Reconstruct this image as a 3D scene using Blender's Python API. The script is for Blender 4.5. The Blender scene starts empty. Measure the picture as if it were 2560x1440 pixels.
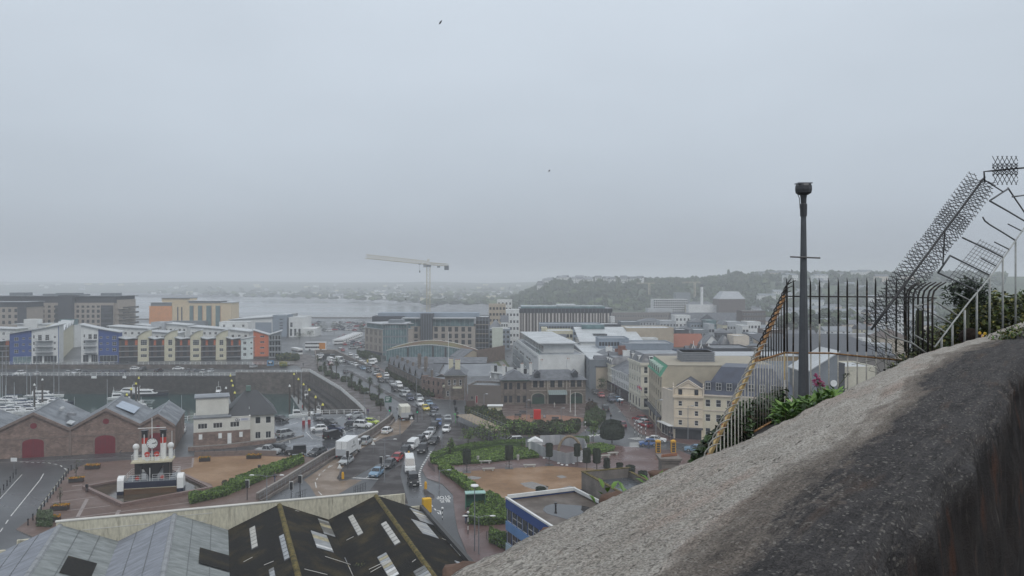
import bpy, math, random
from mathutils import Vector, Matrix, noise
from mathutils.geometry import tessellate_polygon
V=Vector; R=random.Random(7); PI=math.pi; rad=math.radians
SC=bpy.context.scene; COL=SC.collection
F=1990.0; U0=1280.0; V0=700.0; H=36.0      # lens in photo pixels, horizon row, eye height above the quay
# ---------------------------------------------------------------- camera, sky, light, exposure
cd=bpy.data.cameras.new('camera'); cam=bpy.data.objects.new('camera',cd); COL.objects.link(cam)
cam.location=(0,0,H); cam.rotation_euler=(PI/2,0,0)
cd.sensor_width=36; cd.lens=36*F/2560; cd.shift_y=-(720-V0)/2560; cd.clip_start=.05; cd.clip_end=12000
SC.camera=cam
W=bpy.data.worlds.new('World'); SC.world=W; W.use_nodes=True
nt=W.node_tree; N=nt.nodes; L=nt.links; bg=N['Background']
sky=N.new('ShaderNodeTexSky'); sky.sky_type='NISHITA'; sky.sun_disc=False
sky.sun_elevation=rad(48); sky.sun_rotation=rad(150)
tc=N.new('ShaderNodeTexCoord'); sx=N.new('ShaderNodeSeparateXYZ'); L.new(tc.outputs['Generated'],sx.inputs[0])
cr=N.new('ShaderNodeValToRGB'); L.new(sx.outputs['Z'],cr.inputs[0])
e=cr.color_ramp.elements
e[0].position=0; e[0].color=(.350,.392,.445,1)
e[1].position=1; e[1].color=(.95,1.0,1.06,1)
for p,c in ((.03,(.385,.43,.49)),(.09,(.490,.548,.618)),(.17,(.570,.638,.715)),(.33,(.655,.73,.815)),(.6,(.84,.90,.97))):
 q=e.new(p); q.color=(*c,1)
nz=N.new('ShaderNodeTexNoise'); nz.inputs['Scale'].default_value=2.2; nz.inputs['Detail'].default_value=4
mp=N.new('ShaderNodeMapping'); mp.inputs['Scale'].default_value=(1,1,2.6); L.new(tc.outputs['Generated'],mp.inputs[0]); L.new(mp.outputs[0],nz.inputs[0])
mr=N.new('ShaderNodeMapRange'); L.new(nz.outputs[0],mr.inputs[0]); mr.inputs[1].default_value=.3; mr.inputs[2].default_value=.7; mr.inputs[3].default_value=.95; mr.inputs[4].default_value=1.05
mc=N.new('ShaderNodeMix'); mc.data_type='RGBA'; mc.blend_type='MULTIPLY'; mc.inputs[0].default_value=1
L.new(cr.outputs[0],mc.inputs[6]); L.new(mr.outputs[0],mc.inputs[7])
sc_=N.new('ShaderNodeVectorMath'); sc_.operation='SCALE'; sc_.inputs['Scale'].default_value=.06; L.new(sky.outputs[0],sc_.inputs[0])
mx=N.new('ShaderNodeMix'); mx.data_type='RGBA'; mx.inputs[0].default_value=.94      # the cloud sheet hides nearly all of the clear sky
L.new(sc_.outputs[0],mx.inputs[6]); L.new(mc.outputs[2],mx.inputs[7]); L.new(mx.outputs[2],bg.inputs[0]); bg.inputs[1].default_value=1
sd=bpy.data.lights.new('sun','SUN'); sd.energy=1.0; sd.angle=rad(25); sd.color=(1,.97,.93)
so=bpy.data.objects.new('sun',sd); COL.objects.link(so); so.rotation_euler=(rad(42),0,rad(30)); so.location=(0,0,60)
SC.view_settings.view_transform='Standard'; SC.view_settings.look='None'; SC.view_settings.exposure=0; SC.view_settings.gamma=1
SC.view_settings.use_curve_mapping=False
SC.render.engine='CYCLES'; cy=SC.cycles
cy.use_denoising=True; cy.volume_bounces=3; cy.max_bounces=6; cy.diffuse_bounces=3; cy.glossy_bounces=3; cy.transmission_bounces=4
cy.caustics_reflective=False; cy.caustics_refractive=False; cy.sample_clamp_indirect=4
# ---------------------------------------------------------------- helpers
def P(u,v,Y): return V(((u-U0)/F*Y, Y, H-(v-V0)/F*Y))
def G(u,v,z=0.0):
 Y=(H-z)*F/(v-V0); return V(((u-U0)/F*Y,Y,z))
def G2(u,v,z=0.0): p=G(u,v,z); return (p.x,p.y)
MATS={}
def M(name,col=None,rough=.7,var=.15,scale=2.0,bump=0,metal=0,col2=None,lo=.35,hi=.65,stretch=(1,1,1),rough2=None,spec=.5,bscale=None,detail=5,fine=0):
 """procedural material: two tones mixed by noise, optional bump and second roughness"""
 if name in MATS: return MATS[name]
 m=bpy.data.materials.new(name); m.use_nodes=True; nt=m.node_tree; N=nt.nodes; L=nt.links; b=N['Principled BSDF']
 b.inputs['Roughness'].default_value=rough; b.inputs['Metallic'].default_value=metal; b.inputs['Specular IOR Level'].default_value=spec
 a=tuple(max(0,c*(1-var)) for c in col); z=col2 or tuple(min(1,c*(1+var)) for c in col)
 t=N.new('ShaderNodeTexCoord'); mp=N.new('ShaderNodeMapping'); mp.inputs['Scale'].default_value=stretch; L.new(t.outputs['Object'],mp.inputs[0])
 n=N.new('ShaderNodeTexNoise'); n.inputs['Scale'].default_value=scale; n.inputs['Detail'].default_value=detail; L.new(mp.outputs[0],n.inputs[0])
 r=N.new('ShaderNodeMapRange'); r.inputs[1].default_value=lo; r.inputs[2].default_value=hi; L.new(n.outputs[0],r.inputs[0])
 x=N.new('ShaderNodeMix'); x.data_type='RGBA'; x.inputs[6].default_value=(*a,1); x.inputs[7].default_value=(*z,1); L.new(r.outputs[0],x.inputs[0])
 out=x.outputs[2]
 if fine:
  n2=N.new('ShaderNodeTexNoise'); n2.inputs['Scale'].default_value=scale*9; n2.inputs['Detail'].default_value=4; L.new(mp.outputs[0],n2.inputs[0])
  r2=N.new('ShaderNodeMapRange'); r2.inputs[1].default_value=.3; r2.inputs[2].default_value=.7; r2.inputs[3].default_value=1-fine; r2.inputs[4].default_value=1+fine; L.new(n2.outputs[0],r2.inputs[0])
  y=N.new('ShaderNodeMix'); y.data_type='RGBA'; y.blend_type='MULTIPLY'; y.inputs[0].default_value=1; L.new(out,y.inputs[6]); L.new(r2.outputs[0],y.inputs[7]); out=y.outputs[2]
 L.new(out,b.inputs['Base Color'])
 if rough2 is not None:
  q=N.new('ShaderNodeMapRange'); q.inputs[1].default_value=.42; q.inputs[2].default_value=.6; q.inputs[3].default_value=rough; q.inputs[4].default_value=rough2; L.new(n.outputs[0],q.inputs[0]); L.new(q.outputs[0],b.inputs['Roughness'])
 if bump:
  n3=N.new('ShaderNodeTexNoise'); n3.inputs['Scale'].default_value=bscale or scale*4; n3.inputs['Detail'].default_value=5; L.new(mp.outputs[0],n3.inputs[0])
  bp=N.new('ShaderNodeBump'); bp.inputs['Strength'].default_value=bump; bp.inputs['Distance'].default_value=.05; L.new(n3.outputs[0],bp.inputs['Height']); L.new(bp.outputs[0],b.inputs['Normal'])
 MATS[name]=m; return m
def brickmat(name,c1,c2,mort,bw,bh,rough=.85,mo=.012,bump=.3,var=.25):
 """coursed masonry: brick texture on wall-aligned coordinates (uses x+y and z)"""
 m=bpy.data.materials.new(name); m.use_nodes=True; nt=m.node_tree; N=nt.nodes; L=nt.links; b=N['Principled BSDF']; b.inputs['Roughness'].default_value=rough
 t=N.new('ShaderNodeTexCoord'); s=N.new('ShaderNodeSeparateXYZ'); L.new(t.outputs['Object'],s.inputs[0])
 a=N.new('ShaderNodeMath'); L.new(s.outputs[0],a.inputs[0]); L.new(s.outputs[1],a.inputs[1])
 c=N.new('ShaderNodeCombineXYZ'); L.new(a.outputs[0],c.inputs[0]); L.new(s.outputs[2],c.inputs[1])
 k=N.new('ShaderNodeTexBrick'); L.new(c.outputs[0],k.inputs[0]); k.inputs['Scale'].default_value=1; k.inputs['Brick Width'].default_value=bw; k.inputs['Row Height'].default_value=bh; k.inputs['Mortar Size'].default_value=mo
 k.inputs['Color1'].default_value=(*c1,1); k.inputs['Color2'].default_value=(*c2,1); k.inputs['Mortar'].default_value=(*mort,1)
 n=N.new('ShaderNodeTexNoise'); n.inputs['Scale'].default_value=.6; n.inputs['Detail'].default_value=6; L.new(t.outputs['Object'],n.inputs[0])
 r=N.new('ShaderNodeMapRange'); r.inputs[1].default_value=.3; r.inputs[2].default_value=.7; r.inputs[3].default_value=1-var; r.inputs[4].default_value=1+var; L.new(n.outputs[0],r.inputs[0])
 y=N.new('ShaderNodeMix'); y.data_type='RGBA'; y.blend_type='MULTIPLY'; y.inputs[0].default_value=1; L.new(k.outputs[0],y.inputs[6]); L.new(r.outputs[0],y.inputs[7]); L.new(y.outputs[2],b.inputs['Base Color'])
 bp=N.new('ShaderNodeBump'); bp.inputs['Strength'].default_value=bump; bp.inputs['Distance'].default_value=.03; L.new(k.outputs['Fac'],bp.inputs['Height']); bp.invert=True; L.new(bp.outputs[0],b.inputs['Normal'])
 MATS[name]=m; return m
class MB:
 """mesh builder: collects pieces in local coordinates and links them as one object"""
 def __init__(s,T=None): s.v=[];s.f=[];s.mi=[];s.ms=[];s.T=T
 def add(s,vs,fs,mat):
  o=len(s.v); s.v.extend([tuple(s.T@V(p)) for p in vs] if s.T else [tuple(p) for p in vs])
  if mat not in s.ms: s.ms.append(mat)
  k=s.ms.index(mat); s.f.extend([tuple(i+o for i in f) for f in fs]); s.mi.extend([k]*len(fs)); return s
 def quad(s,a,b,c,d,mat): return s.add((a,b,c,d),((0,1,2,3),),mat)
 def poly(s,pts,mat): return s.add(pts,(tuple(range(len(pts))),),mat)
 def box(s,x0,x1,y0,y1,z0,z1,mat):
  return s.add([(x0,y0,z0),(x1,y0,z0),(x1,y1,z0),(x0,y1,z0),(x0,y0,z1),(x1,y0,z1),(x1,y1,z1),(x0,y1,z1)],
   [(0,3,2,1),(4,5,6,7),(0,1,5,4),(1,2,6,5),(2,3,7,6),(3,0,4,7)],mat)
 def cbox(s,c,d,mat): return s.box(c[0]-d[0]/2,c[0]+d[0]/2,c[1]-d[1]/2,c[1]+d[1]/2,c[2]-d[2]/2,c[2]+d[2]/2,mat)
 def extr(s,pts,vec,mat):
  n=len(pts); vec=V(vec); a=[V(p) for p in pts]; b=[p+vec for p in a]
  return s.add(a+b,[tuple(range(n))[::-1],tuple(range(n,2*n))]+[(i,(i+1)%n,n+(i+1)%n,n+i) for i in range(n)],mat)
 def prism(s,pts,z0,z1,mat,side=None):
  n=len(pts)
  if sum(pts[i][0]*pts[(i+1)%n][1]-pts[(i+1)%n][0]*pts[i][1] for i in range(n))<0: pts=pts[::-1]
  vs=[(p[0],p[1],z0) for p in pts]+[(p[0],p[1],z1) for p in pts]
  s.add(vs,[tuple(range(n,2*n))],mat); return s.add(vs,[tuple(range(n))[::-1]]+[(i,(i+1)%n,n+(i+1)%n,n+i) for i in range(n)],side or mat)
 def tube(s,pts,r,mat,n=6,cap=True):
  pts=[V(p) for p in pts]; k=len(pts); rs=r if isinstance(r,(list,tuple)) else [r]*k
  vs=[];fs=[]; up=None
  for i,p in enumerate(pts):
   d=(pts[min(i+1,k-1)]-pts[max(i-1,0)]).normalized()
   if up is None: up=V((0,0,1)) if abs(d.z)<.9 else V((1,0,0))
   a=d.cross(up)
   if a.length<1e-4: a=d.orthogonal()
   a.normalize(); b=a.cross(d); up=b
   for j in range(n):
    t=2*PI*j/n; vs.append(p+(a*math.cos(t)+b*math.sin(t))*rs[i])
  for i in range(k-1):
   for j in range(n): fs.append((i*n+j,(i+1)*n+j,(i+1)*n+(j+1)%n,i*n+(j+1)%n))
  if cap: fs.append(tuple(range(n))); fs.append(tuple(range((k-1)*n,k*n))[::-1])
  return s.add(vs,fs,mat)
 def lathe(s,prof,mat,n=12,c=(0,0,0)):
  vs=[];fs=[];k=len(prof)
  for r,z in prof:
   for j in range(n): t=2*PI*j/n; vs.append((c[0]+r*math.cos(t),c[1]+r*math.sin(t),c[2]+z))
  for i in range(k-1):
   for j in range(n): fs.append((i*n+j,i*n+(j+1)%n,(i+1)*n+(j+1)%n,(i+1)*n+j))
  fs.append(tuple(range(n))[::-1]); fs.append(tuple(range((k-1)*n,k*n)))
  return s.add(vs,fs,mat)
 def ball(s,c,r,mat,n=8,m=6,sq=(1,1,1)):
  pr=[(math.sin(PI*i/m),-math.cos(PI*i/m)) for i in range(m+1)]
  vs=[];fs=[]
  for q,z in pr:
   for j in range(n): t=2*PI*j/n; vs.append((c[0]+r*sq[0]*max(q,.02)*math.cos(t),c[1]+r*sq[1]*max(q,.02)*math.sin(t),c[2]+r*sq[2]*z))
  for i in range(m):
   for j in range(n): fs.append((i*n+j,i*n+(j+1)%n,(i+1)*n+(j+1)%n,(i+1)*n+j))
  return s.add(vs,fs,mat)
 def mesh(s,name,smooth=False):
  me=bpy.data.meshes.new(name); me.from_pydata(s.v,[],s.f)
  for m in s.ms: me.materials.append(m)
  me.polygons.foreach_set('material_index',s.mi)
  if smooth: me.polygons.foreach_set('use_smooth',[True]*len(s.f))
  me.update(); return me
 def obj(s,name,parent=None,smooth=False,loc=None):
  return put(name,s.mesh(name,smooth),parent,loc)
def put(name,me,parent=None,loc=None,rz=0):
 o=bpy.data.objects.new(name,me); COL.objects.link(o)
 if parent: o.parent=parent
 if loc is not None: o.location=loc
 if rz: o.rotation_euler=(0,0,rz)
 return o
def tag(o,label,cat,group=None):
 o['label']=label; o['category']=cat
 if group: o['group']=group
 return o
def thing(name,label,cat,loc=(0,0,0),rz=0,group=None):
 o=bpy.data.objects.new(name,None); COL.objects.link(o); o.location=loc; o.rotation_euler=(0,0,rz); o.empty_display_size=.5
 return tag(o,label,cat,group)
def struct(o): o['kind']='structure'; return o
def stuff(o): o['kind']='stuff'; return o
def kids(o):
 return KIDS.setdefault(o.name,[c for c in bpy.data.objects if c.parent==o])
KIDS={}
def dup(root,loc,rz,label,group=None,swap=None,scale=None):
 """copy of a thing with its parts and sub-parts; swap maps material -> material on the copies"""
 r=root.copy(); COL.objects.link(r); r.location=loc; r.rotation_euler=(0,0,rz); r['label']=label
 if group: r['group']=group
 if scale: r.scale=(scale,)*3 if not isinstance(scale,(tuple,list)) else scale
 def cp(src,par):
  for ch in kids(src):
   c=ch.copy(); COL.objects.link(c); c.parent=par
   if swap:
    for sl in c.material_slots:
     if sl.material in swap:
      w=swap[sl.material]; sl.link='OBJECT'; sl.material=w
   cp(ch,c)
 if swap and r.type=='MESH':
  for sl in r.material_slots:
   if sl.material in swap: w=swap[sl.material]; sl.link='OBJECT'; sl.material=w
 cp(root,r); return r
def sheet(name,loops,z,mat):
 """flat polygon with holes"""
 pts=[V((p[0],p[1],z)) for lp in loops for p in lp]
 tri=tessellate_polygon([[V((p[0],p[1],0)) for p in lp] for lp in loops])
 fs=[]
 for t in tri:
  a,b,c=(pts[i] for i in t)
  fs.append(t if (b-a).cross(c-a).z>0 else t[::-1])
 return struct(MB().add(pts,fs,mat).obj(name))
def px(lst,z=0): return [G2(u,v,z) for u,v in lst]
# ---------------------------------------------------------------- common materials
def flat(name,c,rough=.6,metal=0,spec=.5): return M(name,c,rough,var=.06,scale=1.5,metal=metal,spec=spec)
ASPH=M('wet asphalt',(.058,.060,.064),.42,var=.16,scale=.05,rough2=.27,bump=.1,bscale=9,detail=9,fine=.08,spec=.3)
PAVE=M('wet paving',(.085,.074,.070),.55,var=.18,scale=.3,rough2=.28,bump=.15,bscale=6,fine=.1)
BROWN=M('worn buff road surface',(.17,.12,.08),.5,spec=.25,var=.2,scale=.2,rough2=.3,fine=.12)
PLAZA=M('brown block paving',(.125,.083,.068),.6,spec=.2,var=.10,scale=.15,rough2=.35,bump=.2,bscale=8,fine=.15)
GRAVEL=M('tan gravel',(.235,.140,.075),.7,spec=.2,var=.2,scale=.12,rough2=.45,col2=(.27,.165,.09),fine=.12,bump=.15,bscale=9)
REDPAVE=M('reddish paving',(.115,.072,.066),.5,spec=.2,var=.12,scale=.12,rough2=.25,fine=.12)
KERB=M('granite kerb',(.24,.22,.20),.6)
WHITE=M('white road paint',(.55,.55,.53),.5,var=.25,scale=2)
GREENW=M('harbour water',(.018,.050,.048),.10,var=.25,scale=.05,bump=.10,bscale=.9,spec=.22)
SEA=M('wet sand and shallow sea',(.20,.21,.215),.3,var=.25,scale=.006,stretch=(.25,1,1),rough2=.12,col2=(.13,.15,.16))
LAND=M('distant fields',(.05,.075,.04),.9,var=.4,scale=.01)
STONE=brickmat('granite quay stone',(.13,.11,.095),(.085,.072,.064),(.07,.06,.055),1.1,.45,var=.35)
STONED=brickmat('dark quay stone',(.06,.052,.046),(.038,.034,.03),(.03,.027,.025),1.1,.45,var=.4)
GLASS=M('window glass',(.035,.042,.05),.08,var=.5,scale=.35,spec=.6)
GLASSB=M('blue green glass',(.12,.19,.20),.1,var=.25,scale=.5,spec=.6)
WFR=flat('white frame',(.7,.7,.68),.4)
WHT=M('white paint',(.72,.73,.72),.5,var=.06,scale=.8)
DARK=flat('dark metal',(.035,.036,.04),.4)
BLACK=flat('black paint',(.015,.015,.017),.35)
GREYM=flat('grey metal',(.25,.26,.28),.45,metal=.3)
CONC=M('pale concrete',(.36,.35,.32),.8,var=.15,scale=.7,fine=.1)
SLATE=M('slate roof',(.075,.082,.095),.5,var=.2,scale=.6,bump=.2,bscale=5,fine=.15,rough2=.35)
LEAD=M('grey sheet roof',(.17,.185,.205),.45,var=.1,scale=.25,rough2=.3,fine=.05)
LROOF=M('pale membrane roof',(.42,.44,.45),.5,var=.1,scale=.15,rough2=.3,fine=.06)
def steel(name,c): return M(name,c,.5,var=.1)
# ---------------------------------------------------------------- ground, water, roads
coast=[(-4500,725),(-350,716),(-232,752),G2(930,796),G2(1010,785),G2(1060,775),G2(1095,765),G2(1100,758),G2(1080,752),G2(1040,746),G2(980,741),G2(900,738),G2(700,735),(-1500,2180),(-4500,2300)]
edge=px([(775,931),(806,949),(852,977),(892,1012),(914,1034)])
QL=-1.5; WL=-8.5
cnr=(-82.,311.)
near=[(-50.8,213.),(-57,207),(-105,193),(-300,137)]
hole=[(-300,336),(-92,336),(-88,330),cnr]+edge+near
trench=[(-98,397),(-88.5,397),(-58,324),(-77,318)]
sheet('ground',[[(-4500,-60),(4500,-60),(4500,6400),(-4500,6400)]+coast[::-1],hole,trench],0,ASPH)
sheet('sea',[[(-4500,560),(300,560),(300,2400),(-4500,2400)]],-7.5,SEA)
sheet('harbour_water',[[(-310,130),(-30,205),(-30,330),(-310,345)]],WL,GREENW)
m=MB(); m.poly([(-300,311,QL),(-108,311,QL),(-108,336,QL),(-300,336,QL)],ASPH); m.poly([(-108,311,QL),(*cnr,0),(-88,330,0),(-92,336,0),(-108,336,QL)],ASPH)
m.poly([(-300,311,QL),(-300,311,-12),(-108,311,-12),(-108,311,QL)],STONED)
struct(m.obj('lower_quay'))
def wallrun(m,pts,z0,z1,th,mat,cop=None,inward=1):
 """vertical wall along a polyline, th thick to the left of travel"""
 for a,b in zip(pts,pts[1:]):
  d=(V(b[:2])-V(a[:2])).normalized(); n=V((-d.y,d.x))*th*inward
  q=[(a[0],a[1]),(b[0],b[1]),(b[0]+n.x,b[1]+n.y),(a[0]+n.x,a[1]+n.y)]
  m.prism(q,z0,z1,mat,mat)
  if cop: 
   m.prism([(p[0]+k*n.x*.08,p[1]+k*n.y*.08) for p,k in zip(q,(-1,-1,1,1))],z1,z1+.18,cop)
 return m
tag(wallrun(MB(),[(-108.0,311.003),cnr,edge[0],*edge[1:]],-12,-.02,1.0,STONE,inward=1).obj('quay_wall'),'curving granite quay wall below the white railing at the marina end','wall')
tag(MB().box(-300,-108,311.002,312,-12,QL-.02,STONED).obj('quay_wall'),'long dark quay wall at the back of the marina below the row of parked cars','wall')
m=wallrun(MB(),[edge[-1],*near],-12,-.02,1.0,STONED)
tag(m.obj('quay_wall'),'near quay wall of the marina behind the brick warehouses','wall')
tag(wallrun(MB(),[(-300,336),(-108,336),(-92,336)],QL-.3,.25,.5,STONE).obj('retaining_wall'),'low granite retaining wall behind the parked cars under the apartment terrace','wall')
tag(wallrun(MB(),[(-900,723),(-350,716),(-232,752),G2(930,796)],-8,1.0,.8,STONE).obj('sea_wall'),'dark sea wall along the edge of the wet sand','wall')
sl=[]
m=MB()
for k in range(5):
 a=[(p[0]-2.2-k*1.3,p[1]-.8-k*.6) for p in edge]
 m2=[(x,y,-3.6-k*1.15) for x,y in a]
 for p,q in zip(m2,m2[1:]): m.add([p,q,(q[0],q[1],-12),(p[0],p[1],-12),(p[0]+4,p[1]+1,p[2]),(q[0]+4,q[1]+1,q[2])],[(3,2,1,0),(0,1,5,4)],STONED)
tag(m.obj('harbour_steps'),'dark stepped stone slipway below the curved quay wall','steps')
m=MB(); za,zb=0,-4.2
m.quad((-77,318,za-.01),(-58,324,za-.01),(-88.5,397,zb),(-98,397,zb),ASPH)
m.box(-99,-87,397,430,zb-.2,zb,ASPH)
struct(m.obj('underpass_road'))
m=MB(); CW=M('stained concrete wall',(.16,.14,.125),.85,var=.25,scale=.5,fine=.15)
m.add([(-58,324,0),(-88.5,397,0),(-88.5,397,zb-.3),(-58,324,-.3)],[(0,1,2,3)],CW); 
m.add([(-58,324,1.0),(-88.5,397,1.0),(-88.5,397,0),(-58,324,0)],[(0,1,2,3)],CW); m.add([(-58,324,1.0),(-57.4,324.3,1.0),(-87.9,397.3,1.0),(-88.5,397,1.0),(-57.4,324.3,0),(-87.9,397.3,0)],[(0,1,2,3),(1,4,5,2)],CW)
m.add([(-77,318,0),(-98,397,0),(-98,397,zb-.3),(-77,318,-.3)],[(3,2,1,0)],CW)
m.add([(-77,318,1.0),(-77.6,318,1.0),(-98.6,397,1.0),(-98,397,1.0),(-77,318,0),(-98,397,0),(-77.6,318,0),(-98.6,397,0)],[(0,3,2,1),(0,4,5,3),(1,2,7,6)],CW)
tag(m.obj('retaining_wall'),'brown concrete walls lining the sunken road below the road bridge','wall')
br=thing('road_bridge','low concrete road bridge over the dark underpass mouth, under the double decker bus','bridge',(-93.3,397,0))
m=MB(); m.box(-5.2,5.2,0,14,-.9,.15,CW); m.obj('deck',br)
MB().box(-5.2,5.2,-.25,0,-.5,1.1,CW).obj('parapet',br)
MB().box(-1.2,-.5,.5,13,zb,-.9,DARK).obj('pier',br)
def pave(name,pts,mat,h=.12,side=KERB): return struct(MB().prism(pts,-.05,h,mat,side).obj(name))
medR=[(1017,1005),(1075,1040),(1079,1055),(1070,1075),(1035,1100),(980,1140),(935,1165),(882,1194),(867,1202),(850,1203),(842,1197)]
medL=[(855,1172),(905,1122),(960,1095),(1005,1085),(1022,1067),(1036,1052),(1030,1030),(1010,1012),(955,980),(900,947),(858,924)]
pave('median_pavement',px([(862,921),(905,943),(960,975)]+medR+medL),M('dark median paving',(.045,.039,.038),.6,spec=.12,rough2=.4,var=.15,scale=.3,fine=.1))
pave('traffic_island_pavement',px([(1005,1162),(1001,1190),(1012,1230),(1020,1260),(900,1260),(945,1200),(985,1172)]),MATS['dark median paving'])
prom=[cnr,*edge]+px([(930,1047),(960,1062),(962,1045),(970,1030),(958,1010),(935,988),(892,970),(852,946),(826,922),(806,908),(786,893),(770,885),(735,885),(690,900)])+[(-92,336),(-88,330)]
pave('harbour_promenade',prom,M('promenade paving',(.085,.073,.069),.6,spec=.15,var=.14,scale=.3,rough2=.4,fine=.1),.11)
plz=px([(40,1325),(97,1282),(135,1232),(172,1180),(215,1160),(305,1152),(485,1142),(622,1138),(760,1142),(812,1150),(700,1226),(645,1254)])+[(-37,112),(-60,106)]
pave('clock_plaza_paving',plz,PLAZA,.10)
sheet('plaza_gravel',[px([(486,1144),(622,1139),(755,1144),(715,1162),(650,1188),(600,1205),(572,1232),(540,1228),(528,1210),(437,1180),(482,1168)],.104)],.106,GRAVEL)
m=MB(); PB=M('pale paving band',(.23,.19,.175),.5)
def strip(m,a,b,w,z,mat):
 a=V(a).to_2d();b=V(b).to_2d(); d=(b-a).normalized(); n=V((-d.y,d.x))*w/2
 m.quad((a.x-n.x,a.y-n.y,z),(b.x-n.x,b.y-n.y,z),(b.x+n.x,b.y+n.y,z),(a.x+n.x,a.y+n.y,z),mat)
zz=.105
for a,b in (((100,1284),(275,1264)),((152,1230),(215,1222)),((130,1256),(250,1241)),((150,1299),(480,1255)),((218,1247),(190,1300)),((298,1275),(280,1310)),((420,1163),(484,1158)),((484,1145),(480,1200)),((180,1215),(205,1212)),((420,1178),(482,1172))):
 strip(m,G(*a,zz),G(*b,zz),.55 if abs(a[0]-b[0])<40 else .28,zz,PB)
struct(m.obj('plaza_paving_band'))
park=px([(1055,1176),(1067,1197),(1105,1210),(1132,1237),(1137,1287),(1145,1330),(1190,1440)])+[(3,92),(60,92),(62,150)]+px([(1850,1180),(1780,1160),(1700,1128),(1567,1118),(1470,1104),(1312,1113),(1160,1121),(1078,1134)])
pave('park_paving',park,REDPAVE,.10)
sheet('park_gravel',[px([(1140,1180),(1250,1172),(1375,1165),(1480,1170),(1560,1190),(1540,1250),(1450,1330),(1300,1330),(1245,1290),(1200,1243),(1160,1210)],.104)],.106,GRAVEL)
pave('footway',px([(812,1150),(880,1113),(930,1082),(975,1052),(984,1046),(988,1052),(975,1066),(925,1096),(880,1121),(826,1150),(762,1184),(702,1224),(652,1254),(640,1248),(690,1217),(750,1174),(800,1147)]),M('brown footway',(.082,.062,.055),.6,spec=.15,var=.14,scale=.3,rough2=.3,fine=.1),.11)
sheet('buff_road',[px([(1020,1067),(1036,1052),(1022,1035),(1003,1040),(985,1056),(930,1098),(880,1125),(830,1152),(760,1200),(775,1215),(790,1240),(830,1245),(905,1200),(842,1197),(855,1172),(905,1122),(960,1095),(1005,1085)],.004)],.004,BROWN)
lib=px([(1162,1030),(1225,1080),(1250,1087),(1330,1092),(1400,1092),(1445,1087),(1462,1077),(1475,1060),(1515,1055),(1515,1035),(1490,1020),(1465,1008),(1250,1000),(1170,1006)])
pave('square_paving',lib,M('square paving',(.105,.078,.07),.55,spec=.2,var=.14,scale=.3,rough2=.3,fine=.12),.11)
sheet('square_gravel',[px([(1262,1042),(1300,1036),(1400,1038),(1470,1046),(1440,1062),(1300,1062)],.114)],.116,M('red gravel',(.20,.095,.055),.7,fine=.12))
pave('station_pavement',px([(1170,1002),(1085,997),(1020,968),(935,918),(900,903),(905,898),(960,925),(1050,965),(1160,985),(1260,994),(1470,1003),(1465,1007),(1250,999)]),REDPAVE,.11)
pave('scaffold_pavement',px([(1080,1132),(1098,1105),(1132,1058),(1140,1052),(1240,1092),(1268,1105),(1160,1119)]),MATS['dark median paving'],.11)
pave('hotel_pavement',px([(1575,1062),(1600,1085),(1625,1093),(1668,1103),(1757,1118),(1900,1140),(1900,1098),(1757,1095),(1685,1093),(1650,1060),(1560,1000),(1470,945),(1462,950),(1530,1000),(1565,1045)]),REDPAVE,.11)
pave('bus_lane_island_pavement',px([(1057,1226),(1063,1225),(1086,1240),(1086,1247),(1070,1246),(1060,1236)]),MATS['dark median paving'],.12)
sheet('car_park_surface',[px([(690,1046),(732,1050),(914,1040),(960,1060),(975,1050),(930,1080),(880,1110),(812,1146),(760,1138),(690,1138),(686,1080)],.004)],.004,M('wet car park asphalt',(.052,.056,.064),.3,var=.3,scale=.08,rough2=.08,detail=7))
m=MB()
def dash(m,a,b,n,w=.14,fill=.5,z=.008):
 a=G(*a,z);b=G(*b,z)
 for i in range(n):
  p=a.lerp(b,i/n); q=a.lerp(b,(i+fill)/n); strip(m,p,q,w,z,WHITE)
dash(m,(0,1330),(27,1290),2); strip(m,G(27,1290,.008),G(100,1200,.008),.14,.008,WHITE); strip(m,G(100,1200,.008),G(109,1184,.008),.14,.008,WHITE)
for a,b,n in (((50,1155),(120,1157),5),((120,1157),(150,1163),2),((150,1163),(172,1178),2)): dash(m,a,b,n,.2)
dash(m,(0,1156),(330,1144),1,.1,1); dash(m,(0,1247),(55,1186),1,.1,1)
dash(m,(1078,1128),(1055,1165),7,.35); dash(m,(1055,1165),(1048,1185),4,.35); dash(m,(1048,1185),(1052,1218),6,.35)
strip(m,G(881,1194,.008),G(947,1198,.008),.4,.008,WHITE); strip(m,G(915,1194,.008),G(925,1188,.008),.2,.008,WHITE)
dash(m,(925,1188),(1075,1082),9,.14,.4); dash(m,(1026,1180),(1040,1163),1,.14,1)
dash(m,(820,1170),(900,1122),4,.14,.5); dash(m,(900,1122),(990,1065),5,.14,.4)
dash(m,(826,1163),(800,1185),2,.14); dash(m,(800,1185),(788,1205),2,.14); dash(m,(788,1205),(792,1225),1,.14,.7); dash(m,(796,1229),(805,1238),1,.14,1)
dash(m,(1100,1090),(1080,1110),2,.14,.6)
dash(m,(1078,1262),(1102,1290),3,.2,.5)
for (a,b) in (((1092,1276),(1100,1277)),((1100,1277),(1102,1286)),((1152,1332),(1162,1341)),((1180,1355),(1188,1368))): strip(m,G(*a,.008),G(*b,.008),.2,.008,WHITE)
dash(m,(880,925),(1075,1042),16,.14,.35); dash(m,(860,942),(935,1008),9,.14,.4); strip(m,G(832,925,.008),G(905,982,.008),.12,.008,WHITE)
for k in range(5): strip(m,G(1574,1107.5+k*2.4,.008),G(1598,1107+k*2.4,.008),.45,.008,WHITE)
for k in range(5): strip(m,G(1466+k*9,1093-k*1.2,.008),G(1476+k*9,1088-k*1.2,.008),.4,.008,WHITE)
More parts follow.
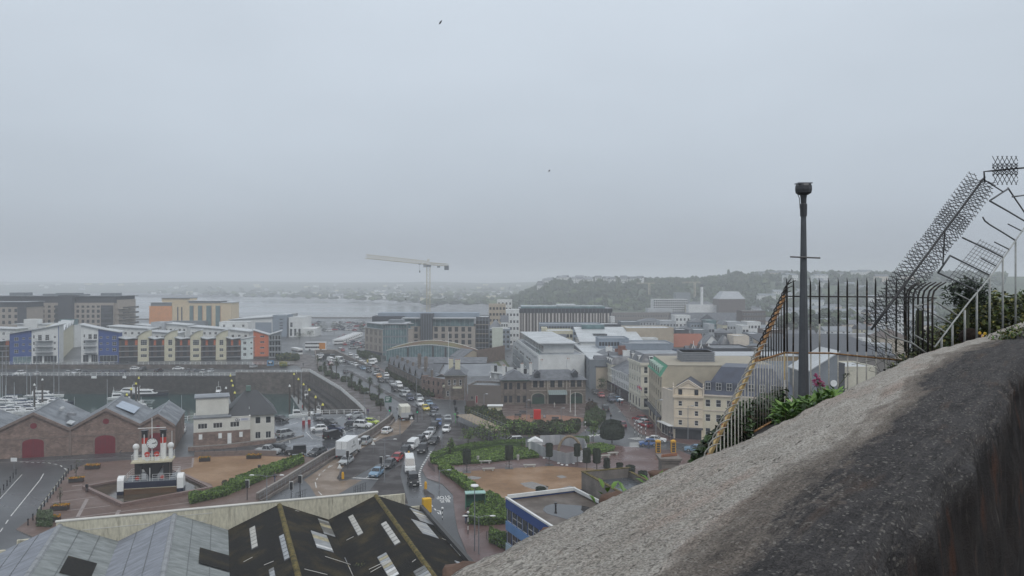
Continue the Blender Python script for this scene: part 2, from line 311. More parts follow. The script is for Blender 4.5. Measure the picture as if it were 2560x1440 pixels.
for k in range(5): strip(m,G(1570+k*5,1096+k*.9,.008),G(1598+k*4,1093.5+k*1.2,.008),.3,.008,WHITE)
for k in range(4): strip(m,G(1546+k*7,1030-k*.8,.008),G(1554+k*7,1026-k*.8,.008),.35,.008,WHITE)
dash(m,(1545,1020),(1590,1070),12,.12,.5); dash(m,(1590,1070),(1620,1095),8,.12,.5)
for a,b in (((725,1062),(745,1056)),((765,1058),(790,1048)),((842,1048),(855,1041)),((862,1047),(876,1040)),((882,1048),(896,1041)),((905,1050),(918,1043)),((765,1080),(782,1098)),((765,1080),(775,1079)),((780,1097),(810,1100)),((860,1072),(863,1084)),((855,1068),(862,1076)),((760,1117),(800,1112)),((770,1130),(785,1119)),((700,1108),(724,1098)),((703,1112),(725,1107)),((724,1100),(725,1108)),((815,1098),(905,1064)),((790,1140),(808,1126))): strip(m,G(*a,.01),G(*b,.01),.12,.01,WHITE)
struct(m.obj('road_marking'))
fc=bpy.data.curves.new('bus_stop_lettering','FONT'); fc.body='BUS\nSTOP'; fc.align_x='CENTER'; fc.size=2.2; fc.space_line=.85; fc.offset=.03; fc.materials.append(WHITE)
fo=bpy.data.objects.new('bus_stop_lettering',fc); COL.objects.link(fo); p=G(1111,1249); fo.location=(p.x,p.y,.009); fo.rotation_euler=(0,0,PI+rad(12)); fo.scale=(.62,1.25,1)
dg=bpy.context.evaluated_depsgraph_get(); me=bpy.data.meshes.new_from_object(fo.evaluated_get(dg)); bpy.data.objects.remove(fo); o=put('bus_stop_lettering',me,None,(p.x,p.y,.009)); o.rotation_euler=(0,0,PI+rad(12)); o.scale=(.44,1.15,1); struct(o)
PUD=M('puddle on gravel',(.11,.085,.06),.04,var=.15,scale=.5)
for pts in ([(1300,1208),(1330,1204),(1372,1216),(1368,1226),(1330,1222),(1312,1216)],[(1150,1194),(1180,1190),(1204,1193),(1196,1198),(1165,1199)],[(1390,1190),(1406,1188),(1418,1193),(1402,1196)],[(1395,1222),(1425,1214),(1445,1222),(1420,1232)]): sheet('gravel_puddle',[px(pts,.112)],.112,PUD)
# ---------------------------------------------------------------- foreground: fort parapet, railings, column, plants
outer=[(-.75,.9),(-.136,1.80),(.12,2.186),(.42,2.61),(.68,2.95),(1.093,3.51),(1.928,4.68),(2.65,5.72),(3.59,7.0),(4.77,8.33),(6.06,9.9),(7.46,11.6),(10.5,15.3),(16,22)]
def smoothpath(pts,step):
 cs=[0]
 for a,b in zip(pts,pts[1:]): cs.append(cs[-1]+math.dist(a,b))
 out=[];s=0
 while s<cs[-1]:
  k=max(i for i in range(len(cs)-1) if cs[i]<=s); t=(s-cs[k])/(cs[k+1]-cs[k])
  p0=V(pts[max(k-1,0)]);p1=V(pts[k]);p2=V(pts[k+1]);p3=V(pts[min(k+2,len(pts)-1)])
  q=.5*((2*p1)+(p2-p0)*t+(2*p0-5*p1+4*p2-p3)*t*t+(3*p1-p0-3*p2+p3)*t**3)
  out.append((s,q)); s+=step(s)
 return out
path=smoothpath(outer,lambda s:.012+.004*s)
pr=[(.905,-3.2),(.93,-1.2),(.928,-.35),(.924,-.10)]
top=[]
for i in range(70):
 y=.915-.915*i/69
 z=-.055+.05*(1-max(0,(y-.34))/.575)**.8 if y>.34 else -.005-.012*((.34-y)/.34)**2-(.05*max(0,(.05-y)/.05)**2)
 top.append((y,z))
pr=pr+top+[(-.004,-.09),(-.008,-.14)]+[(-.01-.004*i,-.14-.06*i) for i in range(1,30)]
ox=V((.691,1,0)).normalized()
vs=[];fs=[];K=len(pr);PZ=35.385
for (s,q) in path:
 h=[p for p in path if abs(p[0]-s)<.9]; t=(h[-1][1]-h[0][1]).normalized(); n=V((-t.y,t.x))
 for (y,z) in pr:
  p=q-n*(.915-y)*.9
  a=noise.noise(V((p.x*1.6,p.y*1.6,y*3)))*.016+noise.noise(V((p.x*6,p.y*6,z*5)))*.008+noise.noise(V((p.x*22,p.y*22,z*20)))*.0045+noise.noise(V((p.x*60,p.y*60,z*50)))*.002
  er=0
  if -.03<y<.07: er=(abs(noise.noise(V((s*3,7,0))))+.6*abs(noise.noise(V((s*11,3,0))))+.35*abs(noise.noise(V((s*31,5,z*9)))))*.024*min(1,max(0,(.07-y)/.06))
  PZ=35.385+.009*max(0,s-6)
  if y<=0.0 and z<-.05:
   a2=noise.noise(V((s*2.5,z*2.2,4)))*.035+noise.noise(V((s*8,z*5,4)))*.02+noise.noise(V((s*25,z*12,1)))*.008
   b=q-n*(.915-y-a2-er*.4)*.9; vs.append((b.x,b.y,PZ+z))
  else:
   b=p+n*er; vs.append((b.x,b.y,PZ+z+(a if z>-.3 else 0)-er*.9))
for i in range(len(path)-1):
 for j in range(K-1): fs.append((i*K+j,i*K+j+1,(i+1)*K+j+1,(i+1)*K+j))
me=bpy.data.meshes.new('parapet'); me.from_pydata(vs,[],fs)
at=me.attributes.new('across','FLOAT_VECTOR','POINT')
flatd=[]
for (s,q) in path:
 for j,(y,z) in enumerate(pr): flatd+= [s,y,z]
at.data.foreach_set('vector',flatd)
me.polygons.foreach_set('use_smooth',[True]*len(fs))
pm=bpy.data.materials.new('weathered parapet'); pm.use_nodes=True; nt=pm.node_tree;N=nt.nodes;L=nt.links;b=N['Principled BSDF']; b.inputs['Roughness'].default_value=.9; b.inputs['Specular IOR Level'].default_value=.25
A=N.new('ShaderNodeAttribute'); A.attribute_name='across'
def mapn(src,sc):
 q=N.new('ShaderNodeMapping'); q.inputs['Scale'].default_value=sc; L.new(src,q.inputs[0]); return q.outputs[0]
def noi(vec,scale,det=6,rough=.6):
 q=N.new('ShaderNodeTexNoise'); q.inputs['Scale'].default_value=scale; q.inputs['Detail'].default_value=det; q.inputs['Roughness'].default_value=rough; L.new(vec,q.inputs[0]); return q.outputs[0]
def rng(src,a,c,d=0,e_=1):
 q=N.new('ShaderNodeMapRange'); q.inputs[1].default_value=a;q.inputs[2].default_value=c;q.inputs[3].default_value=d;q.inputs[4].default_value=e_; L.new(src,q.inputs[0]); return q.outputs[0]
def mth(op,a,c):
 q=N.new('ShaderNodeMath'); q.operation=op
 for i,x in enumerate((a,c)):
  if isinstance(x,(int,float)): q.inputs[i].default_value=x
  else: L.new(x,q.inputs[i])
 return q.outputs[0]
def mixc(f,a,c,bt='MIX'):
 q=N.new('ShaderNodeMix'); q.data_type='RGBA'; q.blend_type=bt
 if isinstance(f,(int,float)): q.inputs[0].default_value=f
 else: L.new(f,q.inputs[0])
 for i,x in ((6,a),(7,c)):
  if isinstance(x,tuple): q.inputs[i].default_value=(*x,1)
  else: L.new(x,q.inputs[i])
 return q.outputs[2]
vec=A.outputs['Vector']; sp=N.new('ShaderNodeSeparateXYZ'); L.new(vec,sp.inputs[0])
lng=mapn(vec,(.32,2.2,1)); 
big=noi(lng,1.6,5); fine_=noi(mapn(vec,(.6,1.2,1)),64,6,.75); mid=noi(lng,7,6,.65); speck=noi(vec,150,3,.6)
drift=rng(sp.outputs[0],2,6,-.04,.20)
yy=mth('SUBTRACT',sp.outputs[1],drift)
yy=mth('ADD',yy,mth('MULTIPLY',mth('SUBTRACT',big,.5),.42)); yy=mth('ADD',yy,mth('MULTIPLY',mth('SUBTRACT',mid,.5),.26)); yy=mth('ADD',yy,mth('MULTIPLY',mth('SUBTRACT',fine_,.5),.10))
mk=rng(yy,.31,.50)
light=mixc(rng(mid,.3,.7),(.29,.265,.23),(.42,.395,.36)); light=mixc(rng(noi(lng,2.3),.52,.66),light,(.34,.28,.24))
light=mixc(rng(fine_,.56,.66),light,(.14,.125,.11)); light=mixc(rng(noi(lng,26,4),.62,.70),light,(.10,.085,.075)); light=mixc(rng(speck,.60,.68),light,(.46,.45,.43))
dark=mixc(rng(mid,.35,.65),(.030,.028,.030),(.066,.062,.062)); dark=mixc(rng(noi(lng,3.1),.56,.68),dark,(.075,.055,.045)); dark=mixc(rng(fine_,.5,.70),dark,(.085,.08,.077)); dark=mixc(rng(noi(lng,33,5,.7),.56,.66),dark,(.11,.10,.09)); dark=mixc(rng(speck,.70,.76),dark,(.2,.19,.175)); dark=mixc(rng(noi(lng,21,4),.62,.72),dark,(.012,.011,.011))
edge_=mth('MULTIPLY',mk,mth('SUBTRACT',1,mk)); col=mixc(mk,dark,light); col=mixc(mth('MULTIPLY',edge_,mth('MULTIPLY',mid,3.2)),col,(.125,.092,.068))
inner_shade=mixc(rng(mid,.35,.7),(.014,.012,.012),(.034,.027,.024)); inner_shade=mixc(rng(noi(mapn(vec,(2.5,1,.6)),4.2,6),.60,.72),inner_shade,(.11,.095,.085)); inner_shade=mixc(rng(noi(mapn(vec,(2,1,1)),2.1,4),.58,.66),inner_shade,(.06,.028,.018))  # shade of the inner face put into its very dark stone colour
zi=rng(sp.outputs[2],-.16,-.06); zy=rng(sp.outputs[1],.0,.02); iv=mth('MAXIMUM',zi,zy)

def vor(sc):
 q=N.new('ShaderNodeTexVoronoi'); q.inputs['Scale'].default_value=sc; L.new(mapn(vec,(.75,1,1)),q.inputs[0]); w=N.new('ShaderNodeSeparateXYZ'); L.new(q.outputs['Color'],w.inputs[0]); return w.outputs[0]
g1_=vor(210); g2_=vor(125); g3_=vor(34)
col=mixc(1.0,col,mth('ADD',.62,mth('MULTIPLY',g1_,.76)),'MULTIPLY'); col=mixc(rng(g2_,.95,.96,0,.32),col,(.40,.38,.34)); col=mixc(rng(g2_,.07,.05,0,.42),col,(.03,.026,.024)); col=mixc(rng(g3_,.985,.987,0,.22),col,(.30,.24,.2))
col=mixc(iv,inner_shade,col); L.new(col,b.inputs['Base Color'])
hgt=mth('ADD',mth('MULTIPLY',fine_,.7),mth('MULTIPLY',speck,.45)); hgt=mth('ADD',hgt,mth('MULTIPLY',mid,.8))
bp=N.new('ShaderNodeBump'); bp.inputs['Strength'].default_value=1; bp.inputs['Distance'].default_value=.02; L.new(hgt,bp.inputs['Height']); L.new(bp.outputs[0],b.inputs['Normal'])
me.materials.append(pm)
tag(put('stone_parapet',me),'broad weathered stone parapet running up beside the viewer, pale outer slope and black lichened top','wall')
FL=M('rampart floor',(.05,.045,.042),.9,var=.3,scale=2,bump=.4)
struct(MB().poly([(-3,-3,34.3),(16,-3,34.3),(20,21,34.3),(.4,.9,34.3),(-1,0,34.3)],FL).obj('rampart_floor'))
ROCK=M('red brown rock',(.115,.062,.042),.9,var=.35,scale=3,bump=.8,bscale=8,col2=(.17,.115,.09),fine=.25)
LEDG=M('dark ledge stone',(.052,.05,.05),.8,var=.3,scale=4,bump=.6,bscale=20,fine=.2)
m=MB(); o2=[(q.x,q.y) for s,q in path[::14]]
sl=[[(x-.02,y+.02,35.2) for x,y in o2]]
for k,(dx,dz) in enumerate(((.22,34.4),(1.6,32.5),(4,24),(7,12),(11,-.2))):
 sl.append([(x-dx*.82+R.uniform(-.1,.1)*k,y+dx*.58+R.uniform(-.1,.1)*k,dz+R.uniform(-.3,.3)*min(k,1)) for x,y in o2])
n=len(o2); m.add([p for r in sl for p in r],[(k*n+i,k*n+i+1,(k+1)*n+i+1,(k+1)*n+i) for k in range(5) for i in range(n-1)],ROCK)
struct(m.obj('cliff',smooth=True))
def rock(name,label,c,r,sq,seed,mat=ROCK):
 m=MB(); m.ball((0,0,0),r,mat,18,12,sq)
 m.v=[tuple(V(p)*(1+.28*noise.noise(V(p)*(1.6/r)+V((seed,0,0)))+.12*noise.noise(V(p)*(4.5/r)+V((0,seed,0))))) for p in m.v]
 o=m.obj(name,None,True,c); return tag(o,label,'rock','rubble stones along the outer foot of the parapet')
rock('rubble_stone','rounded red brown stone between two clumps of broad green leaves',P(1542,1258,2.75),.050,(1.25,1,.8),1)
rock('rubble_stone','flat brown rubble beside the blue building roof, under the pale parapet edge',P(1402,1334,2.45),.045,(1.6,1,.45),2)
rock('rubble_stone','long reddish rubble ledge at the bottom edge beside the dark shed roof',P(1195,1430,2.05),.05,(2.0,1,.4),3)
rock('rubble_stone','reddish rubble under the parapet edge beside the brown chimney',P(1690,1196,3.1),.07,(1.6,1,.5),4)
m=MB(); m.prism([(2.74,9.08),(3.3,9.86),(3.5,9.9),(5.0,10.15),(5.2,9.6),(3.6,7.25),(2.2,5.4),(2.35,6.6),(2.78,8.3),(2.6,8.6)],33.2,34.26,LEDG)
tag(m.obj('stone_ledge'),'dark stone ledge under the corner of the rusty railing','ledge')
tag(MB().box(-.02,.5,-.06,.06,0,.055,CONC).obj('slate_slab',None,False,P(2283,914,7.6)),'pale flat slab lying on the parapet edge below the curved railing bars','slab')
# --- railings
WBAR=M('peeling white bar paint',(.34,.33,.295),.6,var=.2,scale=14,col2=(.42,.40,.36),lo=.3,fine=.25)
DBAR=M('black flaked bar paint',(.028,.023,.020),.6,var=.3,scale=16,col2=(.16,.12,.095),lo=.60,hi=.75,fine=.3)
RUST=M('orange rust',(.24,.105,.035),.8,var=.35,scale=18,col2=(.34,.20,.09),fine=.3)
YRUST=M('rusty cream paint',(.50,.37,.17),.7,var=.2,scale=9,col2=(.23,.09,.035),lo=.56,hi=.64,fine=.25)
fa=thing('spiked_railing','rusty spiked iron railing with curved tips, its left side stepping down beside the wall','railing',(3.42,10,34.3))
B0=V((3.42,10,34.3))
def bar(segs,parent,name='bar',base=B0):
 m=MB()
 for pts,r,mat in segs: m.tube([V(p)-base for p in pts],r,mat,6)
 return m.obj(name,parent,True)
def rail(pts,r,mat,parent,base=B0,name='rail'): return MB().tube([V(p)-base for p in pts],r,mat,6).obj(name,parent,True)
for u in (1983,2027,2049,2072,2095,2119,2143,2166,2190,2215,2240,2262,1968):
 x=(u-1280)/1990*10; j=R.uniform(-.006,.006)
 bar([([(x,10,34.2),(x,10,35.1)],.0085,WBAR),([(x,10,35.1),(x+j,10,35.45)],.0108,R.choice((DBAR,DBAR,WBAR))),([(x+j,10,35.45),(x+j,10,35.82),(x+j-.004,9.99,35.9),(x+j-.016,9.96,35.97),(x+j-.038,9.92,36.03)],[.0112,.0112,.011,.008,.002],DBAR)],fa)
rail([(3.42,10,35.795),(4.95,10,35.785)],.009,DBAR,fa); rail([(3.42,10,35.085),(4.0,10,35.08),(4.95,10,34.985)],.012,RUST,fa)
a,b_=-.54,-.842
def bp_(s,z): return (3.42+a*s,10+b_*s,z)
def dz(s): return 35.79-.53*s if s<1.35 else 35.0745-.50*(s-1.35)
nrm=V((-.842,.54,0))
for i in range(26):
 s=.03+i*.118; p=bp_(s,0); zt=dz(s); zb=34.3 if s<1.42 else 33.5
 m_=WBAR if s>1.3 else DBAR
 t=[(p[0],p[1],zt)]
 for k in range(1,8):
  q=k/7; g=max(0,q-.35)/.65; t.append((p[0]-nrm.x*.15*g**1.6,p[1]-nrm.y*.15*g**1.6,zt+.27*q-.05*g*g))
 segs=[([(p[0],p[1],zb),(p[0],p[1],min(zt,35.09))],.0062,WBAR)]
 if zt>35.1: segs.append(([(p[0],p[1],35.09),(p[0],p[1],zt)],.0068,DBAR))
 segs.append((t,[.0072]*6+[.006,.003],m_)); bar(segs,fa)
m=MB(); d0=V((a,b_,0))
for s0,s1,mt in ((0,1.35,RUST),(1.35,3.02,YRUST)):
 p,q=V(bp_(s0,dz(s0)))-B0,V(bp_(s1,dz(s1)))-B0; w=V((-.842,.54,0))*.012; h=V((0,0,.030))
 m.add([p-w-h,q-w-h,q+w-h,p+w-h,p-w+h,q-w+h,q+w+h,p+w+h],[(0,3,2,1),(4,5,6,7),(0,1,5,4),(1,2,6,5),(2,3,7,6),(3,0,4,7)],mt)
m.obj('sloping_rail',fa)
rail([bp_(0,35.085),bp_(1.35,35.085)],.013,RUST,fa); rail([bp_(0,34.31),bp_(1.40,34.31)],.011,RUST,fa)
m=MB(); p,q=V(bp_(1.40,34.30))-B0,V(bp_(1.75,33.95))-B0; w=V((.842,-.54,0))*.01;h=V((0,0,.035))
m.add([p-w-h,q-w-h,q+w-h,p+w-h,p-w+h,q-w+h,q+w+h,p+w+h],[(0,3,2,1),(4,5,6,7),(0,1,5,4),(1,2,6,5),(2,3,7,6),(3,0,4,7)],WHT); m.obj('end_plate',fa)
bar([([(3.42,10,34.2),(3.42,10,35.1)],.014,YRUST),([(3.42,10,35.1),(3.42,10,35.8),(3.45,9.98,35.95),(3.5,9.96,36.03)],[.014,.014,.01,.003],DBAR)],fa,'post')
bar([([(3.32,9.7,34.3),(3.41,9.95,34.75)],.008,WBAR)],fa,'stay')
for i,u in enumerate((2265,2271,2283,2295,2307,2320,2331)):
 Y=10-.12*i; x=(u-1280)/1990*Y
 bar([([(x,Y,34.6),(x,Y,35.05)],.011,DBAR if i else YRUST),([(x,Y,35.05),(x,Y,35.80),(x+.02,Y,35.87),(x+.07,Y-.01,35.925),(x+.15,Y-.02,35.975)],[.0115,.0115,.011,.010,.007],DBAR)],fa)
rail([(4.95,10,35.785),(5.2,9.75,35.78),(4.85,9.27,35.76)],.008,DBAR,fa)
# --- stair fence with wire mesh guards on the right
WPOST=M('dull white post paint',(.30,.31,.30),.6,var=.15,scale=8,fine=.15)
GBAR=M('weathered grey bar',(.085,.09,.095),.55,var=.25,scale=10,fine=.2)
WIRE=flat('dark wire',(.022,.022,.024),.55)
B1=V((5.04,9.5,34.8)); fb=thing('stair_fence','white post fence climbing to the right with slanted grey rods and wire mesh panels','fence',B1)
def rl(u,v):  # point on the fence's vertical plane through (5.04,9.5) and (7.72,12)
 k=(u-1280)/1990; t=(k*9.5-5.04)/(2.68-k*2.5); Y=9.5+2.5*t; return P(u,v,Y)
for u,v0,v1 in ((2354,846,886),(2381,812,884),(2412,775,862),(2442,730,850),(2474,690,842),(2507,645,832),(2539,604,822)):
 bar([([rl(u,v1+12),rl(u,v0)],.013,WPOST)],fb,'post',B1)
rail([rl(2337,868),rl(2380,810),rl(2425,752),rl(2476,692),rl(2512,640),rl(2562,568),rl(2600,515)],.011,WPOST,fb,B1)
def rod(pts,r,mat,name='rod'):
 w=[]
 for i,(u,v) in enumerate(pts):
  p=rl(u,v); p=p+(p-V((0,0,H)))*(.0 if i==0 else .03); w.append(p)
 return rail(w,r,mat,fb,B1,name)
for pts in (((2540,602),(2505,580),(2475,562),(2462,552),(2457,543)),((2522,623),(2486,605)),((2507,643),(2470,624),(2406,594)),((2490,665),(2452,645)),((2472,687),(2430,666),(2375,639)),((2455,715),(2420,695)),((2442,728),(2400,707),(2345,682)),((2423,750),(2387,732)),((2396,790),(2340,755),(2290,765)),((2382,811),(2335,785),(2287,766)),((2366,832),(2332,812)),((2337,868),(2308,850),(2287,838)),((2318,885),(2280,858),(2226,840),(2195,818)),((2557,579),(2520,560))): rod(pts,.011 if len(pts)>2 else .009,GBAR if pts[0][1]<740 else WPOST)
for pts in (((2375,639),(2345,682)),((2520,472),(2474,502)),((2520,470),(2540,500),(2562,532)),((2474,502),(2520,528),(2562,553)),((2531,492),(2562,488))): rod(pts,.012,GBAR)
B2=P(2185,815,9.0); fm=thing('mesh_guard_arm','long leaning iron rod carrying crossed panels of diamond wire mesh','guard',B2)
def gp(t,off=0,rot=0):
 """point along the leaning rod (t 0..1) pushed sideways by off metres at angle rot around the rod"""
 a_=P(2185,815,9.0); z_=P(2458,448,10.2); d=(z_-a_); e1=d.cross(V((0,1,0))).normalized(); e2=e1.cross(d.normalized())
 return a_+d*t+(e1*math.cos(rot)+e2*math.sin(rot))*off
rail([gp(-.02),gp(1.01)],.013,WIRE,fm,B2,'rod'); rail([gp(.0),gp(.28)],.017,WIRE,fm,B2,'rod')
def meshpanel(t0,t1,rot,w,n,parent,cell=.052):
 m=MB(); Lg=(P(2185,815,9.0)-P(2458,448,10.2)).length; l=(t1-t0)*Lg; nn=int((l+w)/cell)
 for k in range(-2,nn+1):
  for sg in (1,-1):
   pts=[]
   x0=k*cell; c=[(x0,-w/2 if sg>0 else w/2)]; c.append((x0+w*.62,w/2 if sg>0 else -w/2))
   (xa,ya),(xb,yb)=c; lo=max(0,-xa/(xb-xa) if xa<0 else 0); hi=min(1,(l-xa)/(xb-xa))
   if hi-lo<.08: continue
   for q in (lo,(lo+hi)/2,hi): pts.append(gp(t0+(xa+(xb-xa)*q)/Lg,ya+(yb-ya)*q+R.uniform(-.003,.003),rot)-B2)
   m.tube(pts,.0043,WIRE,3,False)
 return stuff(m.obj('mesh_panel',parent))
for t0,t1 in ((.0,.15),(.16,.33),(.335,.47),(.48,.62),(.625,.76),(.77,.99)):
 c=R.uniform(.062,.074) if t0 not in (.625,) else .05
 meshpanel(t0,t1,R.uniform(-.15,.15),.40,0,fm,c); meshpanel(t0,t1,R.uniform(.75,1.0),.36,0,fm,c)
rail([gp(1.0),P(2507,479,10.4)],.008,WIRE,fm,B2,'brace'); rail([gp(.62),P(2357,661,9.8)],.008,WIRE,fm,B2,'brace')
rail([P(2462,457,10.2),P(2460,429,10.2),P(2480,427,10.2),P(2566,419,10.4)],.011,WIRE,fm,B2,'brace'); rail([P(2450,454,10.2),P(2463,442,10.2)],.010,WIRE,fm,B2,'brace')
m=MB()
for k in range(-6,9):
 for sg in (1,-1):
  for rw,(va,vb) in enumerate(((390,462),(409,440))):
   u0=2481+k*11.5; u1=u0+38*sg; pts=[(u0,va),(u1,vb)] if sg>0 else [(u0+38,va),(u1+38,vb)]
   (ua,a0),(ub,b0)=pts; lo=max(0,(2481-ua)/(ub-ua)) if ub>ua else max(0,(ua-2545)/(ua-ub)); hi=min(1,(2545-ua)/(ub-ua)) if ub>ua else min(1,(ua-2481)/(ua-ub))
   if hi-lo<.1: continue
   q=[P(ua+(ub-ua)*s,a0+(b0-a0)*s,10.25+rw*.15*(s-.5))-B2 for s in (lo,hi)]; m.tube(q,.005,WIRE,3,False)
stuff(m.obj('mesh_panel',fm))
m=MB(); c4=[(2450,601),(2512,631),(2440,735),(2368,700)]
def bl(s,t): 
 u=(1-s)*(1-t)*c4[0][0]+s*(1-t)*c4[1][0]+s*t*c4[2][0]+(1-s)*t*c4[3][0]; v=(1-s)*(1-t)*c4[0][1]+s*(1-t)*c4[1][1]+s*t*c4[2][1]+(1-s)*t*c4[3][1]; p=rl(u,v); return p+(p-V((0,0,H)))*.03-B1
for k in range(9): m.tube([bl(k/8,-.03),bl(k/8,1.02)],.0032,WIRE,3,False)
for k in range(15): m.tube([bl(-.03,k/14),bl(1.02,k/14)],.0032,WIRE,3,False)
stuff(m.obj('mesh_panel',fb))
# --- lamp column
pc=thing('lamp_column','dark tapering octagonal steel column with a small box head standing behind the leafy plants','lamp post',(2.93,8,34.2))
CM=M('dark grey column paint',(.065,.07,.078),.5,var=.12,scale=5,fine=.1)
m=MB(); m.lathe([(.064,-.1),(.060,.3),(.0262,2.50)],CM,8); m.obj('column',pc)
m=MB(); m.lathe([(.034,2.44),(.036,2.53),(.036,2.56),(.028,2.57),(.03,2.62),(.036,2.66)],DARK,10); m.obj('collar',pc)
m=MB(); m.lathe([(.045,2.655),(.078,2.675),(.084,2.71),(.082,2.745),(.07,2.765),(.055,2.772)],DARK,10); m.box(-.07,.07,-.06,.06,2.765,2.776,GREYM); m.obj('lamp_head',pc)
MB().tube([(-.15,-.045,2.032),(.15,-.045,2.02)],.0085,DARK,6).obj('rung',pc); MB().tube([(-.03,-.04,2.46),(-.05,-.04,2.52),(-.052,-.03,2.62),(-.075,-.02,2.68)],.004,DARK,5).obj('cable',pc)
# --- leaves
LG=[M('leaf green a',(.068,.14,.026),.45,var=.3,scale=6,spec=.4),M('leaf green b',(.045,.098,.024),.45,var=.3,scale=6,spec=.4),M('leaf green c',(.11,.20,.035),.45,var=.25,scale=6,spec=.4)]
IV=[M('ivy green',(.020,.040,.014),.4,var=.35,scale=5),M('ivy light',(.045,.085,.022),.4,var=.3,scale=5),M('ivy deep',(.012,.022,.010),.5,var=.3,scale=5),M('ivy brown',(.05,.035,.018),.6,var=.3,scale=5)]
HG=[M('hedge olive',(.11,.13,.03),.5,var=.3,scale=5),M('hedge green',(.055,.085,.022),.5,var=.3,scale=5),M('hedge yellow',(.20,.18,.035),.5,var=.3,scale=5),M('hedge dark',(.016,.024,.010),.5,var=.3,scale=5)]
STEM=flat('plant stem',(.06,.07,.03),.7)
def leaf(m,p,d,up,l,w,mat,bend=.25):
 """pointed folded leaf: 6 faces"""
 d=d.normalized(); s=d.cross(up)
 if s.length<1e-3: s=d.orthogonal()
 s.normalize(); n=s.cross(d)
 a=p; b=p+d*l*.3-n*bend*l*.02; c=p+d*l*.68-n*bend*l*.18; t=p+d*l-n*bend*l*.55
 f=n*w*.18
 m.add([a,b+s*w*.42+f,b,b-s*w*.42+f,c+s*w*.38+f,c,c-s*w*.38+f,t],[(0,2,1),(0,3,2),(1,2,5,4),(2,3,6,5),(4,5,7),(5,6,7)],mat)
def rdir(): 
 while 1:
  d=V((R.uniform(-1,1),R.uniform(-1,1),R.uniform(-1,1)))
  if .05<d.length<1: return d.normalized()
def leafy(m,samp,n,l,w,mats,wt,upb=.4,out=None):
 for _ in range(n):
  p=V(samp()); d=rdir(); d.z=d.z*.6+upb*R.random()
  leaf(m,p,d,V((0,0,1))+rdir()*.5,l*R.uniform(.6,1.25),w*R.uniform(.7,1.2),R.choices(mats,wt)[0])
def clump(m,c,n,l,w,mats):
 """rosette of broad leaves on short stems"""
 c=V(c)
 for i in range(n):
  t=i*2.4+R.uniform(-.4,.4); el=R.uniform(.15,1.2); d=V((math.cos(t)*math.cos(el),math.sin(t)*math.cos(el),math.sin(el)))
  p=c+d*R.uniform(.01,.05); leaf(m,p,d,V((0,0,1)),l*R.uniform(.7,1.15),w*R.uniform(.8,1.15),R.choice(mats),R.uniform(.2,.7))
def edge_pt(t): return path[min(int(t),len(path)-1)][1]
pl=thing('leafy_plant','bushy green valerian plants crowding the foot of the dark column','plant',P(2020,1030,5.6))
base=V(pl.location); m=MB(); st=MB()
for _ in range(300):
 u=R.uniform(1950,2098); v0=1050-max(0,(u-2000))*.42; v=R.uniform(v0-30+abs(u-2020)*.2,v0+12); Y=R.uniform(4.9,6.6)
 c=P(u,v,Y)-base; clump(m,c,R.randint(5,8),.076,.034,LG); st.tube([c,c+V((R.uniform(-.02,.02),R.uniform(-.02,.02),-.25))],.004,STEM,4,False)
m.obj('foliage',pl); st.obj('stems',pl)
pf=thing('flowering_plant','pink valerian in bloom leaning against the railing right of the column','plant',P(2045,985,7))
base=V(pf.location); PK=M('pink petals',(.35,.07,.16),.6,var=.3,scale=20); st=MB(); m=MB(); lf=MB()
for (u,v) in ((2040,938),(2046,946),(2036,952),(2052,955),(2057,962),(2040,962),(2062,972)):
 c=P(u,v,7)-base; st.tube([V((0,0,-.05)),c*.5+V((.01,0,-.01)),c],.003,STEM,4,False)
 for _ in range(26): q=c+rdir()*R.uniform(.004,.022); m.ball(q,.006,PK,4,3)
 leaf(lf,c*.6,rdir(),V((0,0,1)),.06,.02,LG[0])
st.tube([P(2090,985,7)-base,P(2100,960,7)-base,P(2118,938,7)-base,P(2124,932,7)-base],.0035,STEM,4,False)
for _ in range(14): leaf(lf,P(R.uniform(2110,2126),R.uniform(928,940),7)-base,rdir(),V((0,0,1)),.03,.012,IV[0])
st.obj('stems',pf); m.obj('flowers',pf); lf.obj('leaves',pf)
BL=M('broad leaf',(.10,.21,.03),.4,var=.25,scale=8)
for (u,v,n,l,lab,Y) in ((1515,1240,9,.045,'small broad leaved plant left of the round brown stone',2.85),(1592,1238,18,.048,'larger broad leaved plant right of the round brown stone',2.9)):
 t=thing('broad_leaved_plant',lab,'plant',P(u,v,Y),0,'broad leaved plants on the parapet edge'); m=MB()
 for k in range(2 if n<10 else 5): clump(m,(R.uniform(-.03,.03)*(1 if n<10 else 2.2),R.uniform(-.03,.03),R.uniform(-.05,.02)),n//2+2,l,l*.46,[BL,LG[2],BL])
 m.obj('leaves',t); s=MB(); s.tube([(0,0,-.2),(.005,0,0)],.006,STEM,5); s.obj('stem',t)
iv=thing('ivy','dark ivy mass growing behind the lower bars of the sloping railing','ivy',(2.6,9,33.6)); base=V(iv.location); m=MB()
def ivs():
 while 1:
  u=R.uniform(1735,1962); top=1150-(u-1735)*1.15 if u<1840 else 1029-(u-1840)*.38; v=R.uniform(top-14,1172-(u-1735)*.38)
  if v>top+R.uniform(-14,14)*1.3: return P(u,v,R.uniform(8.0,9.2)+.8*(u>1880)+(u-1735)*.004)-base
leafy(m,ivs,7000,.075,.055,IV,(4,3.2,1.6,.9)); leafy(m,lambda:P(R.uniform(1732,1765),R.uniform(1150,1195)-0,6.0)-base if 0 else P(R.uniform(1728,1770),1198-R.uniform(0,38)*R.random(),4.3)-base,260,.035,.022,LG,(1,1,2)); m.obj('leaves',iv)
hd=thing('hedge','overgrown olive and yellow ivy hedge behind the white posts at the right','hedge',(6.6,12.4,35.4)); base=V(hd.location); m=MB()
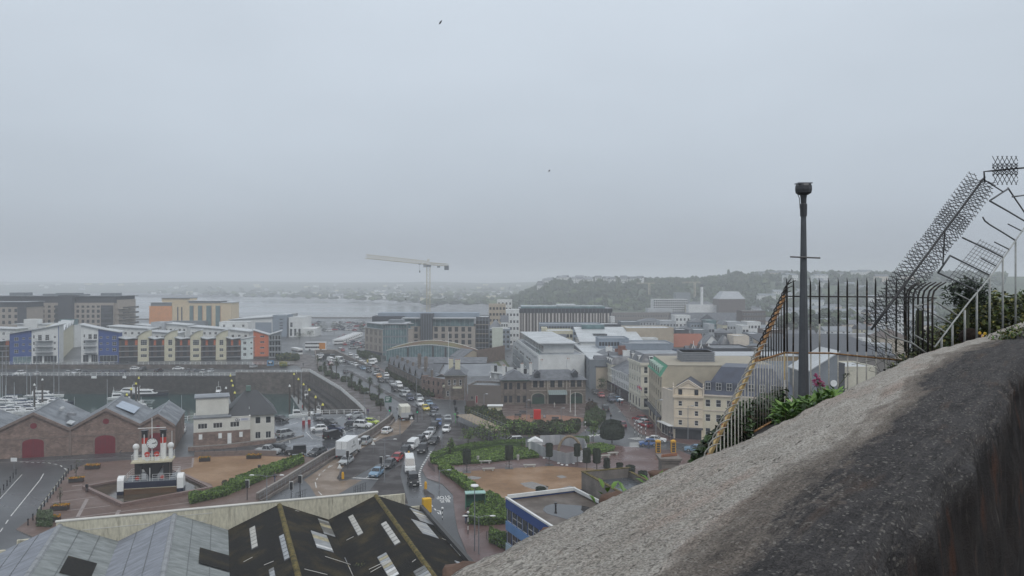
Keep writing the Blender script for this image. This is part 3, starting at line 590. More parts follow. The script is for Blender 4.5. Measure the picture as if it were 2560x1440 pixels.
def hds():
 while 1:
  u=R.uniform(2325,2600); top=(870-(u-2325)*1.45) if u<2400 else (762-(u-2400)*.55 if u<2440 else 740+6*math.sin(u*.09)-(u-2440)*.02)
  v=R.uniform(top-8,890)
  if v>top+R.uniform(-9,14): return P(u,v,R.uniform(12.6,14.2))-base
leafy(m,hds,6500,.085,.07,HG,(3.2,3.5,1.2,2)); m.obj('leaves',hd)
MB().tube([(0,.6,-1.4),(.1,.7,.1)],.05,STEM,6).obj('stem',hd)  # leaf greens mixed at random, the last one deepest
bu=thing('shrub','dark leafy shrub poking through the square wire mesh','shrub',P(2420,735,12.3)); m=MB()
def bus():
 while 1:
  p=V((R.uniform(-.36,.36),R.uniform(-.2,.2),R.uniform(-.25,.24)))
  if (p.x/.36)**2+(p.z/.24)**2<R.uniform(.4,1.1): return p
leafy(m,bus,900,.085,.035,[IV[0],IV[2],IV[1]],(4,2,1)); m.obj('leaves',bu); MB().tube([(0,0,-.6),(0,0,0)],.02,STEM,5).obj('stem',bu)
br=thing('bramble','tangled olive bramble at the foot of the curved railing bars','shrub',P(2280,900,9.6)); base=V(br.location); m=MB(); st=MB()
def brs():
 while 1:
  u=R.uniform(2195,2350); top=965-(u-2195)*.95 if u<2300 else 850-(u-2300)*.6; v=R.uniform(top-20,960-(u-2195)*.5)
  if v>top+R.uniform(-20,25): return P(u,v,R.uniform(9.4,10.6)+(u>2290)*.8)-base
leafy(m,brs,2300,.055,.032,[HG[0],HG[1],HG[3],IV[3]],(3,3,3,2)); m.obj('leaves',br)
for _ in range(60):
 p=V(brs()); st.tube([p,p+V((R.uniform(-.25,.15),R.uniform(-.1,.1),R.uniform(.05,.3))),p+V((R.uniform(-.5,.2),R.uniform(-.1,.1),R.uniform(.1,.55)))],.003,HG[3],3,False)
st.obj('stems',br)
for (u,v,lab) in ((2160,965,'low creeping plant on the parapet edge right of the pink flowers'),(2490,852,'creeping green weed on the parapet near the person'),(2530,822,'trailing green weed under the white posts at the far right')):
 t=thing('creeping_weed',lab,'plant',P(u,v,8.0 if u<2300 else 8.6),0,'weeds rooted on the parapet'); m=MB()
 for _ in range(320): q=P(u+R.gauss(0,26),v+R.gauss(0,4.5)-(0 if u>2300 else .0),(7.2 if u<2300 else 8.3)+R.uniform(-.25,.25)); q=q-V(t.location); q.z-= q.x*-.28; leaf(m,q,rdir(),V((0,0,1)),.045,.022,R.choice(HG+LG[:1]))
 m.obj('leaves',t)
t=thing('marigold','two yellow marigolds by the person\'s head','flower',P(2455,842,10.8)); m=MB()
YL=flat('yellow petals',(.62,.40,.02),.6)
for c in ((-.03,0,.05),(.02,0,.0),(.05,.02,.04)):
 for k in range(9): a_=k*.7; m.ball((c[0]+.012*math.cos(a_),c[1],c[2]+.012*math.sin(a_)),.011,YL,5,4)
m.obj('flowers',t); s=MB(); s.tube([(0,0,-.2),(.02,0,0)],.004,STEM,4); s.obj('stem',t)
# ---------------------------------------------------------------- building kit
WIN={}
def winmesh(w,h,nx=2,nz=2,fr=None,gl=None,fw=.07,rev=.13,sill=False):
 fr=fr or WFR; gl=gl or GLASS; k=(round(w,2),round(h,2),nx,nz,fr.name,gl.name,fw,rev,sill)
 if k in WIN: return WIN[k]
 m=MB(); y0=rev-.05; a,b=-w/2,w/2
 m.quad((a,rev-.02,0),(b,rev-.02,0),(b,rev-.02,h),(a,rev-.02,h),gl)
 def bar(x0,x1,z0,z1): m.add([(x0,y0,z0),(x1,y0,z0),(x1,y0,z1),(x0,y0,z1),(x0,rev-.022,z0),(x1,rev-.022,z0),(x1,rev-.022,z1),(x0,rev-.022,z1)],[(0,1,2,3),(0,4,5,1),(3,2,6,7),(0,3,7,4),(1,5,6,2)],fr)
 if nx>0:
  bar(a,a+fw,0,h); bar(b-fw,b,0,h); bar(a+fw,b-fw,0,fw); bar(a+fw,b-fw,h-fw,h)
  for i in range(1,nx): x=a+w*i/nx; bar(x-fw*.4,x+fw*.4,fw,h-fw)
  for i in range(1,nz): z=h*i/nz; bar(a+fw,b-fw,z-fw*.4,z+fw*.4)
 if sill: m.box(a-.12,b+.12,-.10,.0,-.12,0,fr)
 WIN[k]=m.mesh('window'); return WIN[k]
def holed(m,L_,z0,z1,rects,mat,T,rev=.13,revmat=None):
 """wall panel in the xz plane with real openings and reveals"""
 xs=sorted({0,L_,*[r[0] for r in rects],*[r[1] for r in rects]}); zs=sorted({z0,z1,*[r[2] for r in rects],*[r[3] for r in rects]})
 o=m.T; m.T=T
 for i in range(len(xs)-1):
  run=None
  for j in range(len(zs)):
   solid=False
   if j<len(zs)-1:
    cx,cz=(xs[i]+xs[i+1])/2,(zs[j]+zs[j+1])/2
    solid=not any(r[0]<cx<r[1] and r[2]<cz<r[3] for r in rects)
   if solid and run is None: run=zs[j]
   if not solid and run is not None:
    m.quad((xs[i],0,run),(xs[i+1],0,run),(xs[i+1],0,zs[j]),(xs[i],0,zs[j]),mat); run=None
 q=revmat or mat
 for a,b,c,d in rects:
  m.add([(a,0,c),(b,0,c),(b,0,d),(a,0,d),(a,rev,c),(b,rev,c),(b,rev,d),(a,rev,d)],[(0,4,5,1),(1,5,6,2),(2,6,7,3),(3,7,4,0)],q)
 m.T=o
class B:
 def __init__(s,name,label,A,Bp,depth,h,wall,cat='building',z0=0,group=None,rev=.13):
  A=V(A[:2]);Bp=V(Bp[:2]); s.L=(Bp-A).length; s.D=depth; s.h=h; s.wall=wall; s.rev=rev; s.z0=z0
  s.t=thing(name,label,cat,(A.x,A.y,z0),math.atan2(Bp.y-A.y,Bp.x-A.x),group); s.r={k:[] for k in 'FRLB'}; s.w=[]
 def T(s,k):
  return {'F':Matrix.Identity(4),'R':Matrix.Translation((s.L,0,0))@Matrix.Rotation(PI/2,4,'Z'),'L':Matrix.Translation((0,s.D,0))@Matrix.Rotation(-PI/2,4,'Z'),'B':Matrix.Translation((s.L,s.D,0))@Matrix.Rotation(PI,4,'Z')}[k]
 def ln(s,k): return s.L if k in 'FB' else s.D
 def win(s,k,x,z,w,h,name='window',**kw):
  s.r[k].append((x-w/2,x+w/2,z,z+h)); s.w.append((k,x,z,winmesh(w,h,rev=s.rev,**kw),name)); return s
 def grid(s,k,n,zs,w,h,x0=None,x1=None,**kw):
  x0=0 if x0 is None else x0; x1=s.ln(k) if x1 is None else x1; p=(x1-x0)/n
  for z in (zs if isinstance(zs,(list,tuple)) else [zs]):
   for i in range(n): s.win(k,x0+p*(i+.5),z,w,h,**kw)
  return s
 def floors(s,k,n,rows,w,h,zb=.9,top=None,**kw):
  top=top or s.h; f=(top-.3)/rows
  return s.grid(k,n,[zb*min(1,f/3)+f*i for i in range(rows)],min(w,s.ln(k)/n*.8),min(h,f*.75),**kw)
 def walls(s,top=None,name='wall'):
  m=MB(); z1=top or s.h
  for k in 'FRLB': holed(m,s.ln(k),0,z1,s.r[k],s.wall,s.T(k),s.rev)
  m.obj(name,s.t)
  for k,x,z,me,nm in s.w:
   T=s.T(k); p=T@V((x,0,z)); o=put(nm,me,s.t,p); o.rotation_euler=(0,0,{'F':0,'R':PI/2,'L':-PI/2,'B':PI}[k])
  return s
 def part(s,name,m): return m.obj(name,s.t)
 def box(s,name,x0,x1,y0,y1,z0,z1,mat): return MB().box(x0,x1,y0,y1,z0,z1,mat).obj(name,s.t)
 def flat(s,mat=None,par=.5,cop=None,over=0.0):
  m=MB(); L_,D,h=s.L,s.D,s.h; m.quad((0,0,h-.003),(L_,0,h-.003),(L_,D,h-.003),(0,D,h-.003),mat or LROOF); s.part('roof',m)
  if par:
   m=MB(); c=cop or s.wall; t=.25; o=.06+over
   m.box(-o,L_+o,-o,t,h,h+par,c); m.box(-o,L_+o,D-t,D+o,h,h+par,c); m.box(-o,t,t,D-t,h,h+par,c); m.box(L_-t,L_+o,t,D-t,h,h+par,c); s.part('parapet',m)
  return s
 def hip(s,mat=None,rh=3,ov=.4,ins=None,z=None):
  L_,D=s.L,s.D; h=z or s.h; i=ins if ins is not None else min(L_,D)/2; m=MB(); a=(-ov,-ov,h);b=(L_+ov,-ov,h);c=(L_+ov,D+ov,h);d=(-ov,D+ov,h)
  if L_>=D: e,f=(i,D/2,h+rh),(L_-i,D/2,h+rh); m.add([a,b,c,d,e,f],[(0,1,5,4),(1,2,5),(2,3,4,5),(3,0,4),(3,2,1,0)],mat or SLATE)
  else: e,f=(L_/2,i,h+rh),(L_/2,D-i,h+rh); m.add([a,b,c,d,e,f],[(0,1,4),(1,2,5,4),(2,3,5),(3,0,4,5),(3,2,1,0)],mat or SLATE)
  s.part('roof',m); return s
 def gable(s,mat=None,rh=3,ov=.3,axis='x',z=None):
  """ridge along the facade (x) or front to back (y)"""
  L_,D=s.L,s.D; h=z or s.h; m=MB(); t=.15; g=MB()
  if axis=='x':
   for y0,y1 in ((-ov,D/2),(D+ov,D/2)):
    z0=h-ov*rh/(D/2); q=[(-ov,y0,z0),(L_+ov,y0,z0),(L_+ov,y1,h+rh),(-ov,y1,h+rh)]; 
    m.extr(q,(0,0,t),mat or SLATE)
   for x in (0,L_): g.poly([(x,0,h),(x,D,h),(x,D/2,h+rh-.02)],s.wall)
  else:
   for x0,x1 in ((-ov,L_/2),(L_+ov,L_/2)):
    z0=h-ov*rh/(L_/2); q=[(x0,-ov,z0),(x0,D+ov,z0),(x1,D+ov,h+rh),(x1,-ov,h+rh)]; m.extr(q,(0,0,t),mat or SLATE)
   for y in (0,D): g.poly([(0,y,h),(L_,y,h),(L_/2,y,h+rh-.02)],s.wall)
  s.part('roof',m); s.part('gable_wall',g); return s
 def mansard(s,mat=None,rh=2.6,ins=1.2,z=None,ov=.2,flat=None):
  L_,D=s.L,s.D; h=z or s.h; m=MB(); a=[(-ov,-ov,h),(L_+ov,-ov,h),(L_+ov,D+ov,h),(-ov,D+ov,h)]; b=[(ins,ins,h+rh),(L_-ins,ins,h+rh),(L_-ins,D-ins,h+rh),(ins,D-ins,h+rh)]
  m.add(a+b,[(0,1,5,4),(1,2,6,5),(2,3,7,6),(3,0,4,7),(3,2,1,0)],mat or SLATE); m.poly(b,flat or LEAD); s.part('roof',m); return s
 def shed(s,z1,z2,mat=None,ov=.5,t=.3,axis='x'):
  """sloping slab from height z1 (left/front) to z2 (right/back), wall infill below"""
  L_,D=s.L,s.D; m=MB(); k=(z2-z1)/(L_ if axis=='x' else D)
  if axis=='x':
   q=[(-ov,-ov,z1-ov*k),(L_+ov,-ov,z2+ov*k),(L_+ov,D+ov,z2+ov*k),(-ov,D+ov,z1-ov*k)]
   g=MB(); lo=s.h
   for y in (0,D): g.poly([(0,y,lo),(L_,y,lo),(L_,y,z2),(0,y,z1)],s.wall)
   g.poly([(L_,0,lo),(L_,D,lo),(L_,D,z2),(L_,0,z2)],s.wall); g.poly([(0,0,lo),(0,D,lo),(0,D,z1),(0,0,z1)],s.wall); s.part('upper_wall',g)
  else: q=[(-ov,-ov,z1),(L_+ov,-ov,z1),(L_+ov,D+ov,z2),(-ov,D+ov,z2)]
  m.extr(q,(0,0,t),mat or LROOF); s.part('roof',m); return s
 def chimney(s,x,y,z0,z1,w=.9,d=.6,mat=None,pots=2):
  m=MB(); c=mat or s.wall; m.box(x-w/2,x+w/2,y-d/2,y+d/2,z0,z1,c); m.box(x-w/2-.08,x+w/2+.08,y-d/2-.08,y+d/2+.08,z1,z1+.15,c)
  o=s.part('chimney',m); p=MB()
  for i in range(pots): p.lathe([(.12,0),(.1,.4)],POT,6,(x-w/2+w*(i+.5)/pots,y,z1+.15))
  if pots: p.obj('chimney_pot',o)
  return s
POT=flat('terracotta pot',(.28,.13,.08),.8)
def uv(u,Y): return ((u-U0)/F*Y,Y)
def zt(v,Y): return H-(v-V0)/F*Y
def C(name,c,**k): 
 k.setdefault('var',.07); k.setdefault('scale',.5); k.setdefault('rough',.75); k.setdefault('fine',.04); return M(name,c,**k)
CREAM=C('cream render',(.55,.52,.39)); WREN=C('white render',(.62,.63,.62)); BLUEW=C('royal blue render',(.028,.068,.24)); ORANGE=C('orange render',(.52,.13,.05)); BROWNP=C('brown timber panels',(.085,.055,.045)); BEIGE=C('beige stone cladding',(.32,.28,.24)); DGREY=C('dark grey cladding',(.05,.055,.065)); MGREY=C('mid grey cladding',(.17,.19,.21)); BGREY=C('blue grey cladding',(.22,.26,.31)); LGREY=C('light grey cladding',(.37,.39,.41)); TAN=C('tan render',(.40,.34,.26)); YEL=C('pale yellow render',(.64,.55,.42)); PEACH=C('peach brick',(.42,.20,.10)); CRPAN=C('cream panels',(.58,.47,.31))
GRAN=brickmat('granite rubble',(.18,.15,.125),(.12,.10,.085),(.15,.135,.12),.55,.26,var=.3); GRANB=brickmat('brown granite',(.25,.175,.145),(.165,.115,.095),(.15,.125,.11),.5,.24,var=.3); DBRICK=brickmat('dark brick',(.11,.075,.06),(.075,.055,.048),(.10,.09,.08),.4,.15,var=.2); RBRICK=brickmat('red brick',(.22,.09,.06),(.17,.07,.05),(.15,.12,.1),.4,.15)
SLB=M('blue slate',(.045,.055,.085),.45,var=.18,scale=.5,bump=.2,bscale=6,fine=.12)
# ---------------------------------------------------------------- near sheds in the bottom left
GSH=M('grey green corrugated sheet',(.17,.19,.19),.5,var=.22,stretch=(.22,1.6,1),scale=1.4,rough2=.4,fine=.08,col2=(.22,.24,.24)); GSH2=M('blue grey corrugated sheet',(.18,.195,.225),.45,var=.2,stretch=(.22,1.6,1),scale=1.2,rough2=.32,fine=.06)
MOSS=M('moss and lichen',(.075,.065,.018),.95,var=.5,scale=2.5,col2=(.16,.12,.03),bump=.5,bscale=14,fine=.3)
DSH=M('black mossy asbestos sheet',(.018,.017,.015),.9,var=.3,scale=.35,col2=(.048,.038,.018),lo=.48,hi=.72,fine=.35,bump=.3,bscale=6,spec=.2)
PANE=[M('skylight pane a',(.40,.39,.36),.35,var=.15,scale=1.2,fine=.1),M('skylight pane b',(.26,.27,.28),.3,var=.2,scale=1.2),M('skylight pane c',(.33,.29,.18),.4,var=.3,scale=2),M('skylight pane d',(.12,.12,.115),.35,var=.3,scale=2),M('skylight pane e',(.62,.62,.61),.4)]
STAIN=M('stained cream render',(.60,.57,.45),.85,var=.12,scale=.4,stretch=(1,1,.35),col2=(.48,.45,.35),fine=.18)
N_=STAIN.node_tree.nodes; L_=STAIN.node_tree.links; b_=N_['Principled BSDF']; src=b_.inputs['Base Color'].links[0].from_socket
t_=N_.new('ShaderNodeTexCoord'); q_=N_.new('ShaderNodeMapping'); q_.inputs['Scale'].default_value=(1.3,1.3,.16); L_.new(t_.outputs['Object'],q_.inputs[0]); n_=N_.new('ShaderNodeTexNoise'); n_.inputs['Scale'].default_value=1.1; n_.inputs['Detail'].default_value=8; n_.inputs['Roughness'].default_value=.7; L_.new(q_.outputs[0],n_.inputs[0])
r_=N_.new('ShaderNodeMapRange'); r_.inputs[1].default_value=.54; r_.inputs[2].default_value=.74; L_.new(n_.outputs[0],r_.inputs[0]); x_=N_.new('ShaderNodeMix'); x_.data_type='RGBA'; L_.new(r_.outputs[0],x_.inputs[0]); L_.new(src,x_.inputs[6]); x_.inputs[7].default_value=(.12,.105,.08,1); L_.new(x_.outputs[2],b_.inputs['Base Color'])
M('ridge capping',(.22,.23,.24),.5,var=.15,scale=1.5,fine=.15)
apx=[uv(150,89.7),uv(438,93.5),uv(715,97.4),uv(940,102)]
d=(V(apx[3])-V(apx[0])).normalized(); SP=(V(apx[3])-V(apx[0])).length/3; ang=math.atan2(d.y,d.x)
OR=V(apx[0]); RIDGE=8.45; VAL=5.95; LEN=48
def sheds(name,label,i0,n,mats,black):
 t=thing(name,label,'shed',(OR.x+d.x*SP*i0,OR.y+d.y*SP*i0,0),ang)
 for k in range(n):
  for side in (-1,1):
   for f in (() if black else (.34,.68)): x=k*SP+side*f*SP/2; z=RIDGE-(RIDGE-VAL)*f+.075; MB().box(x-.03,x+.03,-LEN,-.1,z-.05,z+.004,C('lap dirt grey',(.11,.12,.125))).obj('sheet_lap',t)  # thin dirt grey strips marking the sheet overlaps
   x0=k*SP; nm='roof_slope'; m=MB(); mat=mats[(k*2+(side>0))%len(mats)]
   ny=int(LEN/(.34 if not black else .2)); vs=[]; fs=[]
   for j in range(ny+1):
    y=-j*LEN/ny; c=(.07 if not black else .025)*(1 if j%2 else -1)
    for q in range(5):
     f=q/4; sag=.02*math.sin(j*.35)*f; vs.append((x0+side*f*SP/2,y,RIDGE-(RIDGE-VAL)*f+c-sag+(.012*(q%2))))
   for j in range(ny):
    for q in range(4):
     a=j*5+q; fs.append((a,a+1,a+6,a+5) if side<0 else (a,a+5,a+6,a+1))
   m.add(vs,fs,mat); m.obj(nm,t)
  m=MB(); rp=[(-.30,-.12),(-.18,.05),(0,.11),(.18,.05),(.30,-.12)]
  segs=24
  for j in range(segs):
   y0=-j*LEN/segs; y1=-(j+1)*LEN/segs-.03; z=.012*(j%2)
   m.add([(k*SP+x,y0,RIDGE+h+z) for x,h in rp]+[(k*SP+x,y1,RIDGE+h+z+.02) for x,h in rp],[(i,i+1,i+6,i+5) for i in range(4)],MATS['ridge capping'] if not black else MOSS)
  m.obj('ridge_cap',t)
  if k<n-1 or True:
   m=MB(); m.box(k*SP+SP/2-.22,k*SP+SP/2+.22,-LEN,0,VAL-.25,VAL-.05,DARK); m.obj('gutter',t)
 return t
g1=sheds('grey_shed','grey corrugated twin gabled shed roofs at the bottom left corner',0,2,[GSH2,GSH,GSH2,GSH],False)
b1=sheds('black_shed','black mossy twin gabled shed roofs with rows of pale skylights',2,2,[DSH],True)
m=MB()                                   # walls under the roofs
zz=7.0
for t,i,n in ((g1,0,2),(b1,2,2)):
 m=MB(); m.box(-SP/2+.05,n*SP-SP/2-.05,-LEN,-.05,0,VAL-.3,STAIN); m.obj('wall',t)
def skylight(t,k,side,y0,y1,f0,f1,n,mats,name='skylight'):
 """row of corrugated panes laid in a slope; each pane its own object"""
 fr=MB(); x=lambda f:(k*SP+side*f*SP/2); z=lambda f:RIDGE-(RIDGE-VAL)*f+.06
 fr.add([(x(f0)-side*.05,-y0+.05,z(f0)-.03),(x(f1)+side*.05,-y0+.05,z(f1)-.03),(x(f1)+side*.05,-y1-.05,z(f1)-.03),(x(f0)-side*.05,-y1-.05,z(f0)-.03)],[(0,1,2,3) if side<0 else (3,2,1,0)],DARK)
 o=fr.obj(name,t)
 for i in range(n):
  a=y0+(y1-y0)*i/n; b=y0+(y1-y0)*(i+.86)/n; mt=mats[i] if isinstance(mats,list) and len(mats)==n else R.choice(mats)
  q=[(x(f0),-a,z(f0)),(x(f1),-a,z(f1)),(x(f1),-b,z(f1)),(x(f0),-b,z(f0))]
  MB().extr(q if side<0 else q[::-1],(0,0,.035),mt).obj('pane',o)
def onroof(u,v,k,side):
 """photo point -> (y along ridge, f down the slope) on shed k (absolute index)"""
 ray=V(((u-U0)/F,1,-(v-V0)/F)); o=V((OR.x,OR.y,0)); e=V((d.x,d.y,0)); nrm=V((-d.y,d.x,0)); best=None
 sl=(RIDGE-VAL)/(SP/2)*side; c=V((0,0,H))
 f=lambda p:p.z+sl*((p-o).dot(e)-k*SP)-RIDGE
 a=f(c); b=f(c+ray)-a; t=-a/b; p=c+ray*t
 return -(p-o).dot(nrm), side*((p-o).dot(e)-k*SP)/(SP/2)
def sky_px(t,kabs,side,pa,pb,n,mats,kl):
 """pa: upper corner nearest the street, pb: opposite corner (photo pixels)"""
 y0,f0=onroof(*pa,kabs,side); y1,f1=onroof(*pb,kabs,side)
 if y0>y1: y0,y1=y1,y0
 if f0>f1: f0,f1=f1,f0
 skylight(t,kl,side,y0,y1,max(.04,f0),min(.96,f1),n,mats)
pa,pb_,pc_,pd,pe=PANE
sky_px(b1,2,-1,(637,1316),(630,1375),6,[pa]*3+[pa,pa,pa],0)
sky_px(b1,2,-1,(709,1337),(712,1403),7,[pb_],0)
sky_px(b1,2,-1,(684,1420),(680,1470),6,[pb_,pd,pe],0)
sky_px(b1,2,1,(795,1298),(848,1347),10,[pb_,pd,pd,pc_,pc_,pd,pd,pd,pd,pb_],0)
sky_px(b1,2,1,(777,1328),(834,1383),9,[pb_,pb_,pc_,pc_,pb_,pb_,pb_,pe,pb_],0)
sky_px(b1,2,1,(863,1396),(930,1470),10,[pb_,pb_,pd,pc_,pe,pa,pa,pb_,pb_,pd],0)
sky_px(b1,3,-1,(882,1288),(896,1341),7,[pa],1)
sky_px(b1,3,-1,(965,1305),(988,1365),7,[pa],1)
sky_px(b1,3,-1,(965,1383),(975,1450),9,[pb_,pc_,pb_,pa,pc_,pb_,pe,pa,pe],1)
sky_px(b1,3,-1,(1065,1413),(1060,1470),6,[pd,pd,pb_,pa,pd,pb_],1)
sky_px(b1,3,1,(1024,1271),(1090,1316),10,[pb_,pb_,pc_,pe,pb_,pa,pb_,pb_,pb_,pb_],1)
sky_px(b1,3,1,(1028,1299),(1097,1348),11,[pb_,pb_,pa,pb_,pb_,pb_,pa,pb_,pa,pb_,pb_],1)
sky_px(b1,3,1,(1125,1362),(1185,1402),8,[pe,pa,pb_,pa,pb_,pb_,pa,pe],1)
sky_px(b1,3,1,(1136,1403),(1190,1440),7,[pb_,pb_,pa,pb_,pa,pb_,pa],1)
for kabs,side,c0,c1,kl in ((0,1,(171,1392),(226,1450),0),(1,1,(500,1371),(575,1445),1)):
 y0,f0=onroof(*c0,kabs,side); y1,f1=onroof(*c1,kabs,side); f0,f1=min(f0,f1),max(f0,f1)
 MB().extr([(kl*SP+side*f0*SP/2,-y0,RIDGE-(RIDGE-VAL)*f0+.1),(kl*SP+side*f1*SP/2,-y0,RIDGE-(RIDGE-VAL)*f1+.1),(kl*SP+side*f1*SP/2,-y0-5,RIDGE-(RIDGE-VAL)*f1+.1),(kl*SP+side*f0*SP/2,-y0-5,RIDGE-(RIDGE-VAL)*f0+.1)],(0,0,.03),DSH).obj('roof_patch',g1)
DEB=flat('pale broken slat',(.55,.54,.5),.7)
for u,v,l,s in ((850,1330,1.6,1),(875,1348,.8,-1),(740,1363,.6,-1),(745,1385,.8,-1),(620,1401,.9,-1),(672,1410,.9,-1),(850,1405,3,1),(790,1432,2.2,1),(945,1415,1.8,-1),(940,1425,1.1,-1),(1010,1330,2.1,-1),(1060,1367,.9,-1),(837,1310,.5,1),(718,1290,.4,-1),(743,1279,.5,1),(1110,1350,.4,1),(1035,1404,.4,-1),(998,1294,.4,-1)):
 k=2 if (u<850 and v<1330) or u<760 or (u<860 and s>0) else 3
 y,f=onroof(u,v,k,s if k==3 or u<760 else 1); ss=s if k==3 or u<760 else 1
 if .02<f<.98: 
  z=RIDGE-(RIDGE-VAL)*f+.08; x=(k-2)*SP+ss*f*SP/2; a=R.uniform(-.5,.5); MB().extr([(x-l/2,-y-.03+a*.3,z+l/2*ss*(RIDGE-VAL)/(SP/2)),(x+l/2,-y-.03-a*.3,z-l/2*ss*(RIDGE-VAL)/(SP/2)),(x+l/2,-y+.05-a*.3,z-l/2*ss*(RIDGE-VAL)/(SP/2)),(x-l/2,-y+.05+a*.3,z+l/2*ss*(RIDGE-VAL)/(SP/2))],(0,0,.03),DEB).obj('slat',b1)
t=thing('weed_tuft','mossy weed tuft growing in the valley of the black roof','plant',(0,0,0)); y,f=onroof(915,1405,3,-1); p=V((OR.x,OR.y,0))+V((d.x,d.y,0))*(3*SP-f*SP/2)-V((-d.y,d.x,0))*y; t.location=(p.x,p.y,VAL+.1); m=MB()
for _ in range(260): leaf(m,V((R.gauss(0,.35),R.gauss(0,.35),R.uniform(0,.25))),rdir()+V((0,0,.8)),V((0,0,1)),.35,.05,R.choice([HG[0],HG[2],HG[1]]))
m.obj('leaves',t)
wt=thing('street_wall','long stained cream parapet wall rising behind the shed roof gables','wall',(OR.x,OR.y,0),ang)
m=MB(); TOP=8.72; Lw=3*SP
m.box(-.4,Lw+.2,.02,.42,0,TOP,STAIN); m.obj('wall_body',wt); MB().box(-.5,Lw+.3,-.06,.50,TOP,TOP+.12,C('pale coping',(.55,.54,.50))).obj('coping',wt)
for i,(x0,x1) in enumerate(((SP*.18,SP*.78),(SP*.8,SP*1.3),(SP*1.02,SP*1.35))):
 MB().box(x0,x1,-.012,.02,[7.55,7.2,8.1][i],[7.62,7.27,8.17][i],MATS['pale coping']).obj('render_band',wt)
m=MB(); m.box(Lw+.2,Lw+3.9,.5,.85,0,8.1,STAIN); m.box(Lw+.3,Lw+6.1,-.3,0,0,6.55,STAIN); m.obj('wall_end',wt)
m=MB(); m.box(-9,-.4,-.5,-.15,0,6.3,STAIN); m.box(-4.2,-.4,-.15,.2,0,7.15,STAIN); m.obj('wall_end',wt)
yb=thing('yellow_hood','bright yellow ventilation hood at the right corner of the black shed','vent',(0,0,0)); p=V((OR.x,OR.y,0))+V((d.x,d.y,0))*(Lw+6.7)+V((-d.y,d.x,0))*.2; yb.location=(p.x,p.y,5.6); yb.rotation_euler=(0,0,ang)
YP=C('yellow panel',(.62,.36,.02)); m=MB(); m.box(-.55,.55,-.5,.4,0,1.75,YP); m.obj('panel',yb); MB().box(-.5,.5,-.4,.3,-5.6,0,DARK).obj('duct',yb)
cp=thing('gutter_parapet','long grey coping along the right hand edge of the black shed beside the bus lane','wall',(OR.x,OR.y,0),ang)
m=MB(); m.box(3.5*SP-.1,3.5*SP+.35,-LEN,-.3,0,VAL+.25,DBRICK); m.obj('wall_body',cp); MB().box(3.5*SP-.2,3.5*SP+.45,-LEN,-.3,VAL+.25,VAL+.36,C('grey coping',(.16,.16,.155))).obj('coping',cp)
MB().box(1.5*SP-.25,1.5*SP+.2,-LEN,0,VAL-.1,VAL+.65,C('tarred upstand',(.05,.05,.05))).obj('upstand',b1)
# ---------------------------------------------------------------- apartments west of the marina
DGL=M('dark recess glass',(.045,.05,.055),.15,var=.4,scale=.4)
def winpanel(b,k,x0,x1,z0,z1,nx,nz,fr=None,gl=None,name='window',fw=.06):
 """large glazed bay fixed 4 cm proud of the wall"""
 T=b.T(k); me=winmesh(x1-x0,z1-z0,nx,nz,fr,gl,fw,.10); o=put(name,me,b.t,T@V(((x0+x1)/2,-.14,z0))); o.rotation_euler=(0,0,{'F':0,'R':PI/2,'L':-PI/2,'B':PI}[k]); return o
def balcony(b,k,x0,x1,z,dep=1.4,slab=None,rl=None,rh=1.05,glass=None):
 T=b.T(k); m=MB(T); m.box(x0,x1,-dep,-.02,z-.18,z,slab or MGREY)
 o=m.obj('balcony',b.t); m=MB(T); r=rl or DARK
 if glass: m.box(x0,x1,-dep,-dep+.04,z+.08,z+rh,glass)
 else:
  n=max(2,int((x1-x0)/.5))
  for i in range(n+1): x=x0+(x1-x0)*i/n; m.box(x-.02,x+.02,-dep,-dep+.04,z,z+rh,r)
 m.box(x0,x1,-dep-.02,-dep+.06,z+rh-.06,z+rh,r); m.obj('railing',o)
Yd=480
b=B('apartment_block','long dark apartment block with beige bays far left behind the blue houses',uv(-80,Yd),uv(283,Yd),26,zt(757,Yd),BEIGE)
for u0,u1,n in ((-75,0,4),(100,146,3),(188,252,5)):
 xa,xb=(u0+80)/F*Yd,(u1+80)/F*Yd
 for f in range(7): b.grid('F',n,1.0+3.05*f,1.7,1.9 if f<6 else 1.3,xa,xb,nx=2,nz=1,fr=DARK)
b.walls().box('upper_storey',-.5,b.L+1.2,1.5,25,b.h,zt(741,Yd),DGREY)
b.box('roof',-1.5,b.L+3,.6,26,zt(741,Yd)+.003,zt(741,Yd)+.35,LEAD)
x=lambda u:(u+80)/F*Yd
b.box('tower',x(150),x(186),-2.2,9,0,zt(738,Yd),DGREY)
for u0,u1 in ((62,92),(141,149),(255,283)):
 b.box('glazed_bay',x(u0),x(u1),-1.4,-.02,0,b.h-1.5,DGREY)
 for f in range(6): winpanel_=MB().box(x(u0)+.2,x(u1)-.2,-1.52,-1.42,1+3.2*f,2.9+3.2*f,DGL).obj('bay_glass',b.t)
for u0,u1,v0 in ((8,47,732),(92,125,735),(125,178,733),(178,195,736),(239,276,733)): b.box('plant_room',x(u0),x(u1),6,14,zt(741,Yd)+.36,zt(v0,Yd),MGREY)
for f in range(6): m=MB(); m.box(b.L,b.L+5.2,1+f*.1,22,2.5+3.2*f,2.75+3.2*f,BEIGE); m.box(b.L+5.1,b.L+5.2,1+f*.1,22,2.75+3.2*f,3.7+3.2*f,DGL); m.obj('balcony',b.t)
b.box('end_wall',b.L+.02,b.L+2.2,2,24,0,zt(750,Yd),BEIGE)
Yd=450
b=B('apartment_block','lower dark apartment block in front at the left edge of the view',uv(-120,Yd),uv(62,Yd),18,zt(768,Yd),BEIGE)
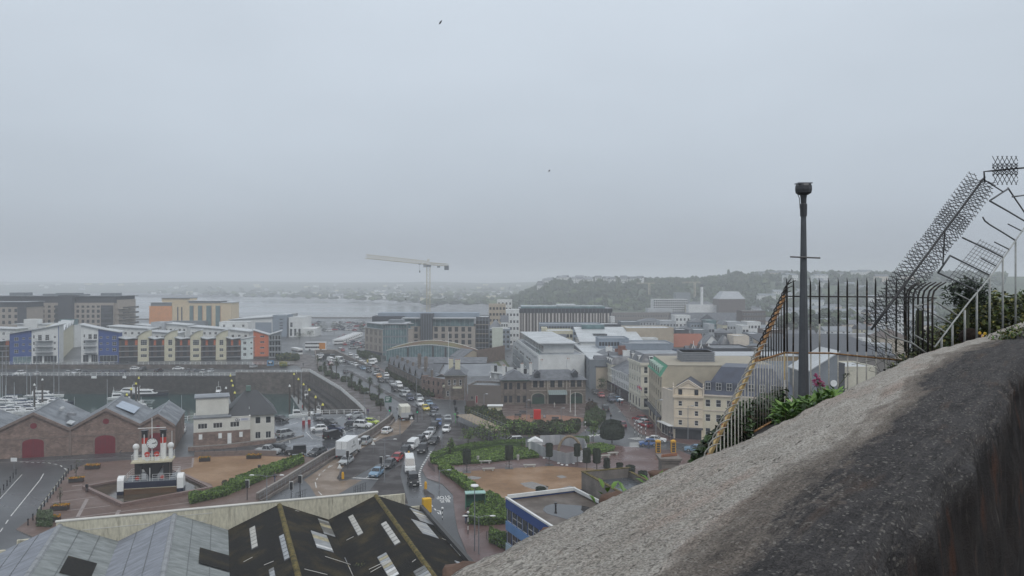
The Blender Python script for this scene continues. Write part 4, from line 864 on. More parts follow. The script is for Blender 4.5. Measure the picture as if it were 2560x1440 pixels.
b.floors('F',12,6,1.6,1.9,nx=2,nz=1,fr=DARK).walls(); b.box('upper_storey',-.4,b.L+.4,.8,17.5,b.h,zt(756,Yd),DGREY); b.box('roof',-1,b.L+1,.2,18,zt(756,Yd)+.003,zt(756,Yd)+.3,LEAD); b.box('glazed_bay',b.L-3.5,b.L+1,-1.2,-.02,0,b.h,DGREY)
Yd=560
b=B('office_block','small orange block joined to the cream seafront building',uv(373,Yd),uv(430,Yd),18,zt(765,Yd),C('deep orange render',(.62,.27,.10)))
b.walls(); b.box('upper_storey',.8,b.L-.6,.6,17,b.h,zt(757,Yd),MGREY); b.box('roof',.2,b.L,.1,17.5,zt(757,Yd)+.003,zt(757,Yd)+.4,LROOF)
b=B('office_block','cream seafront office with tall dark glass strips and orange edges',uv(430.5,Yd),uv(578,Yd),16,zt(757,Yd),CRPAN)
x=lambda u:(u-430.5)/F*Yd
OL=C('orange strip',(.50,.22,.07))
for u0,u1 in ((443,446),(453,456)): b.box('dark_strip',x(u0),x(u1),-.12,-.01,4,b.h-3,DGREY)
for u0,u1 in ((474,484),(495,506),(516,529),(539,551)):
 winpanel(b,'F',x(u0),x(u1),1.0,b.h-2.0,3,8,fr=MGREY,gl=GLASSB)
 b.box('orange_strip',x(u1),x(u1)+.3,-.14,-.01,1,b.h-2,OL)
b.walls(); b.box('attic',x(473),x(552),-.5,12,b.h,b.h+1.2,MGREY); b.box('roof',x(473)-1,x(556),-1,15,b.h+1.203,b.h+1.6,LROOF); b.box('roof',x(556),b.L+.6,-.6,16,b.h,b.h+.4,LROOF)
b.box('raised_block',x(403),x(473),1,14,b.h-4,zt(746,Yd),CRPAN); b.box('roof',x(402),x(474),.2,14.5,zt(746,Yd)+.003,zt(746,Yd)+.4,MGREY); b.box('base',x(432),x(520),-6,-.02,0,7.5,MGREY)
# --- terrace of houses on the quay
def house(name,label,u0,u1,v,vtop,wall,dep=13,grp=None):
 vl=lambda u:911-(u-24)*.0222; Y=H*F/(vl((u0+u1)/2)-V0); b=B(name,label,G(u0,vl(u0)),G(u1,vl(u1)),min(dep,6.5),zt(vtop,Y),wall,group=grp); b.Y=Y; b.u0=u0; b.X=lambda u:(u-u0)/F*Y; b.Z=lambda vv:zt(vv,Y); return b
GT='apartment houses along the quay terrace'
def sq(b,us,vs,w,h,**k):
 for u in us:
  for v in vs: b.win('F',b.X(u),b.Z(v),w,h,**k)
b=house('apartment_house','blue end house with a roof rising to the right, left of the side street',24,78.5,911,834,BLUEW,14,GT)
sq(b,(39,),(852,867,883),1.7,1.5); sq(b,(55,70),(849,864,880),1.1,.9,nz=1); winpanel(b,'F',b.X(32),b.X(73),.2,3.2,4,2,gl=GLASSB); b.walls()
b.shed(b.Z(834.5),b.Z(825.5),LROOF,.9,.35)
b=house('apartment_house','white half of the left blue house with stacked steel balconies',79,147,911,829,WREN,14,GT)
sq(b,(84,),(846,862,878),.7,1.4,nx=1); sq(b,(97.5,114),(851,),1.5,2.4,nz=3); sq(b,(131,),(846,861,876),.9,1.0); winpanel(b,'F',b.X(82),b.X(103),.2,3.4,3,1); winpanel(b,'F',b.X(107),b.X(136),.2,3.4,4,1); b.walls()
b.shed(b.Z(825.5),b.Z(814),LROOF,.9,.35); b.box('blue_pier',b.X(139),b.L+.03,-.06,-.01,0,b.Z(816),BLUEW)
for v in (852,867,881): balcony(b,'F',b.X(90),b.X(128),b.Z(v),2.0)
b=house('apartment_house','white end house with steel balconies right of the side street',203,245.5,908,822,WREN,14,GT)
sq(b,(210,),(843,858,873),.7,1.3,nx=1); sq(b,(223,235),(848,),1.4,2.2,nz=2); winpanel(b,'F',b.X(207),b.X(220),.2,3.5,2,1); winpanel(b,'F',b.X(226),b.X(241),.2,3.5,3,1); b.walls(); b.shed(b.Z(812.5),b.Z(822),LROOF,.8,.35)
for v in (850,866,882): balcony(b,'F',b.X(212),b.X(239),b.Z(v),2.0)
b=house('apartment_house','royal blue end house with roof falling to the right beside the cream towers',246,297,908,831,BLUEW,14,GT)
sq(b,(252,267),(846,861,876),1.1,.9,nz=1); sq(b,(282.5,),(849,864,879),1.7,1.6); winpanel(b,'F',b.X(249),b.X(290),.2,3.0,5,1); b.walls(); b.shed(b.Z(822),b.Z(831),LROOF,.8,.35)
def tower(label,u0,u1,v,vt,nx):
 b=house('apartment_tower',label,u0,u1,v,vt+12,CREAM,12,'cream towers of the terrace'); uc=(u0+u1)/2
 w=2.6 if nx==3 else 1.7
 b.win('F',b.X(uc),b.Z(863),w,2.4,nx=nx,nz=3); b.win('F',b.X(uc),b.Z(878),w,1.3,nx=nx,nz=2); b.win('F',b.X(uc),b.Z(893),w,1.3,nx=nx,nz=2); b.walls()
 z0=b.Z(vt+17); z1=b.Z(vt); n=8; top=[(-.6+(b.L+.9)*i/n, z0+(z1-z0)*math.sin(PI/2*i/n)) for i in range(n+1)]
 m=MB(); 
 for (xa,za),(xb,zb) in zip(top,top[1:]): m.extr([(xa,-.5,za),(xb,-.5,zb),(xb,6.9,zb),(xa,6.9,za)],(0,0,.28),LROOF)
 b.part('roof',m); m=MB()
 for y in (0.0,6.5): m.poly([(0,y,b.h),(b.L,y,b.h)]+[(min(b.L,max(0,x)),y,z) for x,z in top[::-1]],CREAM)
 m.quad((b.L,0,b.h),(b.L,6.5,b.h),(b.L,6.5,z1),(b.L,0,z1),CREAM); b.part('upper_wall',m)
for u0,u1,v,nx,lab in ((344.5,372,904,3,'cream tower with curved roof, first right of the blue house'),(411,438,903,2,'cream tower with curved roof, second from the blue house'),(475.5,502.5,902.5,3,'cream tower with curved roof, third from the blue house'),(539.5,566,901.5,2,'cream tower with curved roof, nearest the white house')): tower(lab,u0,u1,v,826,nx)
def infill(label,u0,u1,v,vt):
 b=house('apartment_house',label,u0+.1,u1-.1,v,vt,BROWNP,10,'brown houses between the cream towers'); b.Yo=1.2
 L_=b.L
 for i,z in enumerate((b.Z(864)-.1,b.Z(877),b.Z(891.5))):
  balcony(b,'F',0.05,L_-.05,z,1.0,slab=LGREY,rl=DGREY)
  winpanel(b,'F',L_*.52,L_*.78,z+.1,z+2.1,2,1,gl=DGL,fr=BROWNP); winpanel(b,'F',L_*.12,L_*.3,z+.1,z+2.1,1,1,gl=DGL,fr=BROWNP)
 b.box('orange_panel',L_*.32,L_*.46,-.1,-.02,b.Z(863),b.Z(850),ORANGE); b.box('orange_panel',L_*.86,L_*.99,-.1,-.02,b.Z(863),b.Z(850),ORANGE)
 winpanel(b,'F',.2,L_-.2,.1,1.9,5,1,gl=DGL,fr=DGREY); b.walls()
 m=MB(); h=b.h
 for (xa,za),(xb,zb) in zip(((-.2,h+1.0),(L_*.4,h+.15)),((L_*.4,h+.15),(L_+.2,h+.75))): m.extr([(xa,-1.3,za),(xb,-1.3,zb),(xb,6.5,zb),(xa,6.5,za)],(0,0,.3),LROOF)
 b.part('roof',m)
infill('brown balconied house between the royal blue house and first cream tower',297.5,344.5,904.5,849); infill('brown balconied house between the first and second cream towers',372,411,903.5,849); infill('brown balconied house between the second and third cream towers',438,475.5,903,849); infill('brown balconied house between the third and fourth cream towers',502.5,539.5,902,849); infill('brown balconied house right of the last cream tower',566,602,901,849)
infill('brown balconied house at the left edge of the view',-40,23.5,911,856)
b=house('apartment_house','pale white house between brown balconies and the orange tower',602.5,637,900,849,C('pale blue white render',(.56,.61,.60)),11,GT)
sq(b,(611.5,),(861,875.5,889.5),1.4,1.3); sq(b,(627,),(859,873,887),.9,.8,nx=1,nz=1); b.walls(); b.shed(b.Z(849),b.Z(842.5),LROOF,.4,.3)
b=house('apartment_tower','orange red corner tower at the end of the terrace',633.5,672,896,836,C('orange red render',(.52,.14,.06)),12,GT)
sq(b,(654.5,),(843.5,857.5,871.5,885),1.9,.8,nx=2,nz=1); b.walls(); b.shed(b.Z(826),b.Z(838),LROOF,.6,.35); b.box('base',-.02,b.L,-.08,-.02,0,b.Z(891),BROWNP)
b=house('apartment_house','glazed balcony end of the terrace right of the orange tower',672.5,702,896,838,MGREY,12,GT)
b.floors('F',4,4,1.5,2.2,nx=1,nz=1,gl=DGL).walls(); b.shed(b.Z(838),b.Z(829),LROOF,.5,.35)
for v in (846,861,876,890): balcony(b,'F',.1,b.L-.1,b.Z(v)-.6,1.6,slab=LGREY); 
for q in (0,1,2): b.box('post',b.L*q/2-.05,b.L*q/2+.05,-1.65,-1.5,0,b.h,LGREY)
b=B('apartment_row','cream house row running back along the side street behind the left blue house',(-199.9,352),(-236.6,430),10,zt(824,375),CREAM); b.floors('F',9,3,1.4,1.3).walls().flat(LROOF,.3)
for i in range(5): MB().extr([(b.L*i/5,-.4,b.h),(b.L*(i+1)/5-.5,-.4,b.h),(b.L*(i+.75)/5,-.4,b.h+2.2)],(0,6,0),LROOF).obj('roof_fin',b.t)
BW='white houses in the second row'
def wh(label,u0,u1,Y,vt,dv,wall=WREN,n=4,rows=4,roof='shed',d2=10):
 b=B('apartment_house',label,uv(u0,Y),uv(u1,Y),d2,zt(vt+dv,Y),wall,group=BW); b.floors('F',n,rows,1.2,1.2)
 b.walls(); b.shed(zt(vt,Y),zt(vt+dv*.8,Y),LROOF,.8,.3) if roof=='shed' else b.flat(LROOF,.3); return b
b=wh('long white flat roofed house behind the left blue house',43,186,425,806,8,n=10,roof='flat'); x=lambda u:(u-43)/F*425; b.box('stair_tower',x(62),x(95),-1,4,b.h-2,zt(798,425),WREN); b.box('stair_tower',x(152),x(183),-1,5,b.h-5,zt(798,425),GLASSB); b.box('roof',x(30),x(70),-.6,8,b.h+.6,b.h+.9,LROOF); b.box('roof',x(96),x(152),-.6,8,b.h+.6,b.h+1.1,LROOF)
wh('white house with pale roof at the left edge behind the blue house',-60,38,375,820,4,n=5)
wh('white house with a sloping roof behind the first cream tower',272,372,385,816,8,n=6); wh('grey white block behind the second cream tower',377,409,395,803,4,LGREY,2,roof='flat'); wh('curved roofed white house behind the second brown house',410,466,398,809,6,n=5); wh('white house with low curved roof behind the third cream tower',372,440,380,829,6,n=5)
wh('white house with sloping roof behind the fourth cream tower',476,560,390,817,8,n=6); wh('tall white stair block behind the last cream tower',548,620,400,800,6,n=3,roof='flat',rows=5); wh('white curved roofed house left of the orange tower',574,622,372,824,7,n=3)
wh('small white house on the slope near the cream office',340,374,470,812,4,n=3)
Yd=505
b=B('leisure_hall','large white leisure hall with a long pale roof near the sea wall',uv(575,Yd),uv(681,Yd),60,zt(803,Yd),WREN); b.walls(); b.shed(zt(800,Yd),zt(793,Yd),LROOF,1,.4); b.box('blue_panel',b.L*.6,b.L-.5,-.2,-.02,2,zt(806,Yd),BGREY)
b=B('leisure_tower','grey blue tower of the leisure hall with three small signs',uv(681.5,Yd),uv(717,Yd),14,zt(789,Yd),BGREY); 
for v in (800,809,815,822): b.win('F',b.L*.6,zt(v,Yd),2.2,.8,nx=1,nz=1,fr=LGREY)
b.walls().flat(LROOF,.3)
b=B('leisure_wing','white wing with tall dark windows right of the grey tower',uv(722,Yd),uv(754,Yd),25,zt(795,Yd),WREN); b.win('F',b.L*.2,zt(818,Yd),1.6,3,nx=1); b.grid('F',3,.5,1.5,4.6,nx=1); b.walls().flat(LROOF,.4); b.box('low_wing',b.L+.02,b.L+8,2,18,0,zt(822,Yd),WREN)
# ---------------------------------------------------------------- offices and town in the centre
Yc=385
b=B('office_building','beige stone office wing with rows of paired narrow windows beside the main road',uv(912,398),uv(956,380),16,zt(821,390),BEIGE)
for f in range(3):
 for i in range(4): 
  for q in (-.75,.75): b.win('F',b.L*(i+.5)/4+q,1.7+3.75*f,.75,2.6,nx=1,nz=1,fr=DARK)
b.walls(); b.box('base',-.05,b.L+.05,-.1,-.02,0,1.2,DGREY); b.box('roof',-.3,b.L+.3,-.3,16,b.h,b.h+.25,LROOF)
b.box('glass_storey',.8,b.L-.2,.8,15,b.h+.25,zt(809,390),GLASSB); b.box('upper_roof',.0,b.L+1,-.2,16,zt(809,390)+.003,zt(809,390)+.35,LGREY)
t=thing('office_building','rounded blue glass corner of the beige office with floor bands','building',(uv(957,380)[0],380,0)); n=9; hh=zt(808,388)
arc=[(11.2*(i/n),-1.2*math.sin(PI*(.15+.6*i/n))*1.6+1.0+8*(max(0,i/n-.55))**1.5) for i in range(n+1)]
m=MB()
for p,q in zip(arc,arc[1:]): m.quad((*p,0),(*q,0),(*q,hh),(*p,hh),GLASSB)
m.poly([(*p,hh) for p in arc]+[(11.2,16,hh),(0,16,hh)],LROOF); m.quad((11.2,arc[-1][1],0),(11.2,16,0),(11.2,16,hh),(11.2,arc[-1][1],hh),MGREY); m.obj('glazing',t)
for z in (1.2,4.9,8.7,12.4,hh-.3):
 m=MB()
 for p,q in zip(arc,arc[1:]): m.extr([(p[0],p[1]-.15,z),(q[0],q[1]-.15,z),(q[0],q[1]+.1,z),(p[0],p[1]+.1,z)],(0,0,.7),MGREY)
 m.obj('floor_band',t)
for p in arc[::1]: MB().box(p[0]-.06,p[0]+.06,p[1]-.12,p[1]+.05,0,hh,LGREY).obj('mullion',t)
MB().box(-.2,11.6,-1.6,15,hh+.003,hh+.35,LGREY).obj('roof',t); MB().box(2,9,4,12,hh+.36,hh+1.8,MGREY).obj('plant_room',t)
b=B('office_building','wide beige office with a dark central tower and glass top floor under the crane',uv(1008,402),uv(1188,402),22,zt(816,402),BEIGE); X=lambda u:(u-1008)/F*402
for u in (1023,1040,1090,1108,1125,1141,1158,1174):
 for v in (829,845.5,861,877): b.win('F',X(u),zt(v,402),1.75,2.3,nx=2,nz=2,fr=DARK)
b.walls(); b.box('glass_storey',.6,b.L-.8,1.6,20,b.h,zt(797,402),GLASSB)
for i in range(14): b.box('mullion',1+i*2.5,1.12+i*2.5,1.5,1.6,b.h,zt(797,402),LGREY)
b.box('roof',-.8,b.L+.4,-.4,22,zt(797,402)+.003,zt(797,402)+.5,LGREY); b.box('plant_room',-14,b.L+1.5,7,20,zt(797,402)+.51,zt(784,402),BGREY); b.box('tower',X(1052),X(1082),-1.6,8,0,zt(784,402),DGREY)
for i in range(5): b.box('tower_fin',X(1052)+.3+i*1.25,X(1052)+.5+i*1.25,-1.72,-1.6,0,zt(785,402),MGREY)
b.box('link_block',X(925),-.02,6,18,zt(806,402)-8,zt(792,402),DGREY)
b=B('scaffolded_building','dark building wrapped in scaffolding right of the wide beige office',uv(1190,405),uv(1222,405),18,zt(794,405),DGREY); b.floors('F',4,5,1.2,1.6,fr=DARK).walls().flat(LROOF,.3)
for i in range(5):
 for q in (0,1): b.box('scaffold_pole',b.L*i/4-.06,b.L*i/4+.06,-1.5-q*1.2,-1.4-q*1.2,0,b.h,GREYM)
for f in range(7): b.box('scaffold_deck',0,b.L,-2.7,-1.3,1.8+f*2.3,1.95+f*2.3,TAN if f%2 else MGREY)
b=B('stair_block','blank pale green panel wall block beside the scaffolding',uv(1230,400),uv(1257,400),6,zt(820,400),C('pale green panel',(.50,.53,.46))); b.walls().flat(LROOF,.1)
b=B('office_building','blue grey block behind the blank pale wall',uv(1222,412),uv(1275,412),14,zt(824,412),BGREY); b.floors('F',5,4,1.5,1.6,nz=1).walls().flat(LROOF,.3)
Ym=352
t=thing('museum_hall','long glazed hall with a curved brown planted roof rimmed in white','building',(uv(966,Ym)[0],Ym,0)); Lm=(1190-966)/F*Ym; n=16
def arcz(x): 
 s=x/Lm; return zt(882.5,Ym)+ (zt(862,Ym)-zt(882.5,Ym))*math.sin(PI*min(1,max(0,(s*.86+.08))))**.9 - (s>.5)*(s-.5)*1.6
xs=[Lm*i/n for i in range(n+1)]; zl=[arcz(x) for x in xs]; m=MB()
for i in range(n): m.quad((xs[i],0,0),(xs[i+1],0,0),(xs[i+1],0,zl[i+1]),(xs[i],0,zl[i]),GLASSB)
for i in range(n): m.quad((xs[i],16,0),(xs[i+1],16,0),(xs[i+1],16,zl[i+1]-1),(xs[i],16,zl[i]-1),GLASSB)
m.quad((0,0,0),(0,16,0),(0,16,zl[0]),(0,0,zl[0]),GLASSB); m.quad((Lm,0,0),(Lm,16,0),(Lm,16,zl[-1]),(Lm,0,zl[-1]),GLASSB); m.obj('glass_wall',t)
for i in range(0,35): x=Lm*i/34; MB().box(x-.04,x+.04,-.08,.02,0,arcz(x)-.1,LGREY).obj('mullion',t)
for s in (.24,.52,.66,.86): MB().box(Lm*s-.45,Lm*s+.45,-.14,-.05,0,arcz(Lm*s)-.6,DARK).obj('dark_bay',t)
SED=M('sedum roof',(.14,.07,.035),.9,var=.3,scale=.12,col2=(.12,.115,.04),fine=.2); m=MB(); e_=MB()
for i in range(n):
 m.quad((xs[i],.2,zl[i]+.3),(xs[i+1],.2,zl[i+1]+.3),(xs[i+1],15.8,zl[i+1]+.8*math.sin(PI*(i+1)/n)),(xs[i],15.8,zl[i]+.8*math.sin(PI*i/n)),SED)
 for y in (-.35,15.7): dzb=0 if y<0 else 1; e_.extr([(xs[i],y,zl[i]-.05+dzb*.8*math.sin(PI*i/n)),(xs[i+1],y,zl[i+1]-.05+dzb*.8*math.sin(PI*(i+1)/n)),(xs[i+1],y+.55,zl[i+1]-.05+dzb*.8*math.sin(PI*(i+1)/n)),(xs[i],y+.55,zl[i]-.05+dzb*.8*math.sin(PI*i/n))],(0,0,.2),WHT)
m.obj('roof',t); e_.obj('roof_edge',t)
b=B('stone_warehouse_row','old dark stone row of small gabled houses along the right of the main road',G2(970,932),G2(1066,985),9,3.9,GRAN); Lr=b.L
ng=7
for i in range(ng):
 for q in (-1.6,1.6): b.win('F',Lr*(i+.5)/ng+q,1.0,1.0,1.6,fr=DARK); pass
b.walls().gable(SLATE,2.0)
for i in range(ng): 
 xc=Lr*(i+.5)/ng; m=MB(); m.poly([(xc-2.6,-.06,3.9),(xc+2.6,-.06,3.9),(xc,-.06,6.4)],GRAN); m.add([(xc-2.8,-.3,3.8),(xc,-.3,6.6),(xc,4.5,6.6),(xc-2.8,1.5,3.8)],[(0,1,2,3)],SLATE); m.add([(xc+2.8,-.3,3.8),(xc,-.3,6.6),(xc,4.5,6.6),(xc+2.8,1.5,3.8)],[(3,2,1,0)],SLATE); m.obj('gable',b.t); b.chimney(xc+3.6,2,4.6,7.2,.7,.7,GRAN,0)
b=B('slate_shed','long dark slate roofed shed in front of the glazed museum',uv(1000,330),uv(1108,330),14,zt(913,330),GRAN); b.walls().gable(SLATE,zt(893,337)-b.h)
b=B('slate_shed','gabled dark slate workshop with two chimneys behind the white parasols',uv(1000,300),uv(1092,296),12,zt(936,300),GRAN); b.walls().gable(SLATE,3.6); b.chimney(b.L*.42,4,b.h+1,b.h+7.2,1.1,1.1,GRAN,2); b.chimney(b.L*.6,4,b.h+1,b.h+6.2,1.1,1.1,GRAN,2)
b=B('slate_shed','wide grey sheet roofed hall behind the stone pub',uv(1106,296),uv(1246,300),16,zt(940,298),DGREY); b.walls().gable(LEAD,zt(911,306)-b.h,ov=.8)
b=B('slate_shed','second grey sheet roofed hall between the museum and the pub',uv(1085,322),uv(1215,322),14,zt(908,322),DGREY); b.walls().gable(SLATE,zt(893,330)-b.h)
b=B('slate_shed','small brown gabled shed right of the museum roof',uv(1155,338),uv(1210,345),9,zt(893,340),TAN); b.walls().gable(SLATE,3,axis='y')
tag(wallrun(MB(),[uv(1195,338),uv(1262,362)],0,6.2,.6,brickmat('old brick wall',(.17,.12,.09),(.13,.09,.07),(.12,.1,.09),.4,.15)).obj('boundary_wall'),'old brown brick boundary wall beside the sloping garden','wall')
struct(MB().poly([(*uv(1205,330),.16),(*uv(1262,285),.16),(*uv(1300,280),.16),(*uv(1262,360),.16)],M('rough grass',(.07,.085,.03),.9,var=.3,scale=.3,fine=.2)).obj('grass_bank'))
struct(MB().poly([(*uv(1245,352),.19),(*uv(1283,284),.19),(*uv(1299,284),.19),(*uv(1256,352),.19)],M('garden path',(.16,.155,.15),.7)).obj('garden_path'))
pA,pB=G2(1112,998),G2(1162,998)
b=B('stone_pub','granite pub with slate hipped roof, cream chimney and a red door','',pB,10,1,GRANB) if 0 else B('stone_pub','granite pub with slate hipped roof, cream chimney and a red door',pA,pB,13,7.2,GRAN)
for x_ in (1.3,3.0,4.7): b.win('F',x_*b.L/6,4.2,.75,1.7,nx=1,nz=2)
b.win('F',b.L*.15,.9,.8,1.6,nx=1); b.win('F',b.L*.65,0,1.0,2.4,nx=1,nz=1,gl=C('red door paint',(.25,.02,.03)),name='door')
b.grid('L',3,4.2,.75,1.6,nx=1); b.grid('L',3,1,.75,1.6,nx=1); b.walls().hip(SLATE,2.6,.5); m=MB(); m.box(-.3,b.L+.3,-.3,0,7.0,7.3,CREAM); m.box(-.3,0,0,13.3,7.0,7.3,CREAM); m.obj('cornice',b.t)
b.box('string_course',b.L*.4,b.L*.85,-.7,-.02,3.3,3.8,CREAM); b.box('porch',b.L*.42,b.L*.83,-.55,-.02,0,3.3,GRAN); b.box('string_course',-.8,-.02,1,5,3.4,3.9,CREAM); b.box('porch',-.7,-.02,1.2,4.8,0,3.4,GRAN); b.chimney(b.L*.62,2.2,8,11.4,1.5,1.1,CREAM,3); b.chimney(b.L*.2,9,8.2,11,1.3,.9,CREAM,2)
MB().tube([(b.L*.1,6,7),(b.L*.1,6,20)],.06,WHT,5).obj('flagpole',b.t)
b=B('stone_pub','lower stone wing of the pub facing the queue of traffic',(pA[0]-8.5,pA[1]+13),(pA[0]-.02,pA[1]+3),7,5.2,GRANB); b.floors('F',5,2,.8,1.3,fr=DARK).walls().flat(LEAD,.4)
TENT=C('white canvas',(.78,.79,.80),var=.03)
def tent(label,c,w,n,h0,h1):
 t=thing('marquee',label,'tent',(c[0],c[1],0 if h0<4 else h0-2.3))
 z=0 if h0<4 else -(h0-2.3)
 m=MB()
 for i in range(n):
  x=i*w; c0=[(x-w/2,-w/2),(x+w/2,-w/2),(x+w/2,w/2),(x-w/2,w/2)]; rings=[(1,h0),(.45,h0+(h1-h0)*.3),(.14,h0+(h1-h0)*.72),(.01,h1)]
  vs=[(x+(px_-x)*s,py*s,zz+z) for s,zz in rings for px_,py in c0]
  m.add(vs,[(r*4+j,r*4+(j+1)%4,r*4+4+(j+1)%4,r*4+4+j) for r in range(3) for j in range(4)],TENT)
 m.obj('canopy',t)
 for i in range(n+1):
  for y in (-w/2,w/2): MB().tube([(i*w-w/2,y,0),(i*w-w/2,y,h0+z)],.06,WHT,5).obj('pole',t)
tent('white peaked party tent with two points behind the station',(uv(1243,292)[0],292),5.2,2,zt(942,292),zt(924,292))
for (u,v,Y,lab) in ((1070,935,282,'left white parasol on the pub terrace'),(1081,942,276,'right white parasol on the pub terrace')):
 t=thing('parasol',lab,'parasol',(*uv(u,Y),5.2)); p=zt(v,Y)-5.2; m=MB(); m.add([(-1.9,-1.9,p-.7),(1.9,-1.9,p-.7),(1.9,1.9,p-.7),(-1.9,1.9,p-.7),(0,0,p)],[(0,1,4),(1,2,4),(2,3,4),(3,0,4)],TENT); m.obj('canopy',t); MB().tube([(0,0,0),(0,0,p)],.05,WHT,5).obj('pole',t)
SA,SB=G2(1323,1011),G2(1464,1009)
b=B('station_building','granite former station with hipped slate roof, dormers and dark arched doorways',SA,SB,13,zt(953,228.5),GRAN); Ls=b.L
QU=C('pale dressed stone',(.30,.27,.23)); 
for s in (.065,.20,.365,.53,.70,.865): pass
for u in (1338,1354,1381,1400,1432,1448):
 x_=(u-1323)/141*Ls; b.win('F',x_,4.9,1.25,1.9,nx=2,nz=2,fr=DARK)
 for q in (-.9,.9): 
  for k in range(3): b.box('quoin',x_+q-.16-.06*(k%2),x_+q+.16+.06*(k%2),-.05,-.01,4.85+k*.72,5.4+k*.72,QU)
GRD=C('dark green door',(.02,.05,.035))
for u0,u1 in ((1330,1361),(1426,1456)):
 x0,x1=(u0-1323)/141*Ls,(u1-1323)/141*Ls; xc=(x0+x1)/2; w=(x1-x0)/2
 pts=[(x0,-.08,0),(x1,-.08,0),(x1,-.08,2.2)]+[(xc+w*math.cos(a),-.08,2.2+1.0*math.sin(a)) for a in [PI*k/8 for k in range(1,8)]]+[(x0,-.08,2.2)]
 o=MB().poly(pts,GRD).obj('door',b.t); MB().poly([(xc+(p[0]-xc)*1.12,-.05,p[2]*1.07) for p in pts],QU).obj('door_surround',b.t); MB().poly([(p[0]*.9+xc*.1,-.1,2.1+(p[2]-2.2)*.75) for p in pts if p[2]>=2.2],DGL).obj('fanlight',o)
x0,x1=(1371-1323)/141*Ls,(1414-1323)/141*Ls
b.box('entrance',x0,x1,-.1,-.02,0,3.0,C('dark entrance glass',(.012,.016,.018),rough=.2)); m=MB(); m.add([(x0-.2,-2.2,3.0),(x1+.2,-2.2,3.0),(x1+.2,0,4.1),(x0-.2,0,4.1)],[(0,1,2,3)],C('green glass canopy',(.20,.25,.245),rough=.3)); m.obj('canopy',b.t)
for k in range(9): MB().extr([(x0+(x1-x0)*k/8-.03,-2.2,3.02),(x0+(x1-x0)*k/8+.03,-2.2,3.02),(x0+(x1-x0)*k/8+.03,0,4.12),(x0+(x1-x0)*k/8-.03,0,4.12)],(0,0,.06),LGREY).obj('canopy_bar',b.t)
b.walls().hip(SLATE,zt(926,235)-b.h,.6,ins=4); b.box('string_course',0,Ls,-.08,-.01,3.9,4.15,QU)
for u in (1369,1416): b.box('pilaster',(u-1323)/141*Ls-.2,(u-1323)/141*Ls+.2,-.3,-.02,0,b.h,QU)
for u in (1345,1440):
 x_=(u-1323)/141*Ls; d_=MB(); d_.box(x_-.75,x_+.75,1.2,4,b.h+.3,b.h+1.9,DGREY); o=d_.obj('dormer',b.t); m=MB(); m.extr([(x_-1.0,1.0,b.h+1.8),(x_+1.0,1.0,b.h+1.8),(x_,1.0,b.h+2.8)],(0,3.2,0),SLATE); m.obj('dormer_roof',o); MB().box(x_-.4,x_+.4,1.1,1.18,b.h+.7,b.h+1.7,GLASS).obj('dormer_window',o)
b.chimney(Ls*.78,9,b.h+2.4,b.h+5,1.0,.8,WREN,2); b.chimney(Ls*.06,5,b.h+1,b.h+4.2,.9,.9,WREN,2); b.chimney(Ls*.3,10,b.h+2.5,b.h+4.6,.9,.7,WREN,2)
b=B('station_building','left stone wing of the station with arched windows and slate roof',G2(1253,1012),(SA[0]-.05,SA[1]-.3),11,zt(953,228),GRAN); b.h=zt(952,228)
for s in (.16,.34,.62,.84): b.win('F',b.L*s,4.4,.95,1.9,nx=1,nz=2,fr=DARK); b.win('F',b.L*s,.6,.95,2.0,nx=1,nz=2,fr=DARK)
b.walls().hip(SLATE,2.5,.4); b.chimney(1.0,5,b.h+.6,b.h+3.4,.9,.8,WREN,2); b.chimney(b.L-1.5,8,b.h+.8,b.h+3.6,.9,.8,WREN,2); b.box('green_gutter',0,b.L,-.45,-.3,b.h-.25,b.h,GRD)
for s in (.1,.5,.9): MB().tube([(b.L*s,-.1,0),(b.L*s,-.1,b.h)],.06,DARK,5).obj('downpipe',b.t)
b=B('station_annex','low curved stone wall wing with rooftop steel frames left of the station',G2(1170,1009),G2(1253,1012),9,zt(968,230),C('grey brown render',(.15,.13,.115))); b.win('F',1.2,1.4,.7,.7,fr=DARK); b.win('F',2.6,.2,.7,2.2,gl=MATS['red door paint'] if 'red door paint' in MATS else GRD,name='door',nx=1,nz=1); b.walls().flat(LEAD,.5)
m=MB()
for i in range(12): x_=b.L*i/12; m.tube([(x_,3,b.h),(x_+.4,3,b.h+1.6),(x_+1.6,6,b.h+1.5)],.05,GREYM,4)
for y in (3,6): m.tube([(0,y,b.h+1.5),(b.L,y,b.h+1.6)],.05,GREYM,4)
stuff(m.obj('pergola_frame',b.t))
A,Bp=uv(1292,345),uv(1346,272)
b=B('apartment_block','white modern apartment block with stepped grey balconies along the garden path',A,Bp,16,10.2,WREN)
n=10
for f in range(3):
 b.grid('F',n*2,.6+3.4*f,1.5,2.2,nx=1,nz=1,gl=DGL,fr=MGREY)
 for i in range(n):
  if (i+f)%3!=2: balcony(b,'F',b.L*i/n+.4,b.L*(i+1)/n-.4,.4+3.4*f,1.7,slab=WREN,rl=GREYM,glass=GLASSB)
b.walls().flat(LEAD,.25)
for i in range(n+1): b.box('fin_wall',b.L*i/n-.15,b.L*i/n+.15,-1.8,-.03,0,9.2,LGREY)
b.box('penthouse',3,b.L-10,2.5,14,b.h,b.h+3.2,WREN); b.box('penthouse_roof',1.5,b.L-8,1.2,15,b.h+3.203,b.h+3.5,LROOF)
for i in range(14): b.box('penthouse_window',5+i*4.6,7.6+i*4.6,2.38,2.48,b.h+.6,b.h+2.7,DGL)
b.box('glass_screen',b.L-9.5,b.L-1,.4,.5,b.h+.3,b.h+1.6,GLASSB)
b=B('apartment_block','white end block of the modern apartments with a grey flat roof',uv(1352,268),uv(1431,280),24,zt(959,272),WREN)
